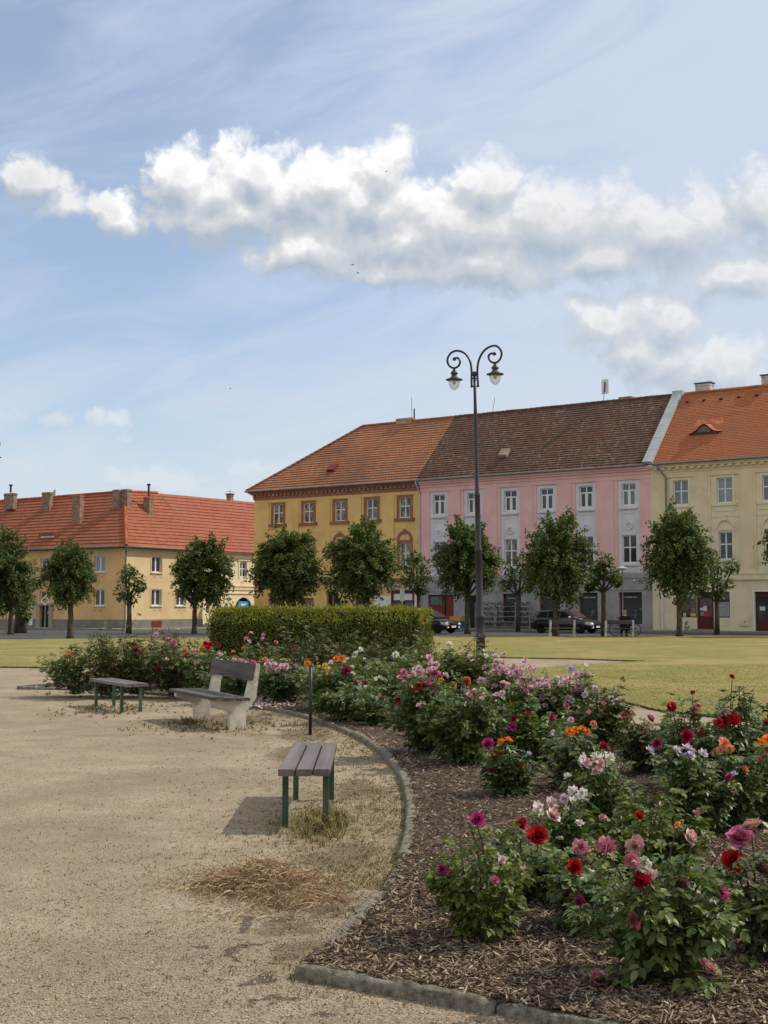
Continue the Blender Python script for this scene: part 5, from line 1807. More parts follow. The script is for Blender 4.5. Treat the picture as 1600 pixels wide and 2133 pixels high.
rose_bush('light pink rose bush with loose flower sprays, middle of the pink group', (1120, 1525), 1415, 70, clus(q, 1110, 1430, 34, 36, 20, 20, ['lightpink', 'pink', 'lightpink', 'palepink']) + clus(q, 1110, 1460, 6, 30, 10, 16, ['lightpink']), 300, .056, False, LEAF_ROSE)
rose_bush('light pink rose bush nearest the lawn, with white buds', (1185, 1530), 1415, 62, clus(q, 1185, 1440, 20, 22, 20, 20, ['lightpink', 'lavender', 'pink']) + clus(q, 1215, 1400, 4, 20, 8, 12, ['white'], 'bud'), 280, .056, False, LEAF_ROSE, 2)
rose_bush('big dark rose bush with red and pink blooms, nearest the mulch bend', (895, 1568), 1420, 78,
          [(862, 1434, 24, 'coral', 'cup'), (872, 1428, 22, 'red', 'cup'), (900, 1431, 28, 'magenta', 'cup'), (893, 1420, 22, 'hotpink', 'loose'), (905, 1408, 26, 'magenta', 'wilt'), (842, 1420, 18, 'pink', 'loose'), (832, 1410, 16, 'pink', 'loose'), (856, 1410, 18, 'pink', 'loose'), (838, 1466, 22, 'coral', 'wilt'), (830, 1456, 16, 'crimson', 'wilt'),
           (888, 1440, 20, 'hotpink', 'loose')] + clus(q, 870, 1402, 9, 22, 10, 18, ['pink', 'lightpink', 'hotpink']), 420, .056, True, LEAF_RDARK)
rose_bush('rose bush with coral and salmon blooms beside the pink group', (965, 1590), 1440, 72,
          [(943, 1428, 22, 'apricot', 'cup'), (972, 1419, 26, 'coral', 'cup'), (918, 1416, 14, 'orange', 'loose'), (985, 1447, 20, 'hotpink', 'wilt'), (1000, 1450, 18, 'coral', 'wilt'), (975, 1440, 16, 'pink', 'loose'), (990, 1438, 16, 'lightpink', 'loose')] + clus(q, 1000, 1446, 8, 20, 8, 16, ['lightpink', 'pink']), 400, .056, True, LEAF_ROSE)
rose_bush('rose bush with a tall spray of mauve pink flowers behind the coral blooms', (905, 1500), 1385, 55, [(896, 1370, 22, 'pink', 'loose'), (896, 1382, 20, 'lightpink', 'loose'), (906, 1395, 18, 'hotpink', 'loose')] + clus(q, 880, 1400, 8, 20, 10, 16, ['pink', 'lightpink']), 260, .058, False, LEAF_ROSE)
rose_bush('low rose bush with one faded pink bloom at the mulch edge', (795, 1510), 1450, 46, [(795, 1487, 18, 'dusty', 'cup'), (790, 1497, 12, 'lightpink', 'loose')], 170, .054, False, LEAF_RDARK)
rose_bush('dark green rose bush without flowers left of the faded bloom', (730, 1500), 1420, 62, [(760, 1430, 10, 'white', 'bud')], 300, .058, False, LEAF_RDARK)
# far part of the bed
rose_bush('rose bush with yellow and amber blooms behind the thin black post', (680, 1478), 1385, 62, [(685, 1393, 22, 'yellow', 'loose'), (676, 1386, 16, 'yellow', 'loose'), (690, 1398, 16, 'yellow', 'loose'), (700, 1372, 18, 'orange', 'loose'), (712, 1370, 18, 'orange', 'loose'), (640, 1382, 18, 'orange', 'loose'), (650, 1385, 14, 'apricot', 'loose'), (665, 1388, 12, 'yellow', 'bud')], 270, .06, False, LEAF_ROSE)
rose_bush('rose bush with one dark maroon flower head and cream buds', (728, 1482), 1398, 55, [(722, 1398, 26, 'plum', 'wilt'), (735, 1402, 14, 'white', 'loose'), (690, 1380, 13, 'white', 'bud'), (716, 1376, 14, 'palepink', 'loose'), (708, 1370, 14, 'orange', 'loose')], 260, .06, False, LEAF_ROSE)
rose_bush('rose bush with bright white blooms left of the centre', (755, 1470), 1370, 62, [(741, 1362, 22, 'white', 'cup'), (752, 1352, 14, 'white', 'loose'), (736, 1368, 16, 'white', 'loose'), (760, 1372, 10, 'white', 'bud')], 280, .06, False, LEAF_RYEL)
rose_bush('rose bush with a white bloom and bare stalks right of the white pair', (825, 1465), 1365, 62, [(824, 1363, 20, 'white', 'loose'), (840, 1368, 9, 'white', 'bud')], 280, .06, False, LEAF_ROSE, 2)
rose_bush('fresh green rose bush with a single white bloom before the hedge end', (920, 1452), 1335, 82, [(937, 1341, 22, 'white', 'loose'), (915, 1352, 9, 'white', 'bud')], 380, .062, False, LEAF_RYEL, 2)
rose_bush('green rose bush with small white blooms at the lamp post foot', (990, 1455), 1350, 55, [(1012, 1365, 16, 'white', 'loose'), (978, 1366, 14, 'white', 'loose'), (1008, 1355, 9, 'white', 'bud')], 260, .06, False, LEAF_RYEL, 3)
rose_bush('olive rose bush with bare brown shoots in front of the hedge middle', (730, 1440), 1325, 70, [], 300, .06, False, LEAF_RBRN, 6)
rose_bush('olive rose bush with long brown shoots in front of the hedge right part', (845, 1440), 1325, 70, [(776, 1340, 8, 'faded', 'bud'), (886, 1292, 8, 'crimson', 'wilt')], 300, .06, False, LEAF_RBRN, 6)
rose_bush('bronze leafed rose bush with a magenta bloom in front of the hedge', (625, 1440), 1318, 66, [(610, 1348, 14, 'magenta', 'loose'), (575, 1338, 10, 'coral', 'bud'), (572, 1352, 10, 'rust', 'loose')], 300, .06, False, LEAF_RBRN, 5)
rose_bush('rose bush with a soft pink spray standing up behind the concrete bench', (525, 1445), 1350, 60, [(512, 1330, 14, 'pink', 'loose'), (524, 1318, 14, 'pink', 'loose'), (548, 1322, 13, 'pink', 'loose'), (520, 1336, 12, 'lightpink', 'loose'), (546, 1330, 12, 'pink', 'loose'), (486, 1357, 13, 'apricot', 'loose'), (575, 1337, 10, 'coral', 'cup')], 270, .062, False, LEAF_ROSE)
rose_bush('rose bush full of pale pink pompons right of the concrete bench', (590, 1465), 1375, 60, clus(q, 582, 1390, 12, 14, 10, 17, ['pink', 'lightpink', 'lightpink']) + [(617, 1422, 16, 'white', 'cup'), (600, 1408, 13, 'lightpink', 'cup'), (527, 1378, 16, 'hotpink', 'loose'), (540, 1380, 16, 'coral', 'loose'), (552, 1372, 14, 'apricot', 'loose')], 300, .062, False, LEAF_RDARK)
rose_bush('rose bush with pale pink blooms directly behind the bench backrest', (490, 1462), 1368, 58, clus(q, 470, 1380, 7, 22, 8, 13, ['lightpink', 'pink']) + [(545, 1415, 12, 'lightpink', 'cup'), (490, 1424, 12, 'lightpink', 'cup'), (500, 1422, 10, 'lightpink', 'loose')], 280, .062, False, LEAF_RDARK)
rose_bush('rose bush with scarlet and orange blooms left of the bench backrest', (425, 1450), 1345, 60, [(420, 1352, 16, 'orange', 'loose'), (434, 1348, 18, 'red', 'loose'), (440, 1340, 14, 'red', 'wilt'), (455, 1344, 12, 'crimson', 'wilt'), (408, 1380, 12, 'pink', 'loose'), (384, 1398, 12, 'lightpink', 'loose'), (428, 1340, 12, 'crimson', 'wilt')], 300, .062, False, LEAF_ROSE)
rose_bush('rose bush with a pink bloom and lanky shoots between the two left benches', (365, 1448), 1335, 58, [(366, 1371, 14, 'hotpink', 'cup'), (362, 1337, 14, 'hotpink', 'wilt'), (325, 1322, 15, 'pink', 'loose'), (372, 1310, 7, 'lightpink', 'bud')], 280, .062, False, LEAF_RBRN, 4)
rose_bush('rose bush with deep red clusters behind the far slatted bench', (285, 1446), 1340, 62, [(280, 1345, 15, 'crimson', 'wilt'), (284, 1356, 15, 'crimson', 'wilt'), (290, 1362, 12, 'hotpink', 'wilt'), (236, 1392, 14, 'crimson', 'wilt'), (228, 1385, 14, 'crimson', 'wilt'), (218, 1386, 14, 'hotpink', 'loose'), (328, 1394, 14, 'plum', 'wilt')], 300, .062, False, LEAF_ROSE, 2)
rose_bush('tall leafy rose bush with pale flowers low down at the far left bench', (225, 1448), 1310, 66, [(192, 1403, 12, 'apricot', 'loose'), (198, 1398, 10, 'white', 'loose')], 340, .064, False, LEAF_RBRN, 3)
rose_bush('sprawling leftmost rose bush with one orange bloom', (160, 1446), 1345, 62, [(143, 1364, 15, 'orange', 'loose'), (150, 1360, 10, 'orange', 'loose')], 280, .062, False, LEAF_ROSE, 2, wild=.45)
rose_bush('lanky brownish rose bush with long bare shoots behind the far left bushes', (340, 1432), 1320, 75, [(352, 1310, 8, 'faded', 'bud')], 260, .062, False, LEAF_RBRN, 7, wild=.4)

# ------------------------------------------------------------------ benches
SLAT = mat('bench_slat_paint', (0.125, 0.103, 0.10), .55, .25, 9, stretch=(1, .06, 1), bump=.15, stain=(0.20, 0.18, 0.165), stain_amt=.5, stain_scale=5)
GREEN = mat('green_bench_paint', (0.035, 0.085, 0.05), .5, .2, 4, stain=(0.12, 0.12, 0.07), stain_amt=.6, stain_scale=4)
OLDWOOD = mat('grey_old_wood', (0.085, 0.074, 0.070), .75, .5, 12, stretch=(.07, 1, 1), bump=.6, bscale=30, stain=(0.12, 0.11, 0.105), stain_amt=.55, stain_scale=2.5)


def rounded_slat(mb, x0, x1, y0, y1, z0, z1, c=.006):
    mb.prism([(x0 + c, z0), (x1 - c, z0), (x1, z0 + c), (x1, z1 - c), (x1 - c, z1), (x0 + c, z1), (x0, z1 - c), (x0, z0 + c)], y0, y1)


def slat_bench(label, c, rz, Ln=1.85, W_=.375, hh=.45):
    b = thing('slatted_bench', label, 'bench', c, rz, 'backless slatted benches')
    w = (W_ - .024) / 3
    for i in range(3):
        x0 = -W_ / 2 + i * (w + .012)
        mb = MB(); rounded_slat(mb, x0, x0 + w, -Ln / 2, Ln / 2, hh - .05, hh)
        mb.build('seat_slat', SLAT, b)
    for sx_ in (-1, 1):
        for sy_ in (-1, 1):
            mb = MB(); mb.box(sx_ * .15 - .022, sx_ * .15 + .022, sy_ * (Ln / 2 - .26) - .022, sy_ * (Ln / 2 - .26) + .022, -.02, hh - .075)
            mb.build('leg', GREEN, b)
    mb = MB()
    for sy_ in (-1, 1):
        mb.box(-.172, .172, sy_ * (Ln / 2 - .26) - .02, sy_ * (Ln / 2 - .26) + .02, hh - .074, hh - .051)
    mb.build('cross_bar', GREEN, b)
    return b


slat_bench('backless bench with three grey brown slats and green legs, nearest on the gravel', (-.588, 10.42, 0), R(.5))
slat_bench('weathered backless bench with pale olive legs, furthest left by the kerb', (-4.25, 20.85, 0), math.atan2(.87, -.49) - PI / 2)


def concrete_bench(label, c, rz, group=None, Ln=2.35, sup=1.6):
    """+Y is the front"""
    b = thing('concrete_bench', label, 'bench', c, rz, group)
    for s in (-1, 1):
        mb = MB()
        poly = [(-.10, -.03), (.12, -.03), (.125, .23), (.40, .345), (.40, .395), (-.02, .385), (-.11, .43), (-.215, .86), (-.30, .86), (-.245, .40), (-.11, .23)]
        mb.prism(poly, s * sup / 2 - .055, s * sup / 2 + .055, 'yz')
        mb.build('support', M_CONC, b)
    for i, (y0, y1) in enumerate(((-.075, .085), (.095, .255), (.268, .425))):
        mb = MB()
        e = (-.02, .03, .05)[i]
        n = 6
        for k in range(n):
            xa, xb = -Ln / 2 + Ln * k / n, -Ln / 2 + Ln * (k + 1) / n
        rounded_slat(mb, y0, y1, -Ln / 2 + e, Ln / 2 - e * .6, .392 + i * .004, .432 + i * .004)
        o = mb.build('seat_plank', OLDWOOD, b)
        o.rotation_euler = (0, 0, -PI / 2)
        # plank prism runs along y: turn it so that it runs along x
        o.data.transform(Matrix(((1, 0, 0, 0), (0, 1, 0, 0), (0, 0, 1, 0), (0, 0, 0, 1))))
        o.rotation_euler = (0, 0, 0)
        for v in o.data.vertices:
            x, y = v.co.x, v.co.y
            v.co.x, v.co.y = y, x
            v.co.z += .03 * (max(0, -v.co.x - .75)) * (i == 2)
        o.data.flip_normals()
    mb = MB()
    # wide backrest plank leaning on the supports, chamfered ends
    d = Vector((0, -.085, .43)).normalized(); nrm = Vector((0, d.z, -d.y))
    c0 = Vector((0, -.208, .752)) + nrm * .03
    for k in range(5):
        x0 = -Ln / 2 + .1 + (Ln - .2) * k / 5; x1 = -Ln / 2 + .1 + (Ln - .2) * (k + 1) / 5
    mb.obox(c0, Vector((Ln / 2 - .17, 0, 0)), d * .112, nrm * .022)
    mb.build('backrest', OLDWOOD, b)
    return b


pr, pl = G(494, 1519), G(421, 1499)
ax = (pl - pr).normalized()
ctr = (pr + pl) / 2
frontdir = Vector((-ax.y, ax.x, 0))
if frontdir.x > 0: frontdir = -frontdir
concrete_bench('grey plank bench with back on concrete supports, beside the rose bed kerb', (ctr.x, ctr.y, 0), math.atan2(frontdir.y, frontdir.x) - PI / 2, None, 2.2, (pl - pr).length)
bx = G(1171, 1327)
concrete_bench('dark plank bench seen from behind in front of the parked estate car', (bx.x, bx.y, .06), 0, 'far benches by the street', 1.9, 1.3)
bp = G(1290, 1327.5)
concrete_bench('dark plank bench with a seated person, beside the bicycle', (bp.x, bp.y, .06), R(-4), 'far benches by the street', 1.9, 1.45)

# ------------------------------------------------------------------ thin black post
b = G(646, 1531)
o = thing('metal_post', 'thin black metal post standing between bench and kerb', 'post', b)
mb = MB(); mb.tube([(0, 0, -.1), (0.005, 0, .45), (0.003, 0, .87)], .022, 10); mb.build('post_tube', M_BLACK_METAL, o, True)
mb = MB(); mb.lathe([(.024, .862), (.024, .878), (.012, .884)], (0.003, 0, 0), 10); mb.build('post_cap', M_BLACK_METAL, o)

# ------------------------------------------------------------------ double lamp post
IRON = mat('lamp_iron', (0.020, 0.016, 0.020), .42, .2, 5, spec=.5)
HATM = mat('lamp_hat', (0.05, 0.045, 0.042), .5, .3, 5, spec=.5, stain=(0.14, 0.12, 0.11), stain_amt=.4, stain_scale=5)
gl = bpy.data.materials.new('lamp_glass'); gl.use_nodes = True
nt = gl.node_tree; nt.nodes.clear(); t = NT(nt)
_o = t.n('ShaderNodeOutputMaterial'); _t = t.n('ShaderNodeBsdfTransparent'); _g = t.n('ShaderNodeBsdfPrincipled'); _m = t.n('ShaderNodeMixShader')
_g.inputs['Base Color'].default_value = (.62, .63, .62, 1); _g.inputs['Roughness'].default_value = .15
_lw = t.n('ShaderNodeLayerWeight'); _lw.inputs[0].default_value = .35
t.put(_m.inputs[0], t.m('ADD', t.m('MULTIPLY', _lw.outputs['Facing'], .55), .28, clamp=True))
nt.links.new(_t.outputs[0], _m.inputs[1]); nt.links.new(_g.outputs[0], _m.inputs[2]); nt.links.new(_m.outputs[0], _o.inputs[0])
LY = 30.24


def zp(x, y, dy=0.0):
    return D(860 + x * .1625, 680 + y * .1625, LY + dy)


def double_lamp(label):
    base = G(1003, 1411)
    root = thing('lamp_post', label, 'street lamp', base, 0, 'double-armed lamp posts with curled arms')
    top = D(988.5, 779, LY) - base
    ax_ = top.normalized()
    mb = MB()
    Ht = top.length
    prof = [(.16, 0), (.16, .06), (.115, .12), (.105, .9), (.12, .93), (.12, .98), (.10, 1.02), (.098, 1.35), (.112, 1.37), (.112, 1.42), (.082, 1.46), (.078, 2.9), (.09, 2.92), (.09, 2.96), (.068, 3.0), (.064, 4.2), (.072, 4.22), (.072, 4.26),
            (.052, 4.3), (.046, 6.1), (.034, 6.5), (.034, Ht - .06)]
    mb.lathe(prof, (0, 0, 0), 14, ax_)
    mb.ball(top, .065, 10, 6)
    mb.build('pole', IRON, root, True)
    arms = [[(755, 782), (753, 680), (753, 560), (735, 450), (690, 370), (630, 325), (555, 312), (490, 340), (450, 400), (446, 460), (477, 512), (530, 533), (580, 512), (606, 460), (592, 418), (560, 402), (532, 418)],
            [(838, 776), (832, 680), (828, 560), (842, 450), (885, 350), (950, 280), (1040, 246), (1105, 272), (1138, 338), (1126, 405), (1088, 452), (1040, 466), (992, 442), (970, 392), (985, 357), (1015, 345), (1046, 350)]]
    for k, pts in enumerate(arms):
        dyk = (0.35, -0.35)[k]
        P3 = catmull([zp(x, y, dyk * min(1, abs(x - 795) / 300)) - base for x, y in pts], 4)
        mb = MB(); mb.tube(P3, .026, 8)
        mb.ball(P3[-1], .046, 8, 5)
        mb.build('arm', IRON, root, True)
        cx, ty, rim = ((531, 535, 682), (1055, 470, 612))[k]
        pc = zp(cx, rim, dyk * .85) - base
        hz = (rim - ty) * .1625 / F * LY
        hd = MB()
        hd.lathe([(.015, hz), (.03, hz * .92), (.055, hz * .78), (.088, hz * .60), (.09, hz * .52), (.062, hz * .50), (.07, hz * .32), (.11, hz * .16), (.205, .005), (.20, -.012), (.10, -.005), (.02, 0)], pc, 20)
        h = hd.build('lamp_hat', HATM, root, True)
        g_ = MB(); g_.lathe([(.132, -.03), (.136, -.07), (.125, -.13), (.095, -.19), (.05, -.235), (.006, -.255)], pc, 20)
        g_.build('lamp_globe', gl, h, True)
        i_ = MB(); i_.lathe([(.04, -.012), (.04, -.10), (.03, -.11)], pc, 10)
        i_.build('lamp_bulb', mat('bulb_holder', (.42, .42, .40), .5, .1, 3), h)
    mb = MB()
    for y in (668, 768):
        a, c = zp(756, y) - base, zp(834, y - 2) - base
        mb.tube([a, c], .018, 6)
    mb.build('arm_bracket', IRON, root)
    return root


lamp = double_lamp('tall dark double lamp post with two curled arms rising behind the roses')
l2 = copy_tree(lamp)
l2['label'] = 'double lamp post beyond the left edge, only the rim of one lamp hat showing'
dd = D(2, 961, 47.0)
l2.location = (dd.x - .44, 47.0, 0)

# ------------------------------------------------------------------ cars
CARP = mat('black_car_paint', (0.006, 0.006, 0.008), .22, .2, 2, spec=.6)
CARB = mat('dark_brown_car_paint', (0.020, 0.014, 0.015), .25, .2, 2, spec=.6)
TYRE = mat('tyre_rubber', (0.012, 0.012, 0.012), .9, .2, 4)
RIM = mat('wheel_rim', (0.22, 0.22, 0.23), .4, .1, 4, metal=.6)
HEADL = mat('headlight_glass', (0.62, 0.64, 0.66), .12, .1, 8, spec=.7)
CARGL = glass_mat('car_glass', (0.012, 0.013, 0.016))


def car(name, label, c, rz, paint, estate=True, Ln=4.5, W_=1.76):
    """+X is the front"""
    root = thing(name, label, 'car', c, rz, None)
    hw = W_ / 2
    # stations along the body: x, z_bottom, z_belt (shoulder), half width
    def loft(rows, name_, m, par):
        mb = MB()
        n = len(rows[0])
        for row in rows:
            mb.V += [Vector(p) for p in row]
        for i in range(len(rows) - 1):
            for k in range(n - 1):
                a = i * n + k
                mb.Fc.append((a, a + 1, a + n + 1, a + n))
        mb.Fc.append(tuple(range(n))[::-1]); mb.Fc.append(tuple(range((len(rows) - 1) * n, len(rows) * n)))
        return mb.build(name_, m, par, True)
    st_ = [(-Ln / 2, .38, .80, .78), (-Ln / 2 + .08, .28, .93, .93), (-1.6, .22, .97, 1.0), (-.8, .2, .96, 1.0), (.2, .2, .94, 1.0), (.95, .2, .92, 1.0), (1.5, .22, .84, .98), (1.95, .25, .74, .92), (Ln / 2 - .05, .28, .64, .80), (Ln / 2, .36, .55, .66)]
    rows = []
    for x, zb, zt, w in st_:
        y = hw * w
        rows.append([(x, -y * .9, zb), (x, -y, zb + .12), (x, -y, zt - .18), (x, -y * .96, zt - .04), (x, -y * .80, zt + .01), (x, 0, zt + .04), (x, y * .80, zt + .01), (x, y * .96, zt - .04), (x, y, zt - .18), (x, y, zb + .12), (x, y * .9, zb)])
    body = loft(rows, 'body', paint, root)
    rf_ = [(-Ln / 2 + .10, .90, .93, .80), (-Ln / 2 + .38, .92, 1.36, .72), (-Ln / 2 + .75, .93, 1.43, .70), (-.5, .93, 1.475, .70), (.1, .93, 1.45, .69), (.42, .93, 1.36, .70), (1.12, .93, .97, .78)] if estate else \
          [(-Ln / 2 + .35, .90, .93, .76), (-1.25, .92, 1.33, .70), (-.6, .93, 1.41, .68), (.0, .93, 1.40, .68), (.3, .93, 1.34, .69), (1.05, .93, .96, .78)]
    rows = []
    for x, zb, zt, w in rf_:
        y = hw * .93
        yt = hw * w
        rows.append([(x, -y, zb - .03), (x, -y * .98, zb), (x, -yt, zt - .03 if zt > zb + .05 else zt), (x, -yt * .8, zt), (x, yt * .8, zt), (x, yt, zt - .03 if zt > zb + .05 else zt), (x, y * .98, zb), (x, y, zb - .03)])
    cab = loft(rows, 'cabin', paint, root)

    def yside(z):
        return hw * (.93 * .98 - (z - .93) / .5 * (.93 * .98 - .70)) + .006
    xr = -Ln / 2 + (.42 if estate else .95)
    for s in (-1, 1):
        for poly in ([(xr + .05, 1.0), (xr + .22, 1.32), (-.95, 1.37), (-.95, 1.0)] if estate else [(xr + .1, 1.0), (-1.0, 1.25), (-.95, 1.27), (-.95, 1.0)], [(-.87, 1.0), (-.87, 1.38), (-.12, 1.38), (-.12, 1.0)], [(-.04, 1.0), (-.04, 1.37), (.32, 1.31), (.88, 1.0)]):
            mb = MB()
            n = len(poly)
            for off in (0, .012):
                mb.V += [Vector((x, s * (yside(z) + off), z)) for x, z in poly]
            mb.Fc += [tuple(range(n)), tuple(range(2 * n - 1, n - 1, -1))] + [(i, n + i, n + (i + 1) % n, (i + 1) % n) for i in range(n)]
            mb.build('side_window', CARGL, cab)
        mb = MB(); mb.ball((.72, s * (hw + .09), 1.0), .10, 8, 5, .7); mb.build('wing_mirror', HEADL if s < 0 else paint, root, True)
        for x in (-1.35, 1.36):
            mb = MB(); mb.lathe([(.20, -.1), (.30, -.1), (.315, -.07), (.315, .07), (.30, .1), (.20, .1)], (x, s * (hw - .10), .315), 20, Vector((0, 1, 0)))
            w = mb.build('wheel', TYRE, root, True)
            mb = MB(); mb.lathe([(.205, -.03), (.20, .03), (.06, .05)], (x, s * (hw - .06), .315), 14, Vector((0, s, 0)))
            mb.build('rim', RIM, w)
        mb = MB(); mb.prism([(Ln / 2 - .50, .60), (Ln / 2 - .03, .50), (Ln / 2 - .005, .58), (Ln / 2 - .12, .685), (Ln / 2 - .42, .73)], s * hw * .60, s * hw * .96)
        mb.build('headlight', HEADL, root)
    mb = MB()
    mb.V += [Vector((.40, -hw * .66, 1.38)), Vector((.40, hw * .66, 1.38)), Vector((1.10, hw * .76, .985)), Vector((1.10, -hw * .76, .985)), Vector((.41, -hw * .66, 1.36)), Vector((.41, hw * .66, 1.36)), Vector((1.09, hw * .76, .97)), Vector((1.09, -hw * .76, .97))]
    mb.V = [v + Vector((.012, 0, .016)) for v in mb.V]
    mb.Fc += [(0, 1, 2, 3), (7, 6, 5, 4), (0, 3, 7, 4), (1, 5, 6, 2), (0, 4, 5, 1), (3, 2, 6, 7)]
    mb.build('windscreen', CARGL, cab)
    mb = MB(); mb.box(Ln / 2 - .03, Ln / 2 + .012, -.26, .26, .36, .48); mb.build('number_plate', M_WHITE, root)
    mb = MB(); mb.box(Ln / 2 - .05, Ln / 2 + .008, -.42, .42, .505, .565); mb.build('grille', M_DARK, root)
    for s in (-1, 1):
        mb = MB(); mb.box(Ln / 2 - .10, Ln / 2 + .002, s * .62 - .09, s * .62 + .09, .34, .44); mb.build('fog_light', HEADL, root)
    return root


cc_ = D(1180, 1300, 81.5); cc_.z = 0
car('estate_car', 'black estate car parked before the grey shop fronts of the pink house', cc_, RF.a, CARP, True, 4.35)
cc_ = D(888, 1300, 82); cc_.z = 0
car('hatchback_car', 'dark brown car with its front showing past the hedge end', cc_, RF.a, CARB, False, 4.1)

# ------------------------------------------------------------------ florist's racks and crates
RACK = mat('rack_metal', (0.30, 0.29, 0.26), .6, .2, 4)
PLANTS = leaf_mat('rack_plants', (0.018, 0.032, 0.012), (0.06, 0.09, 0.03), (0.38, 0.34, 0.30), .15)
for i, (u0, w_, lab) in enumerate(((-14.45, 1.62, 'left plant rack of the florist, just right of the lamp post'), (-12.78, 1.62, 'middle plant rack of the florist, under the small shop window'), (-11.1, 1.1, 'right narrow plant rack of the florist, behind the tail of the estate car'))):
    o = RF.w(u0, -1.3, .11)
    root = thing('plant_rack', lab, 'plant rack', o, RF.a, 'plant racks in front of the florist')
    mb = MB()
    for x in (0, w_):
        for y in (0, .42):
            mb.box(x - .02, x + .02, y - .02, y + .02, 0, 1.85)
    mb.build('rack_frame', RACK, root)
    st_ = MB()
    V, Fc = [], []
    r = random.Random(60 + i)
    for z in (.12, .48, .84, 1.2, 1.56):
        mb = MB(); mb.box(.021, w_ - .021, -.015, .435, z, z + .03); mb.build('shelf', RACK, root)
        for k in range(130):
            p = Vector((r.uniform(.03, w_ - .03), r.uniform(-.06, .42), z + .06 + r.uniform(0, .24)))
            leaf2(V, Fc, p, (rvec(r) + Vector((0, -.3, .5))).normalized(), (rvec(r) + Vector((0, -.6, .5))).normalized(), r.uniform(.07, .12), r.uniform(.05, .09))
    a = MB(); a.V, a.Fc = V, Fc
    po = a.build('potted_plants', PLANTS)
    po.location = o; po.rotation_euler = (0, 0, RF.a)
    tag(po, ('dense potted plants on the left florist rack', 'dense potted plants on the middle florist rack', 'dense potted plants on the narrow right florist rack')[i], 'potted plants', None, 'stuff')
YEL = mat('yellow_plastic', (0.55, 0.33, 0.03), .5, .1, 3)
BLU = mat('blue_plastic', (0.055, 0.14, 0.24), .5, .15, 3)
for nm, z0, m_, lab in (('crate', .11, BLU, 'blue plastic crate at the bottom of the stack left of the lamp post'), ('crate', .66, YEL, 'yellow plastic crate on top of the blue crate')):
    o = RF.w(-15.55, -2.0, z0)
    root = thing(nm, lab, 'crate', o, RF.a, 'crates stacked before the florist')
    h = .54 if m_ is BLU else .30
    mb = MB(); mb.box(-.45, .45, -.3, .3, 0, .05)
    for q_ in ((-.45, .45, -.3, -.26), (-.45, .45, .26, .3), (-.45, -.41, -.26, .26), (.41, .45, -.26, .26)):
        mb.box(*q_, .05, h)
    mb.build('crate_body', m_, root)
    mb = MB(); mb.box(-.47, .47, -.32, -.302, h - .08, h - .02); mb.box(-.47, .47, .302, .32, h - .08, h - .02); mb.build('crate_rim', m_, root)

o = RF.w(1.25, -.55, .11)
root = thing('flower_pot', 'small grey pot with a withered plant beside the shop door step', 'flower pot', o)
mb = MB(); mb.lathe([(.14, 0), (.2, .3), (.22, .32), (.2, .33), (.18, .28)], (0, 0, 0), 14); mb.build('pot', M_CONC, root, True)
r = random.Random(4); V, Fc = [], []
for k in range(40):
    leaf2(V, Fc, Vector((r.gauss(0, .07), r.gauss(0, .07), .33 + r.random() * .22)), (rvec(r) + Vector((0, 0, .8))).normalized(), rvec(r), .12, .06)
a = MB(); a.V, a.Fc = V, Fc; a.build('plant', LEAF_RBRN, root)

# ------------------------------------------------------------------ signs and small posts
POLE = mat('galvanised_pole', (0.28, 0.29, 0.30), .5, .15, 4, metal=.4)
b = G(93, 1331)
root = thing('priority_road_sign', 'yellow diamond road sign with white border on a grey pole at the lawn edge', 'road sign', b)
mb = MB(); mb.tube([(0, 0, 0), (0, 0, 2.15)], .03, 8); mb.build('pole', POLE, root)
s = .24
mb = MB(); mb.prism([(0, 1.98 - s * 1.08), (s, 1.98), (0, 1.98 + s * 1.08), (-s, 1.98)], -.05, -.03); pl_ = mb.build('sign_plate', M_WHITE, root)
mb = MB(); s2 = .15; mb.prism([(0, 1.98 - s2 * 1.08), (s2, 1.98), (0, 1.98 + s2 * 1.08), (-s2, 1.98)], -.058, -.0505); mb.build('sign_centre', mat('sign_ochre', (0.50, 0.30, 0.06), .5, .1, 3), pl_)
b = G(12, 1319)
root = thing('yield_sign', 'grey back of a downward triangle road sign under the left edge linden', 'road sign', b)
mb = MB(); mb.tube([(0, 0, 0), (0, 0, 2.2)], .03, 8); mb.build('pole', POLE, root)
mb = MB(); mb.prism([(-.32, 2.25), (0, 1.68), (.32, 2.25)], -.05, -.03); mb.build('sign_plate', mat('sign_back_grey', (0.20, 0.21, 0.20), .6, .15, 3), root)
b = G(838, 1318)
root = thing('stop_sign_post', 'thin yellow and white post with a small sign panel before the butcher front', 'sign post', b)
mb = MB(); mb.tube([(0, 0, 0), (0, 0, 3.1)], .035, 8); mb.build('pole', mat('yellow_pole', (0.45, 0.36, 0.10), .5, .2, 2), root)
mb = MB(); mb.box(-.14, .14, -.06, -.036, 2.0, 2.75); mb.build('sign_panel', M_WHITE, root)
b = G(1298, 1324)
root = thing('small_lamp_pole', 'slender grey lamp pole with a small flat head before the pink house', 'street lamp', b)
mb = MB(); mb.tube([(0, 0, 0), (0, 0, 3.75)], [.045, .03], 8); mb.build('pole', POLE, root)
mb = MB(); mb.lathe([(.03, 3.75), (.30, 3.80), (.30, 3.87), (.06, 3.98)], (0, 0, 0), 14); mb.build('lamp_head', M_ZINC, root)

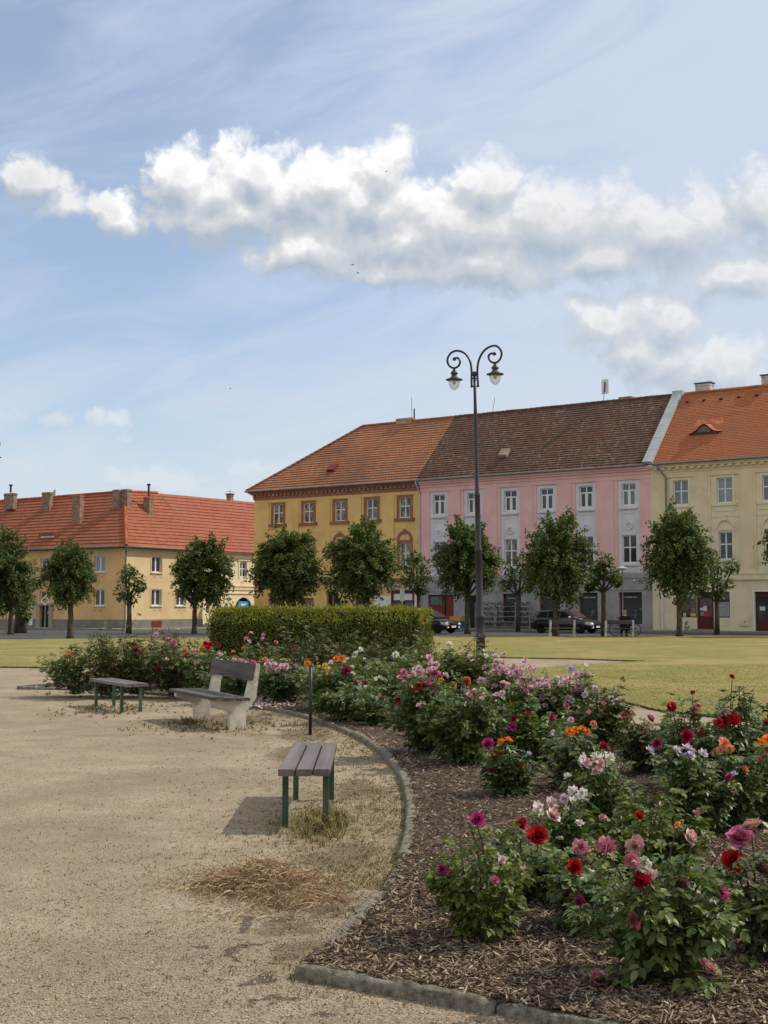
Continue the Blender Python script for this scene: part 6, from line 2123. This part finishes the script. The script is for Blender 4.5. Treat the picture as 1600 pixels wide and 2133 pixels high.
# ------------------------------------------------------------------ bicycle, bag and the seated person
b = G(1322, 1327)
root = thing('bicycle', 'bicycle with pale rims parked at the right end of the far bench', 'bicycle', (b.x, b.y + .5, .06), R(-6))
BK = mat('bicycle_frame', (0.05, 0.05, 0.06), .4, .2, 4)
for x in (-.95, .12):
    mb = MB(); mb.tube([(x + .33 * math.cos(2 * PI * i / 28), 0, .34 + .33 * math.sin(2 * PI * i / 28)) for i in range(29)], .02, 6, False)
    w = mb.build('wheel', TYRE, root)
    mb = MB(); mb.tube([(x + .305 * math.cos(2 * PI * i / 28), 0, .34 + .305 * math.sin(2 * PI * i / 28)) for i in range(29)], .012, 5, False)
    mb.build('rim', RIM, w)
    mb = MB()
    for k in range(14):
        a_ = 2 * PI * k / 14
        mb.tube([(x, 0, .34), (x + .3 * math.cos(a_), 0, .34 + .3 * math.sin(a_))], .004, 3)
    mb.build('spokes', RIM, w)
mb = MB()
for p_, q_ in (((-.95, .34), (-.55, .36)), ((-.95, .34), (-.65, .75)), ((-.55, .36), (-.68, .90)), ((-.55, .36), (-.02, .80)), ((-.65, .78), (-.02, .85)), ((.12, .34), (-.05, 1.0))):
    mb.tube([(p_[0], 0, p_[1]), (q_[0], 0, q_[1])], .017, 6)
mb.build('frame', BK, root)
mb = MB(); mb.tube([(-.2, -.27, 1.04), (-.05, -.2, 1.06), (-.04, 0, 1.0), (-.05, .2, 1.06), (-.2, .27, 1.04)], .014, 6); mb.build('handlebar', BK, root)
mb = MB(); mb.prism([(-.84, .93), (-.55, .95), (-.5, .97), (-.55, 1.0), (-.85, 1.0)], -.07, .07); mb.build('saddle', TYRE, root)
root = thing('bag', 'blue cloth bag hanging on the bicycle handlebar', 'bag', (b.x - .08, b.y + .38, .60), R(-6))
mb = MB(); mb.lathe([(.03, .62), (.10, .55), (.17, .35), (.2, .12), (.15, .0), (.03, -.03)], (0, 0, 0), 12)
for v in mb.V: v += Vector((noise.noise(v * 6) * .04, noise.noise(v * 6 + Vector((3, 0, 0))) * .04, 0))
mb.build('bag_cloth', mat('blue_cloth', (0.018, 0.035, 0.12), .8, .25, 6), root, True)
mb = MB(); mb.tube([(-.06, 0, .55), (-.03, 0, .68), (.03, 0, .68), (.06, 0, .55)], .012, 5); mb.build('bag_strap', mat('blue_cloth_dark', (0.012, 0.02, 0.06), .8, .2, 6), root)


def skin_mesh(name, verts, edges, m, parent, sub=1, root_i=0):
    me = bpy.data.meshes.new(name)
    me.from_pydata([v[:3] for v in verts], edges, [])
    me.materials.append(m)
    o = link(name, me, parent)
    sk_ = o.modifiers.new('skin', 'SKIN')
    me.skin_vertices or None
    for i, v in enumerate(verts):
        r_ = v[3]
        me.skin_vertices[0].data[i].radius = (r_, r_ * (v[4] if len(v) > 4 else 1))
        me.skin_vertices[0].data[i].use_root = (i == root_i)
    sk_.use_smooth_shade = True
    sb = o.modifiers.new('sub', 'SUBSURF'); sb.levels = sub; sb.render_levels = sub
    return o


SKIN_M = mat('skin', (0.45, 0.27, 0.19), .6, .08, 5)
COAT = mat('black_coat', (0.010, 0.010, 0.012), .9, .2, 6)
TROU = mat('dark_trousers', (0.014, 0.014, 0.018), .9, .2, 6)
HAIR = mat('grey_hair', (0.24, 0.235, 0.23), .8, .25, 20)
p0 = G(1303, 1327.5)
person = thing('person', 'person in a black coat sitting on the far bench with their back turned', 'person', (p0.x, p0.y + .02, .06), R(-4))
body_v = [(0, .05, .50, .15), (0, .02, .72, .15), (0, .0, .93, .16), (0, .0, 1.06, .12), (0, .02, 1.13, .055), (0, .035, 1.19, .06), (0, .045, 1.27, .095), (0, .045, 1.34, .07),
          (-.19, .0, 1.03, .06), (-.27, .03, .80, .05), (-.22, .25, .66, .038), (-.18, .34, .64, .03), (.19, .0, 1.03, .06), (.27, .03, .80, .05), (.22, .25, .66, .038), (.18, .34, .64, .03),
          (-.11, .15, .49, .085), (-.13, .50, .48, .06), (-.13, .52, .10, .042), (-.13, .66, .05, .035), (.11, .15, .49, .085), (.13, .50, .48, .06), (.13, .52, .10, .042), (.13, .66, .05, .035)]
body_e = [(0, 1), (1, 2), (2, 3), (3, 4), (4, 5), (5, 6), (6, 7), (3, 8), (8, 9), (9, 10), (10, 11), (3, 12), (12, 13), (13, 14), (14, 15), (0, 16), (16, 17), (17, 18), (18, 19), (0, 20), (20, 21), (21, 22), (22, 23)]
skin_mesh('body', body_v, body_e, SKIN_M, person, 2)
coat_v = [(x, y, z, r_ * 1.28 + .015) for x, y, z, r_ in (body_v[0], body_v[1], body_v[2], body_v[3], (0, .01, 1.10, .05), body_v[8], body_v[9], body_v[10], body_v[12], body_v[13], body_v[14])]
skin_mesh('coat', coat_v, [(0, 1), (1, 2), (2, 3), (3, 4), (3, 5), (5, 6), (6, 7), (3, 8), (8, 9), (9, 10)], COAT, person, 2)
tr_v = [(x, y, z, r_ * 1.2 + .01) for x, y, z, r_ in (body_v[0], body_v[16], body_v[17], body_v[18], body_v[20], body_v[21], body_v[22])]
skin_mesh('trousers', tr_v, [(0, 1), (1, 2), (2, 3), (0, 4), (4, 5), (5, 6)], TROU, person, 2)
mb = MB(); mb.ball((0, .03, 1.315), .108, 12, 8, .95); mb.build('hair', HAIR, person, True)
mb = MB()
for s in (-1, 1): mb.box(s * .13 - .045, s * .13 + .045, .46, .74, 0, .075)
mb.build('shoes', TYRE, person)

# ------------------------------------------------------------------ birds
for i, (px, py, Y, sp, a_, lab) in enumerate(((735, 552, 130, .55, .5, 'upper of the two tiny dark birds below the big cloud'), (746, 569, 130, .5, -.4, 'lower of the two tiny dark birds below the big cloud'),
                                              (805, 357, 190, .5, .3, 'tiny bird in front of the bright upper cloud'), (480, 809, 190, .45, .2, 'tiny bird alone in blue sky above the yellow roof'))):
    root = thing('bird', lab, 'bird', D(px, py, Y), a_, 'birds in flight')
    mb = MB()
    body = [(-.16, 0, 0, .004), (-.08, 0, 0, .022), (0, 0, 0, .038), (.08, 0, 0.005, .03), (.12, 0, .01, .02), (.15, 0, .008, .003)]
    mb.tube([b_[:3] for b_ in body], [b_[3] for b_ in body], 8)
    mb.V += [Vector(q_) for q_ in ((-.16, 0, 0), (-.28, -.07, 0), (-.24, 0, .004), (-.28, .07, 0), (-.16, 0, .01))]
    n = len(mb.V) - 5
    mb.Fc += [(n, n + 1, n + 2), (n, n + 2, n + 3)]
    for s in (-1, 1):
        n = len(mb.V)
        mb.V += [Vector((.06, s * .02, .02)), Vector((-.04, s * .02, .02)), Vector((.05, s * sp * .28, .10)), Vector((-.05, s * sp * .26, .09)), Vector((-.10, s * sp * .6, .03)), Vector((-.13, s * sp * .55, .03))]
        mb.Fc += [(n, n + 1, n + 3, n + 2), (n + 2, n + 3, n + 5, n + 4)]
    mb.build('bird_body', mat('bird_dark', (0.02, 0.02, 0.022), .8, .2, 5), root)

# ------------------------------------------------------------------ loose stuff on the ground
from mathutils.geometry import intersect_point_tri_2d


def in_poly(x, y, poly):
    c = False
    j = len(poly) - 1
    for i in range(len(poly)):
        a, b = poly[i], poly[j]
        if (a.y > y) != (b.y > y) and x < (b.x - a.x) * (y - a.y) / (b.y - a.y) + a.x:
            c = not c
        j = i
    return c


def scatter(n, y0, y1, test, r, power=1.0, margin=1.08):
    """points on the ground, thick near the viewer's feet and thinning with distance"""
    out = []
    tries = 0
    while len(out) < n and tries < n * 30:
        tries += 1
        s = r.random()
        y = 1 / ((1 - s) / y0 + s / y1) if power else r.uniform(y0, y1)
        x = r.uniform(-1, 1) * y * .3 * margin
        if test(x, y):
            out.append((x, y))
    return out


inbed = lambda x, y: in_poly(x, y, bed_pts)
kp = kerb_arc + kerb_rad


def kerb_dist(x, y):
    return min((p.x - x) ** 2 + (p.y - y) ** 2 for p in kp[::4]) ** .5


r = random.Random(21)
V, Fc = [], []
for x, y in scatter(46000, 5.0, 26, inbed, r):
    g = max(1.0, y / 9)
    ln, w, th = r.uniform(.014, .052) * g ** .5, r.uniform(.004, .011) * g ** .7, r.uniform(.002, .004)
    a = r.uniform(0, PI); ti = r.gauss(0, .25)
    d = Vector((math.cos(a) * math.cos(ti), math.sin(a) * math.cos(ti), math.sin(ti)))
    s_ = Vector((-math.sin(a), math.cos(a), r.gauss(0, .3))).normalized(); up = d.cross(s_)
    c = Vector((x, y, .055 + abs(math.sin(ti)) * ln * .5 + r.uniform(0, .008)))
    n = len(V)
    tp = r.uniform(.3, .9)
    V += [c - d * ln / 2 - s_ * w / 2, c - d * ln / 2 + s_ * w / 2, c + d * ln / 2 + s_ * w / 2 * tp, c + d * ln / 2 - s_ * w / 2 * tp]
    V += [V[n] + up * th, V[n + 1] + up * th, V[n + 2] + up * th, V[n + 3] + up * th]
    Fc += [(n + 4, n + 5, n + 6, n + 7), (n, n + 4, n + 7, n + 3), (n + 1, n + 2, n + 6, n + 5), (n, n + 1, n + 5, n + 4), (n + 2, n + 3, n + 7, n + 6)]
mb = MB(); mb.V, mb.Fc = V, Fc
CHIP = island_mat('bark_chips', [(0.0, (0.025, 0.017, 0.012)), (.40, (0.10, 0.069, 0.051)), (.70, (0.21, 0.15, 0.108)), (.90, (0.36, 0.27, 0.185)), (1.0, (0.50, 0.41, 0.30))])
tag(mb.build('bark_mulch', CHIP), 'dark brown bark mulch covering the rose bed', 'bark mulch', None, 'stuff')

V, Fc = [], []
inplaza = lambda x, y: not inbed(x, y) and y < 27
for x, y in scatter(42000, 5.0, 18, inplaza, r):
    g = max(1.0, y / 9) ** .6
    s_ = r.uniform(.0022, .0058) * g * (1.5 if r.random() < .04 else 1)
    c = Vector((x, y, .001)); n = len(V)
    a = r.uniform(0, 6)
    for k in range(4):
        q_ = a + k * PI / 2
        V.append(c + Vector((math.cos(q_) * s_ * r.uniform(.7, 1.2), math.sin(q_) * s_ * r.uniform(.7, 1.2), r.uniform(0, s_ * .3))))
    V.append(c + Vector((0, 0, s_ * r.uniform(.6, .95))))
    Fc += [(n + k, n + (k + 1) % 4, n + 4) for k in range(4)]
mb = MB(); mb.V, mb.Fc = V, Fc
STONE = island_mat('gravel_stones', [(0.0, (0.10, 0.077, 0.052)), (.35, (0.24, 0.195, 0.135)), (.8, (0.385, 0.33, 0.245)), (1.0, (0.58, 0.53, 0.44))])
tag(mb.build('gravel_stones', STONE), 'loose pale gravel grains on the sandy plaza', 'gravel', None, 'stuff')


def tuft(V, Fc, r, c, n, h, spread, w=.004):
    for k in range(n):
        a = r.uniform(0, 2 * PI)
        l_ = h * r.uniform(.4, 1.1)
        o = Vector((math.cos(a), math.sin(a), 0))
        b = c + o * r.uniform(0, spread * .5)
        tip = b + o * l_ * r.uniform(.2, 1.0) + Vector((0, 0, l_ * r.uniform(.15, .75)))
        s_ = Vector((-o.y, o.x, 0)) * w
        m_ = b.lerp(tip, .55) + Vector((0, 0, l_ * .12))
        i = len(V)
        V += [b - s_, b + s_, m_ + s_ * .8, m_ - s_ * .8, tip]
        Fc += [(i, i + 1, i + 2, i + 3), (i + 3, i + 2, i + 4)]


# dry weedy grass along the kerb and under the benches
V, Fc = [], []
r = random.Random(31)


def weedy(x, y):
    if inbed(x, y) or y > 27: return False
    d = kerb_dist(x, y)
    nz = noise.noise(Vector((x * .9, y * .5, 0))) * .5 + .5
    return r.random() < math.exp(-d / .5) * (.1 + nz) * (0.06 if y < 7.6 else 1) and x > -8


for x, y in scatter(8000, 5.4, 25, weedy, r):
    tuft(V, Fc, r, Vector((x, y, 0)), r.randint(3, 7), r.uniform(.012, .038), .07, .0022 * max(1, y / 9))
for cx, cy, n, sx_, sy_, hh in ((-.52, 9.95, 420, .13, .45, .085), (-.43, 9.7, 160, .08, .28, .19), (-.60, 9.4, 60, .2, .1, .04), (-2.3, 17.8, 300, .5, .6, .09), (-2.75, 18.4, 60, .1, .15, .16), (-4.3, 20.8, 220, .4, .7, .09), (-.1, 7.0, 60, .12, .15, .05), (-.35, 6.05, 40, .15, .12, .05)):
    for k in range(n):
        tuft(V, Fc, r, Vector((r.gauss(cx, sx_), r.gauss(cy, sy_), 0)), r.randint(3, 7), hh * r.uniform(.4, 1.2), .05, .003 * max(1, cy / 10))
for x, y in scatter(300, 5.2, 24, lambda x, y: not inbed(x, y) and noise.noise(Vector((x * .7, y * .4, 4))) > -.1, r):
    tuft(V, Fc, r, Vector((x, y, 0)), r.randint(2, 5), r.uniform(.010, .026), .04, .0025)
mb = MB(); mb.V, mb.Fc = V, Fc
WEED = island_mat('weeds_and_dry_grass', [(0.0, (0.07, 0.075, 0.02)), (.4, (0.15, 0.135, 0.045)), (.75, (0.27, 0.215, 0.095)), (1.0, (0.38, 0.30, 0.15))])
tag(mb.build('weeds', WEED), 'sparse dry weeds and grass tufts along the kerb and under benches', 'weeds', None, 'stuff')

# raked heap of dry clippings
hc = G(545, 1850)
root = thing('clippings_heap', 'reddish brown heap of dry raked clippings on the gravel', 'clippings heap', hc)
V, Fc = [], []
r = random.Random(51)
mb = MB()


def heap_h(x, y):
    return .125 * math.exp(-((x / .20) ** 2 + ((y - .05) / .30) ** 2)) + .07 * math.exp(-(((x - .22) / .2) ** 2 + ((y + .30) / .35) ** 2)) + .03 * math.exp(-(((x + .2) / .14) ** 2 + ((y - .0) / .2) ** 2))


def strands(n, cx, cy, sx_, sy_, l0, l1, Vs, Fs):
    for k in range(n):
        x, y = r.gauss(cx, sx_), r.gauss(cy, sy_)
        h = heap_h(x, y)
        a = r.uniform(0, PI)
        l_ = r.uniform(l0, l1)
        d = Vector((math.cos(a), math.sin(a), r.gauss(0, .4))) * l_ / 2
        c = Vector((x, y, h * r.uniform(.5, 1.05) + .004))
        bow = Vector((0, 0, r.uniform(.0, .02)))
        s_ = Vector((-math.sin(a), math.cos(a), 0)) * r.uniform(.0010, .0022)
        p = [c - d, c + bow, c + d]
        for q_ in p: q_.z = max(.002, q_.z)
        i = len(Vs)
        for q_ in p: Vs += [q_ - s_, q_ + s_, q_ + Vector((0, 0, .003))]
        for j in range(2):
            o_ = i + j * 3
            Fs += [(o_, o_ + 3, o_ + 5, o_ + 2), (o_ + 1, o_ + 2, o_ + 5, o_ + 4)]


strands(1500, -.02, .06, .17, .18, .03, .12, V, Fc)
strands(800, .20, -.30, .17, .24, .03, .11, V, Fc)
strands(260, -.22, .0, .13, .10, .03, .12, V, Fc)
strands(420, .1, -.1, .36, .42, .02, .08, V, Fc)
mb.V, mb.Fc = V, Fc
STRAW = island_mat('dry_clippings', [(0.0, (0.12, 0.060, 0.030)), (.4, (0.27, 0.175, 0.10)), (.8, (0.44, 0.315, 0.19)), (1.0, (0.58, 0.46, 0.29))])
mb.build('clippings', STRAW, root)
mb = MB()
n = 22
for i in range(n + 1):
    for j in range(n + 1):
        x, y = -.55 + 1.15 * i / n, -.85 + 1.5 * j / n
        mb.V.append(Vector((x, y, heap_h(x, y) * .9 - .034)))
for i in range(n):
    for j in range(n):
        a_ = i * (n + 1) + j
        mb.Fc.append((a_, a_ + n + 1, a_ + n + 2, a_ + 1))
mb.build('heap_core', mat('heap_earth', (0.17, 0.11, 0.062), .95, .35, 30, bump=.6, bscale=80), root, True)

# twigs and dark litter
V, Fc = [], []
r = random.Random(61)
mb = MB()
for x, y in scatter(150, 5.2, 16, lambda x, y: not inbed(x, y), r):
    a = r.uniform(0, PI); l_ = r.uniform(.006, .022)
    d = Vector((math.cos(a), math.sin(a), 0))
    mb.tube([Vector((x, y, .003)) - d * l_, Vector((x, y, .008)) + Vector((-d.y, d.x, 0)) * l_ * .3, Vector((x, y, .003)) + d * l_], .0016, 4)
tag(mb.build('twig_litter', mat('dark_twigs', (0.06, 0.045, 0.03), .9, .4, 20)), 'small dark twigs strewn over the gravel', 'twigs', None, 'stuff')

# fallen petals behind the concrete bench
V, Fc = [], []
r = random.Random(71)
for k in range(260):
    p = G(r.gauss(560, 26), r.gauss(1466, 3.0), .075)
    leaf2(V, Fc, p, (rvec(r) + Vector((1, 0, 0))).normalized(), (Vector((0, 0, 1)) + rvec(r) * .4).normalized(), .05, .045)
mb = MB(); mb.V, mb.Fc = V, Fc
tag(mb.build('fallen_petals', mat('pale_fallen_petals', (0.66, 0.50, 0.52), .7, .15, 20)), 'pale pink fallen petals scattered behind the concrete bench', 'petals', None, 'stuff')

# grass blades of the lawn where it comes closest
V, Fc = [], []
r = random.Random(81)
inlawn = lambda x, y: in_poly(x, y, lawn_pts)
for x, y in scatter(14000, 17.0, 36, inlawn, r, 1.0, 1.1):
    g = y / 20
    tuft(V, Fc, r, Vector((x, y, .033)), 3, r.uniform(.016, .034), .05, .003 * g)
for p in densify([G(*q_) for q_ in lawn_near], .045, .06, 8):
    if abs(p.x) < p.y * .32:
        tuft(V, Fc, r, Vector((p.x, p.y, .02)), 4, r.uniform(.03, .09), .10, .004 * p.y / 20)
mb = MB(); mb.V, mb.Fc = V, Fc
BLADE = island_mat('lawn_blades', [(0.0, (0.085, 0.095, 0.022)), (.5, (0.18, 0.18, 0.055)), (.85, (0.30, 0.27, 0.11)), (1.0, (0.36, 0.31, 0.15))])
tag(mb.build('lawn_grass', BLADE), 'yellowish green mown grass of the lawn', 'grass', None, 'stuff')

sc.render.engine = 'CYCLES'
sc.cycles.max_bounces = 6
sc.cycles.diffuse_bounces = 3
sc.cycles.glossy_bounces = 2
sc.cycles.transmission_bounces = 4
sc.cycles.transparent_max_bounces = 8
